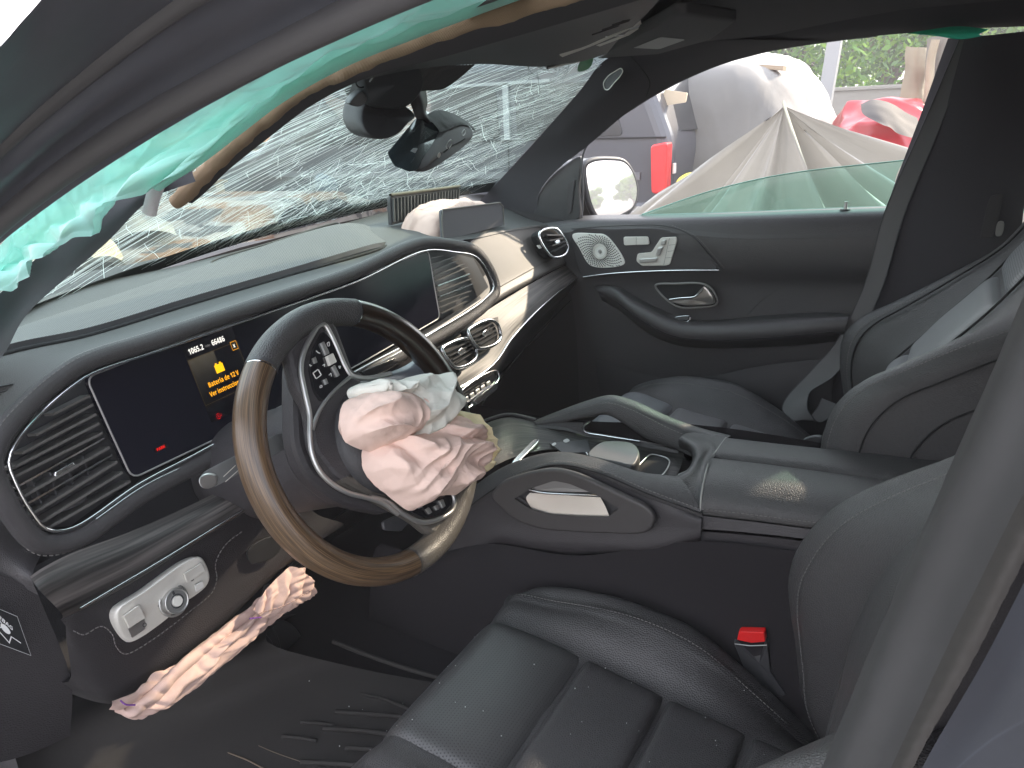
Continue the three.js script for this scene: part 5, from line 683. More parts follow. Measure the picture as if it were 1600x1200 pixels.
// ---------------------------------------------------------------- passenger door
const door = thing('passenger_door', 'closed front passenger door with dark leather panel, window half down', 'car door', [.77, .5, .1]);
{
  const DF = new THREE.Matrix4().makeBasis(new THREE.Vector3(0, 0, 1), new THREE.Vector3(0, 1, 0), new THREE.Vector3(-1, 0, 0)); // local [z, y], depth towards the cabin
  const at = (x) => { const m = DF.clone(); m.setPosition(x, 0, 0); return m; };
  // main panel: top roll, upper pad, dip, lower
  const r0 = [[.775,1.1179,-.3676],[.775,1.1305,-.2487],[.775,1.1393,-.0775],[.775,1.1525,.1494],[.775,1.1655,.341],[.775,1.1753,.4955]], r1 = [[.745,1.11,-.3518],[.742,1.125,-.2331],[.742,1.134,-.0647],[.742,1.1461,.1586],[.742,1.158,.3472],[.742,1.1683,.5017]], r2 = [[.733,1.0843,-.336],[.73,1.1035,-.2181],[.728,1.1107,-.0467],[.722,1.1019,.1668],[.722,1.1105,.3552],[.725,1.1198,.5091]], r3 = [[.738,.9849,-.2905],[.738,.9863,-.1935],[.736,1.0049,-.0293],[.728,1.0253,.1544],[.728,1.0322,.3476],[.73,1.0362,.4958]], r4 = [[.745,.9358,-.2747],[.745,.9508,-.1775],[.745,.9689,-.014],[.745,.9866,.1521],[.745,1.0046,.3472],[.745,1.0151,.4863]], r5 = [[.75,.8099,-.2581],[.75,.8231,-.1404],[.75,.8484,.0059],[.75,.8836,.1732],[.75,.9092,.3407],[.75,.9208,.4533]], r6 = [[.752,.554,-.2504],[.752,.597,-.1188],[.752,.6601,.0302],[.752,.7229,.1994],[.752,.763,.3537],[.752,.7777,.4547]];
  part('door_panel', sheet([r0, r1, r2, r3, r4, r5, r6, r6.map(([x, y, z]) => [x, .42, z])], 60, 50), M.leather, door);
  part('top_roll', sheet([r0.map(([x, y, z]) => [x + .03, y + .002, z]), r0, r1, r2.map(([x, y, z], i) => [x - .002, y, z])], 60, 16), mat([.062, .060, .062], .45, { bumpMap: T.leather, bumpScale: .0003 }), door);
  part('inset_panel', plate(splshape([[-.2599,1.0984],[-.1355,1.1118],[.0033,1.1156],[.0619,1.0959],[.1041,1.0616],[.1428,1.0242],[-.0272,1.0079],[-.1711,.9894],[-.228,.9819],[-.2508,1.0418]]), at(.735), .010, .003), M.soft, door);
  part('pad_seam', tube([[.722,1.1065,-.2559],[.72,1.1199,-.1313],[.718,1.1241,.0155],[.714,1.1021,.0781],[.714,1.0605,.1216],[.718,1.0211,.1574]], .0012, 40, false, 5), mat([.02, .02, .022], .8), door);
  part('stitching', dashes([[.7165,1.1278,.0241],[.7125,1.1043,.0864],[.7125,1.0628,.1298],[.717,1.0248,.1637]], .004, .003, .0005), M.stitch, door);
  part('trim_strip', tube([[.724,.9781,-.2233],[.723,.9923,-.1494],[.722,1.0047,-.0591],[.722,1.015,.0434],[.722,1.0227,.1452]], .0024, 50, false, 7), M.chrome, door);
  // speaker
  { const o = [[-.2542,1.0912],[-.1865,1.0975],[-.159,1.0953],[-.128,1.0684],[-.1021,1.0246],[-.1164,1.0152],[-.1788,1.0077],[-.2051,1.0147],[-.2334,1.0562]], sp = part('speaker_grille', plate(splshape(o), at(.7255), .004, .0015), mat([.80, .80, .76], .5, { metalness: .2 }), door, 'bright perforated metal speaker grille');
    const c = [.7205,1.0511,-.1728], list = []; const sh = new THREE.Shape(o.map((p) => new THREE.Vector2(...p))), inside = (z, y) => { let k = 0; for (let i = 0, j = o.length - 1; i < o.length; j = i++) if ((o[i][1] > y) !== (o[j][1] > y) && z < (o[j][0] - o[i][0]) * (y - o[i][1]) / (o[j][1] - o[i][1]) + o[i][0]) k ^= 1; return k; };
    for (let a = 0; a < 34; a++) { const t = a / 34 * 6.28319; for (let k = 0; k < 12; k++) { const r0 = .021 + k * .0042, r1 = r0 + .0040, q = t + k * .075, p = (r) => [.7208, c[1] + Math.sin(q) * r, c[2] + Math.cos(q) * r]; if (inside(p(r1)[2] + .0005, p(r1)[1]) && inside(p(r0)[2], p(r0)[1])) list.push([[p(r0), p(r1)], 1]); } }
    const h = part('grille_slots', strips(list, .0025, [-1, 0, 0]), M.black, sp); h.userData.kind = 'stuff';
    const tor = (R, r) => { const g = new THREE.TorusGeometry(R, r, 8, 48); g.rotateY(Math.PI / 2); g.translate(...c); return g; };
    part('tweeter_ring', [tor(.0195, .0012), tor(.0155, .0008)], M.satinLight, sp);
    const d = new THREE.CylinderGeometry(.0045, .006, .004, 24); d.rotateZ(Math.PI / 2); d.translate(...c); part('tweeter_cap', d, M.satin, sp); }
  // seat memory and seat adjuster controls
  { const s = part('memory_switch', plate(rshape([[-.1068,1.0927],[-.0389,1.0965],[-.0349,1.0764],[-.1047,1.0704]], .006), at(.7255), .005, .0015), M.satinLight, door); part('switch_gap', bar([.7203,1.0937,-.071], [.7203,1.0732,-.0706], .0006, .0006), M.plasticDark, s);
    const a = part('seat_adjuster', plate(rshape([[-.0049,1.0956],[.0349,1.099],[.037,1.0896],[.021,1.029],[.0094,1.025],[-.0542,1.0201],[-.0703,1.0316],[-.0672,1.0517],[-.0292,1.0571]], .006), at(.7255), .005, .0015), M.satinLight, door);
    const key = (L) => part('switch_key', plate(rshape(L, .003), at(.7205), .006, .002), M.satin, a);
    key([[-.0016,1.0899],[.01,1.0921],[.0088,1.0792],[-.0045,1.0769]]); key([[-.0111,1.0701],[.004,1.0741],[-.0054,1.051],[-.0173,1.0503]]); key([[-.0601,1.0395],[-.0103,1.0458],[-.015,1.034],[-.0581,1.028]]);
    part('switch_gap', [bar([.7203,1.0953,.0174], [.7203,1.0267,.0048], .0006, .0006), bar([.7203,1.0776,.0164], [.7203,1.0801,.033], .0006, .0006), bar([.7203,1.0614,.0137], [.7203,1.0647,.0303], .0006, .0006), bar([.7203,1.0449,.0093], [.7203,1.0475,.0259], .0006, .0006)], M.plasticDark, a); }
  // door pull with inner handle
  { const o = [[-.0175,.9706],[.0405,.9801],[.1067,.9844],[.13,.9723],[.1445,.9457],[.1419,.934],[.0934,.9228],[.0516,.9189],[.0256,.9284],[-.0029,.9498]]; const cup = part('handle_cup', plate(splshape(o), at(.7335), .006, .001), M.black, door);
    part('cup_rim', tube(o.map(([z, y]) => [.7265, y, z]), .0028, 90, true, 8), mat([.22, .215, .21], .35), cup);
    part('door_handle', [pebble([[.725,.9371,.0218],[.722,.9452,.0497],[.718,.9545,.0888],[.718,.9757,.1073],[.722,.982,.1155],[.722,.9578,.1378],[.724,.9413,.1414],[.722,.9314,.1002],[.722,.9292,.0571]], [-.012, 0, 0], { n: 70, round: .16 })], mat([.36, .35, .33], .3, { metalness: .9 }), cup);
    part('handle_edge', tube([[.712,.9404,.0262],[.709,.9479,.0572],[.706,.9559,.0941],[.706,.9736,.1111]], .0022, 30, false, 6), M.chrome, cup);
    const l = part('window_lift', pebble([[.718,.8912,.0397],[.718,.8977,.053],[.718,.9003,.0798],[.716,.8888,.0776],[.716,.8806,.0476]], [-.006, .003, 0], { n: 30, sharp: 1, round: .1 }), M.plasticDark, door); part('switch_rim', tube([[.711,.8931,.0419],[.711,.8987,.0553],[.711,.9014,.082],[.709,.8907,.0798],[.709,.8826,.0498]], .001, 40, true, 5), M.chrome, l); }
  // armrest, swept from the front hook to a flat shelf
  { const T0 = [[.738,.9492,-.1934],[.722,.9572,-.1561],[.708,.956,-.1206],[.69,.9332,-.0715],[.675,.9057,-.0039],[.668,.8879,.0667],[.665,.8909,.1484],[.665,.9118,.2841],[.668,.9363,.4083],[.672,.943,.454]], Ti = [[.748,.9525,-.194],[.748,.9548,-.1637],[.748,.9525,-.1263],[.748,.9302,-.0782],[.748,.9047,-.013],[.748,.884,.0574],[.748,.8888,.1376],[.748,.915,.2657],[.748,.9342,.3963],[.748,.9358,.4451]], B0 = [[.728,.9399,-.1812],[.712,.9387,-.1516],[.698,.9309,-.1161],[.68,.9085,-.067],[.668,.8803,-.004],[.662,.8623,.0631],[.66,.8647,.1513],[.66,.8853,.2873],[.663,.9102,.4049],[.668,.917,.4507]], B1 = [[.748,.9108,-.1785],[.748,.902,-.1556],[.74,.8923,-.1258],[.735,.8626,-.0789],[.73,.8314,-.0183],[.73,.8147,.0491],[.73,.8192,.1418],[.73,.839,.2756],[.73,.8637,.3991],[.735,.8739,.4438]];
    part('armrest', sheet([Ti, T0, B0, B1], 70, 24), mat([.062, .058, .060], .5, { bumpMap: T.leather, bumpScale: .0003 }), door);
    part('armrest_seam', tube(B0.slice(2).map(([x, y, z]) => [x - .001, y - .004, z]), .001, 60, false, 5), M.black, door); }
  part('panel_crease', tube([[.7495,.8688,.1904],[.7495,.9168,.2219],[.7495,.9624,.2616],[.7485,.9986,.3183],[.7445,1.016,.4968]], .0012, 50, false, 5), M.soft, door);
  part('map_pocket', sheet([[[.72,.7516,-.1847],[.7,.7333,-.0259],[.695,.7463,.1145],[.7,.8028,.2851],[.71,.8348,.4262]], [[.715,.6029,-.1621],[.69,.6364,-.0194],[.685,.6801,.1209],[.69,.7405,.2922],[.7,.7753,.4338]], [[.72,.3979,-.1631],[.7,.4393,-.0178],[.695,.5119,.1263],[.7,.583,.3025],[.71,.6253,.4479]]], 30, 12), M.soft, door);
  // lock pin, glass, mirror sail
  { const c = [.768,1.1725,.4114], g = new THREE.CylinderGeometry(.0042, .0042, .02, 16); g.translate(c[0], c[1] + .006, c[2]); const p = part('lock_pin', g, M.satin, door); const f = new THREE.CylinderGeometry(.011, .012, .003, 20); f.translate(c[0], c[1] - .002, c[2]); part('pin_collar', f, M.plasticDark, p); }
  part('window_glass', sheet([[[.782,1.1323,-.1122],[.782,1.1498,.0839],[.782,1.1653,.3115],[.782,1.1789,.506]], [[.783,1.1468,-.0684],[.783,1.1906,.0975],[.783,1.2279,.3056],[.783,1.2419,.5043]], [[.784,1.1447,-.0811],[.784,1.2011,.0806],[.784,1.2522,.3032],[.784,1.2768,.5148]]], 40, 10), M.glassGreen, door);
  part('glass_edge', tube([[.784,1.143,-.0811],[.784,1.2003,.0806],[.784,1.2328,.2029],[.784,1.2515,.3032],[.784,1.2761,.5149]], .0018, 50, false, 6), mat([.30, .55, .46], .3), door);
  part('mirror_sail', plate(splshape([[-.3907,1.1237],[-.3767,1.1888],[-.3357,1.2405],[-.2906,1.2722],[-.2471,1.2916],[-.2512,1.2161],[-.2535,1.1282],[-.322,1.1242]]), at(.772), .014, .004), M.plasticDark, door);
  part('sail_grille', pebble([[.757,1.2248,-.2796],[.757,1.2332,-.2605],[.757,1.1999,-.2645],[.757,1.1457,-.2727],[.757,1.1419,-.2843],[.757,1.1912,-.2857]], [-.003, 0, 0], { n: 40, sharp: 1, round: .08 }), M.soft, door);
  part('window_seal', tube([[.772,1.1309,-.2492],[.772,1.1988,-.2451],[.742,1.3118,-.2251],[.722,1.4158,-.0674],[.708,1.4848,.1044],[.703,1.5102,.2285],[.7,1.5204,.3569],[.7,1.5233,.4407]], .003, 90, false, 8), M.seal, door);
  // wing mirror
  { const o = [[.8671,1.2552,-.2837],[.8884,1.2658,-.2778],[.9611,1.2663,-.2549],[1.0197,1.2553,-.2355],[1.0505,1.2241,-.2233],[1.064,1.1804,-.2156],[1.0491,1.1389,-.217],[.9966,1.1183,-.232],[.9096,1.1152,-.2592],[.8816,1.1488,-.2707],[.8671,1.2066,-.2799]];
    const c = [0, 1, 2].map((q) => o.reduce((s, p) => s + p[q], 0) / o.length), grow = (k) => o.map((p) => p.map((v, q) => c[q] + (v - c[q]) * k));
    const back = [.02, -.005, -.11], house = part('wing_mirror', pebble(grow(1.16).map(([x, y, z]) => [x + .002, y, z - .004]), back, { n: 60, round: .3, end: .5 }), mat([.045, .046, .05], .4, { clearcoat: .5 }), door, 'dark wing mirror housing outside the window');
    part('mirror_frame', tube(grow(1.08), .0085, 90, true, 10), mat([.05, .05, .055], .45), house);
    const ring = spl(grow(1.03), 60, true), pos = []; for (let i = 0; i < 60; i++) pos.push(...c, ...ring[i], ...ring[i + 1]);
    const f = new THREE.BufferGeometry(); f.setAttribute('position', new THREE.Float32BufferAttribute(pos, 3)); f.computeVertexNormals(); f.translate(-.003, 0, .009); part('mirror_glass', f, M.mirror, house); }
}
// ---------------------------------------------------------------- centre console
const cons = thing('centre_console', 'centre console with padded grab rails, grey wood deck and split armrest', 'centre console', [.03, .42, .2]);
{
  part('wood_deck', sheet([[[-.0698,.74,-.3595],[.0191,.76,-.2939],[.1023,.78,-.1861],[.1492,.795,-.1346],[.1453,.8,-.0581],[.1445,.8,.0401],[.1502,.8,.1665],[.1482,.8,.2556]], [[-.1348,.74,-.238],[-.0446,.76,-.1814],[.047,.78,-.1346],[.0847,.795,-.0811],[.086,.8,-.0085],[.0807,.8,.0906],[.0859,.8,.1914],[.0939,.8,.2685]], [[-.1856,.74,-.1228],[-.1259,.76,-.0797],[-.0574,.78,-.0535],[-.0035,.795,-.0155],[.0428,.8,.0391],[.0253,.8,.1289],[.0132,.8,.2194],[.0266,.8,.2792]]], 50, 12), M.woodDeck, cons);
  part('deck_edge', tube([[.11,.782,-.191],[.1554,.798,-.1381],[.1481,.803,-.0595]], .004, 24, false, 8), M.soft, cons);
  // near rail
  const n0 = [[-.07,.6553,-.1412],[-.07,.7384,-.0691],[-.07,.7996,.0097],[-.07,.8421,.0978],[-.07,.8482,.1602],[-.07,.8378,.2506],[-.06,.8378,.3005]], n1 = [[-.078,.6826,-.1335],[-.078,.7633,-.0582],[-.078,.8194,.0152],[-.078,.8584,.1022],[-.078,.8634,.1662],[-.075,.853,.2522],[-.06,.8504,.3063]], n2 = [[-.098,.6735,-.1276],[-.098,.7583,-.0525],[-.098,.8171,.0268],[-.098,.8596,.1125],[-.098,.865,.1821],[-.098,.8527,.2695],[-.095,.8463,.3423]], n3 = [[-.118,.66,-.1146],[-.118,.7447,-.0417],[-.118,.8091,.0382],[-.118,.8552,.1227],[-.118,.8582,.1934],[-.118,.8406,.2815],[-.116,.8265,.3655]];
  part('grab_rail', sheet([n0, n1, n2, n3, off(n3, [.002, -.008, 0])], 60, 18), M.leatherSeat, cons, 'padded rail on the driver side');
  part('stitching', dashes(off(n3.slice(2), [-.0006, .0075, 0]), .004, .0025, .0005), M.stitch, cons); part('rail_seam', tube(off(n3, [-.0005, .001, 0]), .0013, 70, false, 5), M.black, cons);
  // far rail, open underneath
  const f0 = [[.15,.7981,-.0667],[.15,.8276,-.0125],[.15,.8605,.0518],[.15,.8789,.0993],[.15,.8746,.1455],[.15,.8542,.2158],[.15,.8423,.2771],[.15,.8376,.3323]], f1 = [[.135,.803,-.0553],[.135,.8266,-.002],[.135,.8548,.0587],[.135,.872,.1059],[.135,.8667,.1516],[.135,.8433,.2239],[.13,.8314,.272],[.11,.821,.2928]], f2 = [[.128,.8017,-.0456],[.128,.8175,.01],[.128,.8377,.062],[.128,.8509,.1065],[.128,.8407,.1381],[.128,.8178,.1849],[.125,.8061,.2508],[.1,.8094,.2895]];
  part('grab_rail', sheet([off(f0, [.028, -.035, 0]), off(f0, [.024, -.006, 0]), f0, f1, f2, off(f2, [.012, -.004, 0])], 60, 20), M.leatherSeat, cons, 'padded rail on the passenger side');
  part('stitching', dashes(off(f1, [-.0015, .001, 0]), .004, .0025, .0005), M.stitch, cons);
  part('rail_base', [sheet([[[.128,.8012,-.0486],[.128,.8124,.0128],[.128,.8109,.0564],[.128,.8046,.1095],[.128,.8082,.1762],[.128,.8046,.2498]], [[.122,.7984,-.0454],[.122,.8042,.0157],[.122,.8014,.0592],[.122,.7954,.1122],[.122,.7953,.1788],[.122,.7921,.2523]]], 30, 4), sheet([[[.128,.8012,-.0486],[.128,.818,.0129],[.128,.8259,.0564]], [[.124,.7975,-.0465],[.124,.8032,.0147],[.124,.8062,.0596]]], 10, 3)], M.leatherSeat, cons);
  part('opening_trim', tube([[.124,.8332,.0734],[.124,.8198,.0597],[.124,.8094,.0624],[.124,.808,.1045],[.124,.8106,.1764]], .0022, 40, false, 6), M.chrome, cons);
  // rear wall of the well, joining both rails
  part('well_surround', sheet([[[.0132,.8,.2194],[.0098,.8,.2669],[.0387,.8,.282],[.0849,.8,.2854],[.1266,.8,.2746],[.1386,.8,.2489]], [[-.0698,.848,.2503],[-.0729,.85,.2982],[-.0504,.852,.3176],[-.001,.852,.3188],[.0474,.852,.3049],[.0817,.852,.2656]], [[-.098,.8461,.2697],[-.09,.841,.3208],[-.06,.8436,.3355],[.03,.845,.3269],[.09,.8471,.3202],[.13,.8439,.2714]], [[-.119,.8422,.2819],[-.118,.8344,.3324],[-.113,.8283,.3654],[-.06,.8637,.3556],[.046,.8501,.3392],[.136,.8438,.3357]]], 60, 24), M.leatherSeat, cons);
  part('well_trim', tube([[.0137,.815,.2874],[.0268,.82,.2985],[.0632,.825,.3002],[.0886,.83,.2932]], .0016, 24, false, 6), M.satin, cons);
  // hand rest with touch pad, rocker, cubby
  { const h = part('hand_rest', pebble([[-.008,.828,.1278],[.0344,.828,.1222],[.0595,.828,.1288],[.0764,.828,.1571],[.0776,.828,.1791],[.0547,.828,.2015],[.0197,.828,.2139],[-.011,.828,.2142],[-.0113,.828,.191],[-.011,.828,.1513]], [0, -.030, 0], { n: 70, round: .10, end: .35 }), mat([.105, .108, .108], .42), cons, 'smooth palm rest');
    part('rest_trim', tube([[.0373,.808,.1055],[.0255,.808,.1186],[.0299,.808,.1519],[.0313,.808,.1785],[.0158,.808,.1992],[.0047,.808,.2049]], .0024, 40, false, 7), M.chrome, h);
    part('touch_pad', pebble([[.0537,.805,.0199],[.1018,.805,.0782],[.0523,.805,.1089],[.0245,.805,.0646]], [0, -.003, 0], { n: 40, sharp: 1, round: .04 }), M.plasticDark, cons);
    part('rocker', pebble([[-.052,.806,-.0006],[-.0303,.806,-.0051],[.0483,.806,-.0135],[.0622,.806,-.0126],[.0569,.806,-.0027],[.0385,.806,.0003],[-.0389,.806,.008],[-.0558,.806,.0096]], [0, -.004, 0], { n: 40, sharp: 1, round: .12 }), M.chrome, cons);
    part('button', [pebble([[.0741,.806,.0398],[.0854,.806,.0424],[.0794,.806,.0508],[.0682,.806,.0482]], [0, -.002, 0], { n: 20 }), pebble([[.0487,.806,.028],[.0592,.806,.0295],[.055,.806,.0344],[.0445,.806,.0329]], [0, -.002, 0], { n: 20 })], M.satin, cons);
    const cb = part('cubby', pebble([[.0148,.803,.214],[.0835,.803,.207],[.0942,.803,.2104],[.0925,.803,.2378],[.0804,.803,.2492],[.0274,.803,.256],[.0176,.803,.2526]], [0, -.002, 0], { n: 40, sharp: 1, round: .03 }), M.black, cons); part('cubby_rim', tube([[.0111,.805,.2154],[.0795,.805,.2085],[.0902,.805,.2118],[.0885,.805,.2391],[.0764,.805,.2505],[.0236,.805,.2573],[.0138,.805,.2539]], .0014, 70, true, 5), M.satin, cb); }
  // armrest: two lids
  const lid = (rows, name) => part(name, sheet(rows, 40, 14), M.lid, cons);
  const g0 = [[.155,.8285,.335],[.155,.8365,.4552],[.155,.8443,.5455],[.155,.8524,.6384],[.155,.8603,.7408]], g1 = [[.135,.8441,.3348],[.135,.8524,.4574],[.135,.8599,.5461],[.135,.8675,.6374],[.135,.875,.7381]], g2 = [[.046,.8499,.3381],[.046,.8592,.4535],[.046,.868,.6124],[.046,.8737,.7133]], g3 = [[.044,.8472,.3378],[.044,.8557,.4542],[.044,.8638,.6131],[.044,.8697,.7139]], h3 = [[.038,.8459,.3363],[.038,.8548,.4535],[.038,.8639,.611],[.038,.8692,.7124]], h4 = [[-.06,.8635,.3546],[-.06,.8714,.4642],[-.06,.8811,.6068],[-.06,.888,.7036]], h5 = [[-.1,.8479,.3615],[-.1,.8553,.456],[-.1,.8672,.5887],[-.1,.8757,.6915]], h6 = [[-.112,.8253,.3643],[-.112,.8362,.4513],[-.112,.8507,.584],[-.112,.8603,.6798]];
  lid([off(g0, [0, -.03, 0]), g0, g1, g2, g3, off(g3, [0, -.01, 0])], 'armrest_lid'); lid([off(h3, [0, -.01, 0]), h3, h4, h5, h6, off(h6, [.004, -.004, 0])], 'armrest_lid');
  part('lid_gap', sheet([off(g3, [0, -.007, 0]), off(h3, [0, -.007, 0])], 20, 2, { linV: 1 }), M.black, cons);
  part('stitching', dashes(off(h6, [-.0012, .008, 0]), .004, .0025, .0005), M.stitch, cons);
  const k0 = [[-.112,.821,.3646],[-.112,.8321,.4516],[-.112,.8468,.5844],[-.112,.8566,.6804]], k1 = [[-.116,.8012,.3648],[-.116,.8169,.4537],[-.116,.8338,.5864],[-.116,.8443,.6822]], k2 = [[-.112,.7945,.364],[-.112,.8104,.4532],[-.112,.8276,.5867],[-.112,.8384,.6829]];
  part('armrest_body', [sheet([k0, k1], 20, 4), ], M.soft, cons); part('armrest_side', sheet([k2, off(k2, [0, -.08, 0]), off(k2, [0, -.40, 0])], 20, 6), M.soft, cons); part('armrest_side', sheet([g0.map(([x, y, z]) => [x + .005, y - .01, z]), g0.map(([x, y, z]) => [x + .01, y - .4, z])], 12, 4), M.soft, cons);
  part('lid_front', [tube([g1[0], g2[0], h3[0], h4[0], h5[0], h6[0]].map(([x, y, z]) => [x, y - .0005, z - .002]), .0016, 40, false, 6)], mat([.30, .30, .28], .5), cons);
  // driver side flank with metal-faced grip
  { const F = new THREE.Matrix4().makeBasis(new THREE.Vector3(0, 0, 1), new THREE.Vector3(0, 1, 0), new THREE.Vector3(-1, 0, 0)), at = (x) => { const m = F.clone(); m.setPosition(x, 0, 0); return m; };
    part('flank', [sheet([off(n3, [0, -.006, 0]), [[-.128,.6344,-.1023],[-.12,.7206,-.0378],[-.119,.7873,.0379],[-.119,.8347,.1228],[-.119,.8383,.194],[-.119,.8235,.2824],[-.122,.8204,.3676]], [[-.132,.6278,-.0854],[-.124,.7058,-.0225],[-.121,.729,.0366],[-.121,.7456,.1223],[-.121,.7591,.1951],[-.121,.7832,.2843],[-.124,.8107,.3677]], [[-.128,.617,-.0674],[-.128,.6896,.0061],[-.128,.6996,.078],[-.128,.711,.1397],[-.128,.7299,.2097],[-.128,.7548,.2961],[-.122,.7922,.3681]], [[-.1,.5674,-.0822],[-.1,.6437,-.0064],[-.1,.6554,.0611],[-.1,.6692,.1251],[-.1,.6907,.1975],[-.1,.7197,.2868],[-.1,.7651,.3628]]], 60, 24)], M.soft, cons);
    const bz = rshape([[-.0002,.7767],[.0301,.8146],[.0857,.8438],[.131,.8606],[.173,.8586],[.2332,.8444],[.2878,.8301],[.3026,.814],[.2952,.7897],[.2768,.7779],[.1896,.7562],[.1071,.7398],[.0575,.7413]], .02), hole = rshape([[.044,.785],[.0849,.8188],[.1283,.8428],[.1583,.8439],[.2062,.8346],[.2442,.8214],[.2475,.8121],[.2284,.7923],[.1726,.7789],[.1198,.7687],[.0809,.7697]], .008, THREE.Path);
    part('grip_bezel', plate(bz, at(-.126), .012, .005, 0, [hole], 4), mat([.060, .056, .056], .5), cons);
    part('grip_recess', plate(rshape([[.0275,.7761],[.0794,.8189],[.1232,.8429],[.1534,.8428],[.2073,.8347],[.2487,.8175],[.2489,.804],[.2242,.7803],[.1678,.7665],[.1143,.7548],[.065,.7568]], .01), at(-.121), .002), M.plasticDark, cons);
    part('grip_plate', sheet([[[-.128,.7989,.0785],[-.128,.8059,.1174],[-.128,.8136,.1642],[-.128,.8217,.2069]], [[-.131,.7892,.0725],[-.131,.7886,.1186],[-.131,.797,.1713],[-.131,.8086,.2171]], [[-.134,.7709,.0859],[-.134,.773,.1271],[-.134,.7816,.1738],[-.134,.7949,.2251]]], 30, 10), mat([.72, .70, .66], .34, { metalness: .9, clearcoat: .3 }), cons, 'brushed silver grip plate');
    part('grip_leaf', pebble([[-.13,.805,.0798],[-.13,.821,.0973],[-.13,.8394,.1262],[-.13,.8388,.154],[-.13,.8309,.2034],[-.131,.8224,.1657],[-.131,.8124,.1191]], [.004, 0, 0], { n: 50, sharp: 1, round: .05 }), mat([.30, .30, .30], .4, { metalness: .6 }), cons);
    part('grip_edge', tube([[-.134,.8084,.0809],[-.134,.8082,.1027],[-.134,.8152,.1442],[-.134,.8287,.2095]], .0018, 40, false, 6), M.chrome, cons);
    part('tunnel', sheet([[[-.13,.579,-.197],[-.13,.6746,-.0136],[-.13,.7032,.1644],[-.125,.7856,.3703],[-.125,.8122,.5499]], [[-.15, .62, -.25], [-.15, .62, 0], [-.15, .6, .2], [-.145, .62, .4], [-.145, .62, .7]], [[-.16, .42, -.3], [-.17, .42, 0], [-.17, .42, .2], [-.16, .42, .4], [-.16, .42, .7]]], 30, 16), M.carpet, cons);
    part('tunnel', sheet([[[.17, .80, -.3], [.185, .80, 0], [.185, .84, .3], [.175, .84, .8]], [[.20, .42, -.35], [.2, .42, 0], [.2, .42, .3], [.2, .42, .8]]], 20, 10), M.carpet, cons);
    part('console_front', sheet([[[-.0698,.74,-.3595],[.0191,.76,-.2939],[.1023,.78,-.1861],[.1492,.795,-.1346],[.1453,.8,-.0581]], [[-.06, .62, -.42], [0, .62, -.40], [.05, .62, -.36], [.12, .6, -.3], [.19, .6, -.2]]], 20, 8, { linV: 1 }), M.soft, cons); }
}
// ---------------------------------------------------------------- front seats
// rows: [x, [[z, y] ...]] across the seat; panels lie between the inner rows
function rowPts(x, l) { return l.map(([z, y]) => [x, y, z]); }
function panels(t, xs, rowA, rowB, cuts, names, mats, puff, nrm) { // puffed panels between two inner edge rows, cut crosswise
  const A = spl(rowA, 200), B = spl(rowB, 200);
  cuts.forEach(([a, b], k) => {
    const P = [], NU = 34, NV = 40; for (let j = 0; j <= NU; j++) { const row = [], s = lerp(a, b, j / NU), f = Math.min(200, s * 200); for (let i = 0; i <= NV; i++) { const q = i / NV, i0 = Math.min(199, f | 0), fr = f - i0, p = [0, 1, 2].map((m) => lerp(lerp(A[i0][m], A[i0 + 1][m], fr), lerp(B[i0][m], B[i0 + 1][m], fr), q)); const e = Math.min(1, Math.min(j, NU - j) / NU * 7) , g = Math.min(1, Math.min(i, NV - i) / NV * 8), h = puff * (Math.sqrt(1 - (1 - e) ** 2) * Math.sqrt(1 - (1 - g) ** 2)) - .005; row.push(p.map((v, m) => v + nrm[m] * h)); } P.push(row); }
    part(names[k], displace(grid(P), (u, v, x, y, z) => .0015 * (fbm(x * 18, y * 18, z * 18) - .5)), mats[k], t);
  });
}
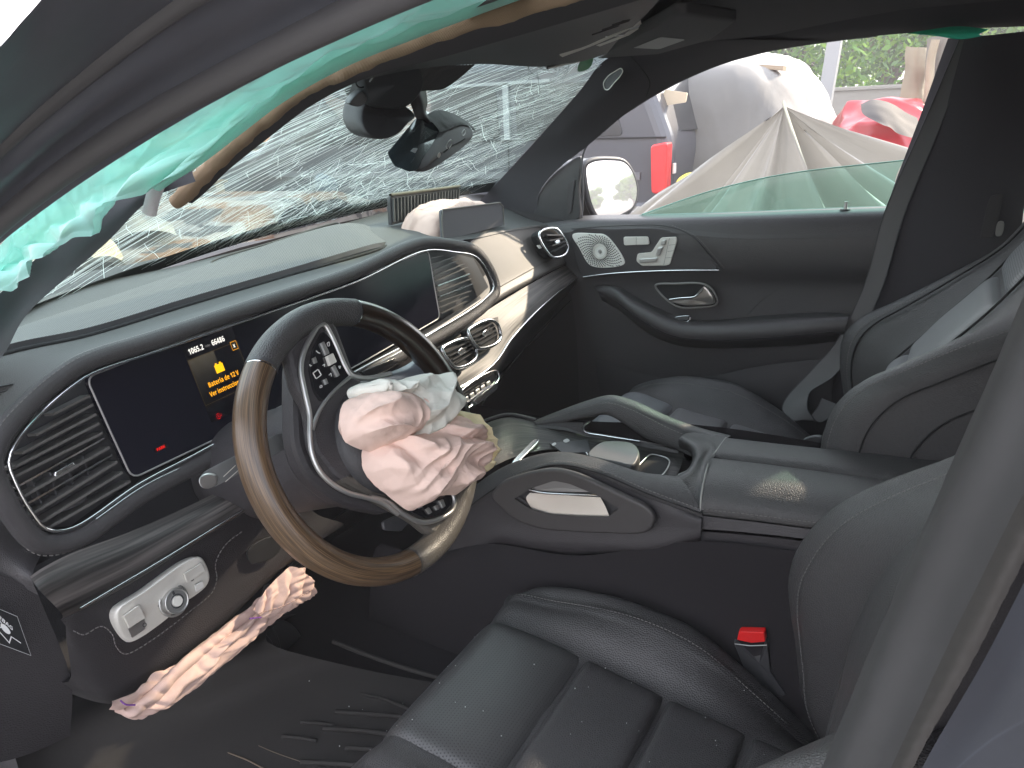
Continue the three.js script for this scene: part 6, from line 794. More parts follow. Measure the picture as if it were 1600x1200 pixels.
{ // driver seat
  const t = thing('car_seat', 'driver seat in black perforated leather, nearest the camera', 'car seat', [-.40, .42, .35], 'front seats of the car');
  const crest = [[.10, .46], [.082, .56], [.103, .637], [.181, .665], [.291, .672], [.383, .657], [.472, .605], [.562, .54], [.62, .50]], seam = [[.09, .46], [.062, .56], [.075, .632], [.163, .652], [.295, .668], [.394, .652], [.48, .600], [.563, .545], [.62, .51]], inn = [[.09, .46], [.055, .56], [.085, .635], [.150, .640], [.234, .632], [.351, .615], [.461, .602], [.546, .593], [.62, .58]], mid = inn.map(([z, y]) => [z, y - .004]);
  const wr = { d: (u, v, x, y, z) => .0016 * (fbm(x * 24, y * 24, z * 24) - .5) - .0055 * Math.exp(-(((Math.abs(x + .40) - .200 + .0) / .003) ** 2)) * (y > .55 ? 1 : 0) };
  const rows = [[-.140, crest.map(([z, y]) => [z + .01, y - .16])], [-.146, crest.map(([z, y]) => [z, y - .05])], [-.165, crest], [-.200, seam], [-.232, seam.map(([z, y], i) => [lerp(z, inn[i][0], .5), lerp(y, inn[i][1], .5) + .004])], [-.265, inn], [-.40, mid], [-.535, inn], [-.568, seam.map(([z, y], i) => [lerp(z, inn[i][0], .5), lerp(y, inn[i][1], .5) + .004])], [-.60, seam], [-.635, crest], [-.652, crest.map(([z, y]) => [z, y - .05])], [-.66, crest.map(([z, y]) => [z + .01, y - .16])]];
  part('seat_cushion', sheet(rows.map(([x, l]) => rowPts(x, l)), 80, 110, wr), M.leatherSeat, t);
  part('stitching', dashes(rowPts(-.1985, seam.slice(1)).map(([x, y, z]) => [x, y + .0045, z]), .0038, .0024, .00055), M.stitch, t);
  panels(t, 0, rowPts(-.268, inn), rowPts(-.532, inn), [[.10, .478], [.486, .655], [.663, .815], [.823, .99]], ['seat_panel', 'seat_panel', 'seat_panel', 'seat_panel'], [M.perf, M.leatherSeat, M.leatherSeat, M.leatherSeat], .014, [0, .98, .12]);
  // backrest
  const bc = [[.63, .44], [.585, .523], [.540, .60], [.524, .671], [.503, .791], [.513, .844], [.546, .906], [.599, .955], [.661, 1.0], [.73, 1.06], [.79, 1.16], [.83, 1.3]], bi = [[.66, .50], [.63, .56], [.605, .63], [.60, .70], [.60, .79], [.61, .84], [.625, .90], [.65, .955], [.69, 1.01], [.74, 1.08], [.79, 1.17], [.83, 1.3]], bs = bc.map(([z, y], i) => [lerp(z, bi[i][0], .22) , lerp(y, bi[i][1], .22) - .004]);
  const br = [[-.150, bc.map(([z, y]) => [z + .10, y])], [-.144, bc.map(([z, y]) => [z + .035, y])], [-.162, bc], [-.198, bs], [-.265, bi], [-.40, bi.map(([z, y]) => [z + .006, y])], [-.535, bi], [-.602, bs], [-.638, bc], [-.656, bc.map(([z, y]) => [z + .035, y])], [-.65, bc.map(([z, y]) => [z + .10, y])]];
  part('backrest', sheet(br.map(([x, l]) => rowPts(x, l)), 80, 90, { d: (u, v, x, y, z) => .0015 * (fbm(x * 20, y * 20, z * 20) - .5) }), M.leatherSeat, t);
  part('stitching', dashes(rowPts(-.199, bs).map(([x, y, z]) => [x, y + .001, z - .003]), .0038, .0024, .00055), M.stitch, t);
  panels(t, 0, rowPts(-.268, bi), rowPts(-.532, bi), [[.06, .34], [.35, .66], [.67, .96]], ['back_panel', 'back_panel', 'back_panel'], [M.leatherSeat, M.leatherSeat, M.perf], .016, [0, .3, -.95]);
  part('back_shell', sheet([rowPts(-.15, bc.map(([z, y]) => [z + .10, y])), rowPts(-.40, bc.map(([z, y]) => [z + .15, y + .01])), rowPts(-.65, bc.map(([z, y]) => [z + .10, y]))], 30, 16), M.soft, t);
  part('headrest', pebble([[.80, 1.30], [.775, 1.36], [.785, 1.46], [.82, 1.50], [.86, 1.48], [.87, 1.38], [.86, 1.31]].map(([z, y]) => [-.27, y, z]), [-.26, 0, 0], { n: 60, round: .15, end: .14 }), M.leatherSeat, t);
  part('seat_base', sheet([[[-.16, .54, .12], [-.155, .54, .35], [-.155, .52, .62]], [[-.17, .42, .14], [-.17, .42, .35], [-.17, .42, .62]]], 12, 6), M.plasticDark, t);
}
{ // passenger seat
  const t = thing('car_seat', 'passenger seat in black perforated leather beyond the console', 'car seat', [.395, .45, .35], 'front seats of the car');
  const crest = [[.02, .56], [-.045, .66], [-.039, .712], [.004, .742], [.088, .770], [.160, .776], [.23, .771], [.346, .716], [.45, .64], [.52, .60]], inn = [[.02, .56], [-.04, .68], [-.01, .738], [.021, .747], [.08, .735], [.143, .722], [.258, .708], [.387, .686], [.46, .67], [.52, .66]], seam = crest.map(([z, y], i) => [lerp(z, inn[i][0], .28), lerp(y, inn[i][1], .2) - .002]);
  const rows = [[.155, crest.map(([z, y]) => [z, y - .18])], [.150, crest.map(([z, y]) => [z, y - .05])], [.172, crest], [.205, seam], [.262, inn], [.395, inn.map(([z, y]) => [z, y - .004])], [.528, inn], [.588, seam], [.62, crest], [.642, crest.map(([z, y]) => [z, y - .05])], [.64, crest.map(([z, y]) => [z, y - .18])]];
  part('seat_cushion', sheet(rows.map(([x, l]) => rowPts(x, l)), 70, 90, { d: (u, v, x, y, z) => .0015 * (fbm(x * 20, y * 20, z * 20) - .5) }), M.leatherSeat, t);
  part('stitching', dashes(rowPts(.590, seam.slice(1)).map(([x, y, z]) => [x, y + .001, z]), .0038, .0024, .0006), M.stitch, t);
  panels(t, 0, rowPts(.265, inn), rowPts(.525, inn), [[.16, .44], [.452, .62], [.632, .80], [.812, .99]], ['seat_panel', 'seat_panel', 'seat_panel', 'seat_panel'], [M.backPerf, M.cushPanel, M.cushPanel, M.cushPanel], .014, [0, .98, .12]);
  const bn = [[.56, .60], [.52, .72], [.492, .80], [.486, .852], [.497, .913], [.53, .964], [.582, 1.002], [.661, 1.055], [.72, 1.091], [.79, 1.17], [.83, 1.27], [.86, 1.36]], bf = [[.53, .60], [.495, .70], [.468, .79], [.453, .86], [.455, .918], [.479, .958], [.547, 1.006], [.632, 1.066], [.709, 1.127], [.755, 1.20], [.80, 1.28], [.85, 1.36]], bi = [[.60, .66], [.57, .75], [.56, .82], [.562, .888], [.585, .925], [.61, .955], [.64, .998], [.70, 1.076], [.743, 1.143], [.785, 1.21], [.82, 1.28], [.86, 1.36]];
  const mixr = (a, b, k, dz = 0, dy = 0) => a.map(([z, y], i) => [lerp(z, b[i][0], k) + dz, lerp(y, b[i][1], k) + dy]);
  const br = [[.126, bn.map(([z, y]) => [z + .26, y - .02])], [.128, bn.map(([z, y]) => [z + .16, y - .01])], [.132, bn.map(([z, y]) => [z + .09, y - .004])], [.138, bn.map(([z, y]) => [z + .03, y - .004])], [.168, bn], [.195, mixr(bn, bi, .35)], [.262, bi], [.395, mixr(bi, bi, 0, .006)], [.525, bi], [.580, mixr(bf, bi, .28, 0, -.004)], [.612, bf], [.64, bf.map(([z, y]) => [z + .045, y - .004])], [.64, bf.map(([z, y]) => [z + .13, y])]];
  part('backrest', sheet(br.map(([x, l]) => rowPts(x, l)), 80, 96, { d: (u, v, x, y, z) => .0015 * (fbm(x * 20, y * 20, z * 20) - .5) }), M.leatherSeat, t);
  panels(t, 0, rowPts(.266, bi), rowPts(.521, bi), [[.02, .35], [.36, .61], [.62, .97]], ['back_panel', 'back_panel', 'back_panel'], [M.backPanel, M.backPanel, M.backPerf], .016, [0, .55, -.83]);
  part('stitching', [dashes(rowPts(.590, mixr(bf, bi, .20, -.004, .001)), .0038, .0024, .0007), dashes(rowPts(.150, bn.map(([z, y]) => [z + .012, y - .001])), .0038, .0024, .0006), dashes(rowPts(.134, bn.map(([z, y]) => [z + .055, y - .006])), .0038, .0024, .0006)], M.stitch, t);
  part('piping', [tube(rowPts(.580, mixr(bf, bi, .28, -.003, .001)), .0020, 70, false, 5), tube(rowPts(.523, mixr(bi, bi, 0, -.004, .003)), .0022, 70, false, 5), tube(rowPts(.264, mixr(bi, bi, 0, -.004, .003)), .0022, 70, false, 5), tube(rowPts(.1295, bn.map(([z, y]) => [z + .062, y - .006])), .0014, 70, false, 5), tube(rowPts(.127, bn.map(([z, y]) => [z + .13, y - .03])), .0018, 70, false, 5)], M.black, t);
  part('back_shell', sheet([rowPts(.126, bn.map(([z, y]) => [z + .26, y - .02])), rowPts(.395, bn.map(([z, y]) => [z + .3, y])), rowPts(.64, bf.map(([z, y]) => [z + .13, y]))], 30, 12), M.soft, t);
  part('seat_hinge', pebble([[.2,.8358,.4525],[.2,.8466,.4697],[.2,.8466,.4824],[.2,.8341,.4815],[.2,.83,.4606]], [.01, 0, 0], { n: 30 }), M.plasticDark, t);
}
// ---------------------------------------------------------------- loose and small things in the cabin
{ // curtain airbag along the driver side roof
  const t = thing('curtain_airbag', 'teal curtain airbag hanging creased along the driver side roof frame', 'airbag', [-.70, 1.38, 0]);
  const e0 = [[-.722,1.117,-.5076],[-.722,1.2362,-.2916],[-.718,1.2869,-.1811],[-.712,1.3374,-.0872],[-.708,1.3645,-.0191],[-.704,1.3915,.0636],[-.7,1.4151,.1373],[-.7,1.4394,.2221],[-.7,1.4546,.2921],[-.69,1.4646,.3357],[-.68,1.4743,.384]], e1 = [[-.7,1.0799,-.5601],[-.7,1.2071,-.335],[-.695,1.2621,-.2231],[-.69,1.3127,-.1211],[-.685,1.3422,-.0446],[-.68,1.3693,.0357],[-.675,1.3948,.1096],[-.672,1.4257,.1944],[-.668,1.4434,.2664],[-.66,1.4555,.3202],[-.65,1.4672,.3722]], e2 = [[-.722,1.081,-.5038],[-.718,1.2055,-.2904],[-.718,1.2608,-.1729],[-.712,1.308,-.0752],[-.706,1.3353,.0009],[-.696,1.3621,.0656],[-.68,1.3872,.1139],[-.665,1.4183,.172],[-.655,1.4427,.2418],[-.645,1.4582,.3121],[-.635,1.4709,.3657]], e3 = [[-.728,1.0756,-.4959],[-.728,1.202,-.2732],[-.728,1.2541,-.161],[-.722,1.3012,-.0563],[-.712,1.3349,.0219],[-.7,1.353,.0717],[-.685,1.3663,.0993],[-.665,1.393,.1323],[-.645,1.4227,.1789],[-.63,1.4467,.2515],[-.62,1.4603,.313]];
  const fold = (u, v, x, y, z) => { const s = Math.sin((u - .25) * 24 + 2 * noise3(x * 9, y * 9, z * 9)), w = sstep(.85, .45, u); return .005 * s * w * sstep(0, .012, v) + (.020 * folds(u, v, .75, .085, 6) + .008 * folds(u, v, 2.3, .04, 11) + .004 * (crumpleF(y, x, z, 18, 6) - .5)) * (.25 + .75 * w) * sstep(0, .02, v); };
  part('bag_panel', sheet([e0, e1, e2, e3], 260, 60, { d: fold }), M.bagTeal, t);
  part('bag_roll', tube([[-.69,1.3545,.0462],[-.682,1.3631,.0596],[-.672,1.3746,.0807],[-.655,1.3962,.1121],[-.645,1.4201,.1576],[-.635,1.4428,.2185],[-.625,1.4582,.2779],[-.61,1.4746,.3436],[-.6,1.4874,.4049]], .0115, 90, false, 14), M.bagTeal, t);
  part('roll_seam', tube([[-.66,1.3852,.0777],[-.652,1.3799,.0693],[-.652,1.3767,.0734],[-.656,1.3778,.0836]], .0008, 16, false, 5), mat([.08, .28, .25], .8), t);
  single('curtain_airbag', sheet([[[.665,1.5201,.4952],[.665,1.5249,.5329],[.665,1.5246,.5754],[.665,1.5155,.6333]], [[.655,1.5149,.5239],[.65,1.5142,.5563],[.65,1.5083,.5885],[.655,1.5073,.6193]], [[.66,1.5167,.5059],[.655,1.5079,.557],[.655,1.5031,.5891],[.66,1.5049,.6258]]], 40, 12, { d: (u, v) => .002 * Math.sin(u * 60) }), mat([.03, .42, .28], .7, { transmission: .3, thickness: 0 }), 'small green curtain airbag edge showing above the passenger window', 'airbag', [.66,1.5163,.5662]);
}
{ // knee airbag under the driver side panel
  const t = thing('knee_airbag', 'long pink deflated knee airbag hanging under the dashboard', 'airbag', [-.55, .70, -.19]);
  const F = new THREE.Matrix4().makeBasis(new THREE.Vector3(1, 0, 0), new THREE.Vector3(0, 1, 0), new THREE.Vector3(0, 0, 1));
  const at = (z) => { const m = F.clone(); m.setPosition(0, 0, z); return m; };
  const A = [[-.7111,.7179,-.192],[-.664,.7136,-.198],[-.6088,.7132,-.2],[-.5459,.7126,-.205],[-.4831,.7096,-.21],[-.4326,.7158,-.215],[-.3967,.7237,-.22],[-.3737,.7102,-.22]], B = [[-.7206,.7259,-.185],[-.6862,.7172,-.182],[-.6416,.7154,-.182],[-.579,.7103,-.185],[-.5137,.7049,-.19],[-.4611,.7119,-.192],[-.408,.7127,-.196],[-.3757,.6978,-.2]], D = [[-.7291,.734,-.178],[-.7081,.7078,-.175],[-.67,.6909,-.174],[-.614,.6879,-.176],[-.5562,.6912,-.18],[-.4989,.69,-.184],[-.4363,.6787,-.19],[-.377,.6693,-.195]], E2 = [[-.7121,.7044,-.19],[-.697,.6832,-.188],[-.651,.6638,-.19],[-.5903,.6593,-.195],[-.5337,.6624,-.2],[-.4778,.663,-.205],[-.418,.6597,-.21],[-.3653,.654,-.215]];
  const g = sheet([A, B, D, E2], 240, 70, { d: (u, v, x, y, z) => .013 * folds(u, v * 1.6, 1.25, .036, 5) + .005 * (crumpleF(x, y, z, 24, 5) - .5) + .002 * (crumpleF(y, x, z, 60, 9) - .5) });
  const pink = mat([.50, .355, .31], .88, { bumpMap: T.cloth, bumpScale: .0003 });
  part('bag_panel', g, pink, t);
  part('bag_flap', sheet([[[-.5052,.7253,-.18],[-.4799,.737,-.184],[-.4501,.7422,-.188],[-.417,.7443,-.192]], [[-.5041,.7183,-.172],[-.4717,.7197,-.172],[-.4354,.7237,-.174],[-.4016,.7282,-.18]], [[-.4937,.7031,-.176],[-.4611,.6982,-.174],[-.4219,.6939,-.174],[-.3834,.6869,-.18]], [[-.4859,.6906,-.19],[-.4521,.6796,-.19],[-.4131,.6707,-.19],[-.378,.6637,-.195]]], 90, 50, { d: (u, v, x, y, z) => .010 * folds(u, v, 1.0, .026, 8) + .003 * (crumpleF(x, y, z, 45, 6) - .5) }), pink, t);
  part('stitching', [dashes(off([[-.5199,.7282,-.168],[-.5121,.7292,-.166],[-.4754,.7194,-.16],[-.4324,.7124,-.16],[-.4045,.7077,-.164]], [0, 0, .006]), .005, .003, .0006)], mat([.34, .22, .18], .8), t);
  part('marking_thread', [tube(off([[-.722,.7416,-.172],[-.7184,.7336,-.17],[-.7087,.7256,-.168]], [0, 0, .008]), .0011, 16, false, 5), tube(off([[-.5257,.7284,-.172],[-.5187,.7255,-.17],[-.5095,.7211,-.168]], [0, 0, .008]), .0012, 16, false, 5)], mat([.16, .05, .25], .8), t);
}
{ // passenger airbag in its opened box on the dash top
  const t = thing('passenger_airbag', 'pink passenger airbag bulging from its flipped-open grey box on the dashboard', 'airbag', [.367,1.1216,-.42]);
  const b0 = [.3108,1.1303,-.385], b1 = [.5844,1.1302,-.385], u0 = [.3115,1.2013,-.385], u1 = [.5824,1.1892,-.385], k0 = [.2717,1.1678,-.5], k1 = [.5734,1.1722,-.52], v0 = [.2765,1.234,-.5], v1 = [.5882,1.2255,-.52];
  part('box_flap', pebble([b0, b1, u1, u0], [0, 0, -.008], { n: 60, sharp: 1, round: .03 }), mat([.105, .108, .118], .6), t, 'smooth grey inner face of the opened cover');
  part('flap_edge', path([b0, u0, u1, b1].map(([x, y, z]) => [x, y, z + .001]), .0018, false, 6), mat([.20, .19, .17], .7), t);
  part('box_back', pebble([k0, k1, v1, v0], [0, 0, -.012], { n: 60, sharp: 1, round: .03 }), M.plasticDark, t);
  part('back_ribs', Array.from({ length: 22 }, (_, i) => { const q = (i + .5) / 22, p = [0, 1, 2].map((m) => lerp(k0[m], k1[m], q)), r = [0, 1, 2].map((m) => lerp(v0[m], v1[m], q)); return bar(p.map((v, m) => lerp(v, r[m], .1) + (m === 2 ? .003 : 0)), r.map((v, m) => lerp(p[m], v, .9) + (m === 2 ? .003 : 0)), .0034, .005, [0, 0, 1]); }), mat([.085, .085, .085], .6), t);
  part('back_edge', path([v0, v1].map(([x, y, z]) => [x, y + .002, z]), .004, false, 6), mat([.10, .095, .07], .7), t);
  const F = new THREE.Matrix4().makeBasis(V3(b1).sub(V3(b0)).normalize(), new THREE.Vector3(0, 0, -1), new THREE.Vector3(0, 1, 0)); F.setPosition(b0[0], b0[1], b0[2]);
  const inv = F.clone().invert(), loc = (p) => { const q = V3(p).applyMatrix4(inv); return [q.x, q.y]; }, [c0, c1, d0, d1] = [k0, k1, b0, b1].map(loc), mid = (a, b, k) => [lerp(a[0], b[0], k), lerp(a[1], b[1], k)];
  part('bag_panel', mound([mid(c0, d0, .12), mid(c0, d0, .45), [d0[0] - .006, d0[1] + .016], mid([d0[0], d0[1] + .022], [d1[0], d1[1] + .022], .5), [d1[0] - .012, d1[1] + .022], mid(d1, c1, .5), mid(d1, c1, .8), mid(c1, c0, .5)], F, -.006, .080, { seed: 41, amp: .013, fr: 26, na: 240, ns: 100, pw: 5, phi: .8, lam: .075, fold: .16, under: .004 }), mat([.74, .54, .47], .85, { bumpMap: T.cloth, bumpScale: .0003 }), t);
}
{ // rear-view mirror with camera housing, knocked askew
  const t = thing('rear_view_mirror', 'black rear-view mirror with button strip, twisted on its stem', 'rear-view mirror', [.0568,1.3912,-.2]);
  part('mirror_glass', pebble([[-.1216,1.3369,-.165],[.0166,1.3982,-.195],[.0424,1.4001,-.2],[.0358,1.3761,-.175],[.02,1.3658,-.17],[-.1109,1.3175,-.12],[-.1309,1.316,-.12],[-.1306,1.3247,-.15]], [.02, .012, -.02], { n: 60, round: .10, end: .3, sharp: 1 }), mat([.022, .030, .034], .18, { clearcoat: .6 }), t);
  part('mirror_back', pebble([[-.1079,1.3143,-.12],[-.0899,1.3219,-.12],[.0316,1.3665,-.17],[.0864,1.3814,-.185],[.1318,1.3848,-.19],[.1542,1.3784,-.185],[.1467,1.3681,-.175],[.1171,1.3554,-.165],[-.003,1.3295,-.135],[-.0839,1.3145,-.12]], [-.006, .020, -.05], { n: 70, round: .10, end: .25 }), mat([.105, .095, .098], .55), t);
  part('mirror_hood', sheet([[[.0172,1.4004,-.198],[.0808,1.4108,-.21],[.1303,1.406,-.215],[.1753,1.389,-.21],[.1802,1.3733,-.195]], [[.0212,1.3936,-.185],[.0704,1.3906,-.19],[.0987,1.39,-.19],[.1435,1.3858,-.192],[.1608,1.3713,-.184]], [[.0314,1.374,-.172],[.0548,1.3755,-.176],[.0846,1.3802,-.181],[.1272,1.3832,-.187],[.1532,1.3773,-.183]]], 30, 12, { d: (u, v, x, y, z) => .0016 * (ridge(x * 60, y * 60, z * 60) - .5) }), mat([.05, .052, .05], .7, { bumpMap: T.leather, bumpScale: .0015 }), t);
  for (const L of [[[-.0126,1.353,-.137],[.0093,1.3625,-.141],[.0078,1.3573,-.139],[-.0122,1.3478,-.135]], [[.0684,1.3714,-.158],[.0838,1.3775,-.161],[.0786,1.3711,-.158],[.0671,1.3671,-.156]]]) part('button', tube(off(L, [-.002, -.001, .008]), .0009, 30, true, 5), M.satin, t);
  part('button', pebble(off([[-.0653,1.3373,-.12],[-.0537,1.3437,-.124],[-.0518,1.3415,-.123],[-.0634,1.3351,-.119]], [-.003, 0, .010]), [0, 0, .001], { n: 20 }), M.satinLight, t);
  part('button_strip', tube(off([[-.0263,1.3433,-.132],[.0038,1.3512,-.138],[.0377,1.3562,-.145],[.0687,1.3615,-.152]], [-.003, -.001, .008]), .0014, 24, false, 5), M.black, t);
  part('light_sensor', pebble(off([[-.0896,1.3478,-.15],[-.0767,1.3522,-.153],[-.0705,1.3509,-.15],[-.0821,1.3444,-.147]], [-.001, 0, .003]), [0, 0, .002], { n: 20, sharp: 1 }), mat([.32, .34, .35], .4), t);
  part('stem', sheet([[[-.0159,1.4498,-.22],[.006,1.4241,-.215],[.0077,1.3976,-.205],[.018,1.3857,-.2]], [[-.0061,1.452,-.2],[.0088,1.4233,-.195],[.0104,1.4024,-.19],[.0275,1.3894,-.19]], [[.0609,1.4541,-.22],[.0581,1.424,-.215],[.0453,1.4068,-.21],[.0681,1.3955,-.205]]], 16, 12), M.soft, t);
}
{
  const t = thing('camera_housing', 'black camera housing at the windscreen top with a ribbed cover', 'camera housing', [.0176,1.4466,-.25]);
  part('lower_pod', pebble([[-.0968,1.4095,-.24],[-.0849,1.4252,-.24],[-.0478,1.4353,-.24],[-.0089,1.4243,-.22],[.0186,1.4029,-.21],[-.018,1.3887,-.2],[-.0519,1.3711,-.2],[-.0807,1.3653,-.21],[-.1064,1.3735,-.22],[-.1082,1.3896,-.23]], [.02, .006, -.06], { n: 70, round: .12, end: .3 }), M.soft, t);
  part('upper_pod', pebble([[-.1271,1.4684,-.2],[-.1093,1.4782,-.17],[-.0572,1.4814,-.16],[-.021,1.4712,-.16],[.0058,1.4431,-.18],[-.0145,1.4154,-.2],[-.0507,1.4119,-.21],[-.0899,1.4195,-.22],[-.105,1.4437,-.22]], [.02, .014, -.07], { n: 70, round: .14, end: .3 }), M.plasticDark, t);
  part('ribbed_cover', sheet([[[-.0085,1.4514,-.19],[-.0288,1.4696,-.17],[-.0301,1.478,-.15],[-.0041,1.4819,-.135]], [[-.0025,1.4434,-.19],[.0083,1.4547,-.17],[.0155,1.4697,-.15],[.035,1.4801,-.13]], [[.029,1.4433,-.2],[.0768,1.4465,-.19],[.083,1.4619,-.16],[.0907,1.4832,-.13]]], 40, 40, { d: (u, v) => .0014 * Math.sin(v * 480) }), mat([.085, .082, .082], .6), t);
  part('side_clip', pebble([[-.1416,1.4226,-.22],[-.1245,1.4359,-.22],[-.1053,1.4418,-.22],[-.0962,1.4303,-.22],[-.112,1.4187,-.22],[-.1332,1.4188,-.22]], [.01, .004, -.02], { n: 30 }), M.plasticDark, t);
  part('cable', tube([[-.1329,1.4541,-.21],[-.1274,1.4487,-.213],[-.118,1.4461,-.215],[-.1102,1.4472,-.215]], .0013, 14, false, 5), M.black, t);
  part('grille', [0, 1, 2, 3, 4].map((i) => bar([-.1053,1.4543,-.205].map((v, k) => v + i * (k === 0 ? .007 : k === 1 ? .0035 : .002)), [-.1048,1.4632,-.195].map((v, k) => v + i * (k === 0 ? .007 : k === 1 ? .0035 : .002)), .0025, .0025)), mat([.12, .12, .12], .6), t);
}
{ // seat belt of the passenger side and the driver buckle
  const L = [[.697,1.5037,.5874],[.702,1.3439,.5444],[.712,1.169,.4955],[.7,1.0146,.4755],[.68,.8831,.4338],[.665,.8116,.3878],[.645,.7372,.3407],[.63,.7165,.3411],[.615,.7026,.3698],[.625,.7121,.3984],[.635,.7303,.4133],[.655,.7532,.4204]], R = [[.692,1.5016,.6099],[.697,1.3433,.5765],[.707,1.1681,.5341],[.698,1.0049,.5103],[.672,.8572,.4647],[.655,.8096,.4396],[.64,.7703,.3959],[.632,.7567,.393],[.622,.7322,.397],[.625,.7039,.4244],[.635,.7164,.4438],[.65,.743,.4636]];
  const t = thing('seat_belt', 'grey passenger seat belt running down the pillar and looping by the seat', 'seat belt', [.71,1.1695,.5068]);
  part('strap', ribbon(L, R, 120, { nv: 4 }), M.belt, t); part('strap_edge', [tube(L, .0012, 120, false, 5), tube(R, .0012, 120, false, 5)], mat([.06, .06, .064], .7), t);
  const b = thing('seat_belt_buckle', 'black belt buckle with a red release button beside the driver seat', 'buckle', [-.14,.6264,.4569]);
  part('buckle_body', pebble([[-.15,.6412,.4338],[-.135,.6512,.4331],[-.135,.6667,.475],[-.15,.6582,.4817],[-.15,.6121,.4899],[-.15,.5787,.5162],[-.15,.5622,.4948],[-.15,.6023,.4516]], [.018, 0, 0], { n: 60, sharp: 1, round: .08 }), M.plasticDark, b);
  part('release_button', pebble([[-.1535,.6525,.4387],[-.1535,.668,.4405],[-.1535,.6801,.4762],[-.1535,.6644,.4793],[-.1535,.6548,.4599]], [.012, .001, 0], { n: 40, sharp: 1, round: .08 }), M.red, b);
  part('button_rim', path([[-.154,.6451,.4365],[-.154,.65,.4585],[-.154,.6599,.4815]], .0008, false, 5), M.satin, b);
}
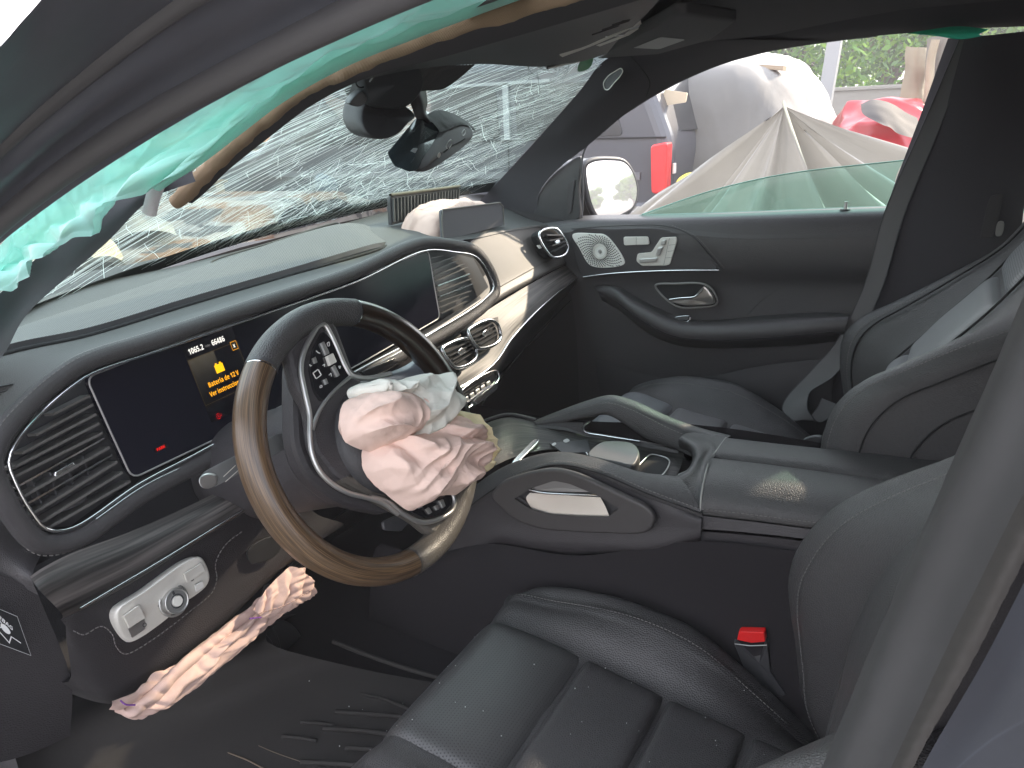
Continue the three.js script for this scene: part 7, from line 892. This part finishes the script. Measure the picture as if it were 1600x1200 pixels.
{ // driver footwell
  const m = thing('floor_mat', 'black rubber floor mat with ribs, dusted with dirt', 'floor mat', [-.42, .44, -.2]);
  const rub = mat([.028, .025, .023], .85, { map: T.dirt, bumpMap: T.mottle, bumpScale: .0015 });
  part('mat_sheet', sheet([[[-.7738,.6302,-.5],[-.6574,.5337,-.56],[-.5047,.4456,-.62],[-.3314,.3895,-.64],[-.167,.3458,-.64],[.0314,.2676,-.6]], [[-.8728,.47,-.6399],[-.7836,.48,-.5644],[-.6958,.5,-.5043],[-.6043,.52,-.4379],[-.5104,.54,-.3636],[-.3977,.54,-.3044]], [[-.8696,.45,-.5584],[-.7738,.455,-.4851],[-.6715,.46,-.4216],[-.5533,.47,-.3594],[-.4427,.48,-.2991],[-.3441,.49,-.2426]], [[-.8619,.445,-.3942],[-.7474,.445,-.3021],[-.6281,.445,-.2359],[-.4889,.445,-.18],[-.3748,.45,-.1304],[-.2806,.46,-.0925]], [[-.7959,.445,-.0758],[-.6835,.445,-.0347],[-.5564,.445,.0053],[-.4245,.445,.0176],[-.3111,.445,.0371],[-.2319,.46,.0648]]], 60, 40, { d: (u, v, x, y, z) => .002 * (fbm(x * 14, z * 14, 3) - .5) }), rub, m);
  const rib = (p, r = .004) => part('rib', tube(p, r, 16, false, 6), rub, m);
  rib([[-.3619,.452,-.1709],[-.3503,.452,-.143],[-.3391,.452,-.1093]]); rib([[-.3973,.452,-.1618],[-.3767,.452,-.1143],[-.3482,.452,-.0463]]); rib([[-.4338,.451,-.1549],[-.409,.451,-.1001],[-.3881,.451,-.0416]]); rib([[-.4462,.451,-.0942],[-.4295,.451,-.0551],[-.4197,.451,-.0291]]); rib([[-.5012,.451,-.1378],[-.471,.451,-.0717],[-.4497,.451,-.0121]]);
  rib([[-.4422,.452,-.1975],[-.4288,.452,-.1667],[-.4217,.452,-.1447]], .003); rib([[-.4788,.451,-.2041],[-.4665,.451,-.173],[-.4579,.451,-.1458]], .003); rib([[-.3861,.451,-.0379],[-.3743,.451,-.0076],[-.3666,.451,.015]], .004); rib([[-.3522,.455,-.1719],[-.3371,.455,-.1049],[-.3348,.455,-.0509]], .003);
  part('mat_border', tube([[-.3055,.5,-.2464],[-.3,.495,-.1752],[-.2889,.49,-.0829],[-.276,.485,-.0238],[-.2645,.48,.0345]], .004, 40, false, 8), rub, m);
  for (const g of [tube([[-.5434,.4485,-.2575],[-.5386,.4485,-.2196],[-.5375,.4485,-.1816]], .0012, 16, false, 5), tube([[-.5098,.449,-.2241],[-.5069,.449,-.189],[-.5,.449,-.1394]], .0005, 16, false, 5)]) part('dried_mud', g, mat([.13, .10, .07], .95), m);
  const p = thing('foot_pedals', 'dark brake and accelerator pedals in the driver footwell', 'pedals', [-.40, .5, -.4]);
  part('brake_pedal', [pebble([[-.4298,.5488,-.36],[-.4016,.5632,-.36],[-.3652,.5241,-.36],[-.3469,.475,-.36],[-.374,.4628,-.36],[-.4081,.4941,-.36]], [0, -.01, -.02], { n: 40, round: .1 }), tube([[-.3641,.516,-.38],[-.3179,.5065,-.42],[-.2452,.4997,-.48]], .012, 16, false, 8)], M.plasticDark, p);
  part('accelerator', [pebble([[-.3429,.4939,-.4],[-.2889,.482,-.4],[-.2487,.4203,-.4],[-.2454,.3375,-.4],[-.3108,.3461,-.4],[-.3263,.4143,-.4]], [0, -.01, -.02], { n: 40, round: .1 }), tube([[-.3617,.5053,-.385],[-.3556,.4552,-.382],[-.3576,.4216,-.38]], .0012, 20, false, 5), tube([[-.3272,.5075,-.385],[-.3177,.453,-.382],[-.3268,.3795,-.38]], .0014, 20, false, 5)], M.plasticDark, p);
  part('footrest', sheet([[[-.4776,.4917,-.42],[-.4139,.5006,-.42],[-.3491,.4908,-.42]], [[-.496,.4881,-.38],[-.435,.4893,-.38],[-.369,.4906,-.38]]], 60, 20, { d: (u, v) => .0016 * Math.sin(u * 700) * Math.sin(v * 500) }), mat([.05, .046, .044], .5), p);
}

{ // crumbs of broken glass on the driver seat and the mat
  const R = mulberry(77), pos = [], src = []; scene.updateMatrixWorld(true);
  scene.traverse((o) => { if (o.isMesh && ((o.name === 'seat_cushion' || o.name === 'seat_panel') && o.parent.name === 'car_seat' || o.name === 'mat_sheet')) src.push(o); });
  const P = new THREE.Vector3();
  for (const o of src) for (let i = 0; i < (o.name === 'seat_panel' ? 14 : 26); i++) { const p = o.geometry.attributes.position, n = o.geometry.attributes.normal, k = (R() * p.count) | 0, sg = n.getY(k) < 0 ? -1 : 1; if (Math.abs(n.getY(k)) < .6) continue; P.fromBufferAttribute(p, k).applyMatrix4(o.matrixWorld); P.y += .0012; const r = .0006 + .0011 * R() * R(), a = R() * 6.28; for (const t of [[0, 1, 2], [0, 2, 3], [0, 3, 1], [1, 3, 2]]) for (const m of t) { const c = m ? [Math.cos(a + m * 2.1) * r, -.4 * r, Math.sin(a + m * 2.1) * r] : [0, r * 1.1, 0]; pos.push(P.x + c[0], P.y + c[1], P.z + c[2]); } }
  const g = new THREE.BufferGeometry(); g.setAttribute('position', new THREE.Float32BufferAttribute(pos, 3)); g.computeVertexNormals();
  const q = single('glass_crumbs', g, mat([.62, .64, .62], .3), 'tiny pale glass crumbs scattered over the driver seat and floor mat', 'debris', [-.4, .6, .3]); q.userData.kind = 'stuff';
}
renderer.render(scene, camera);
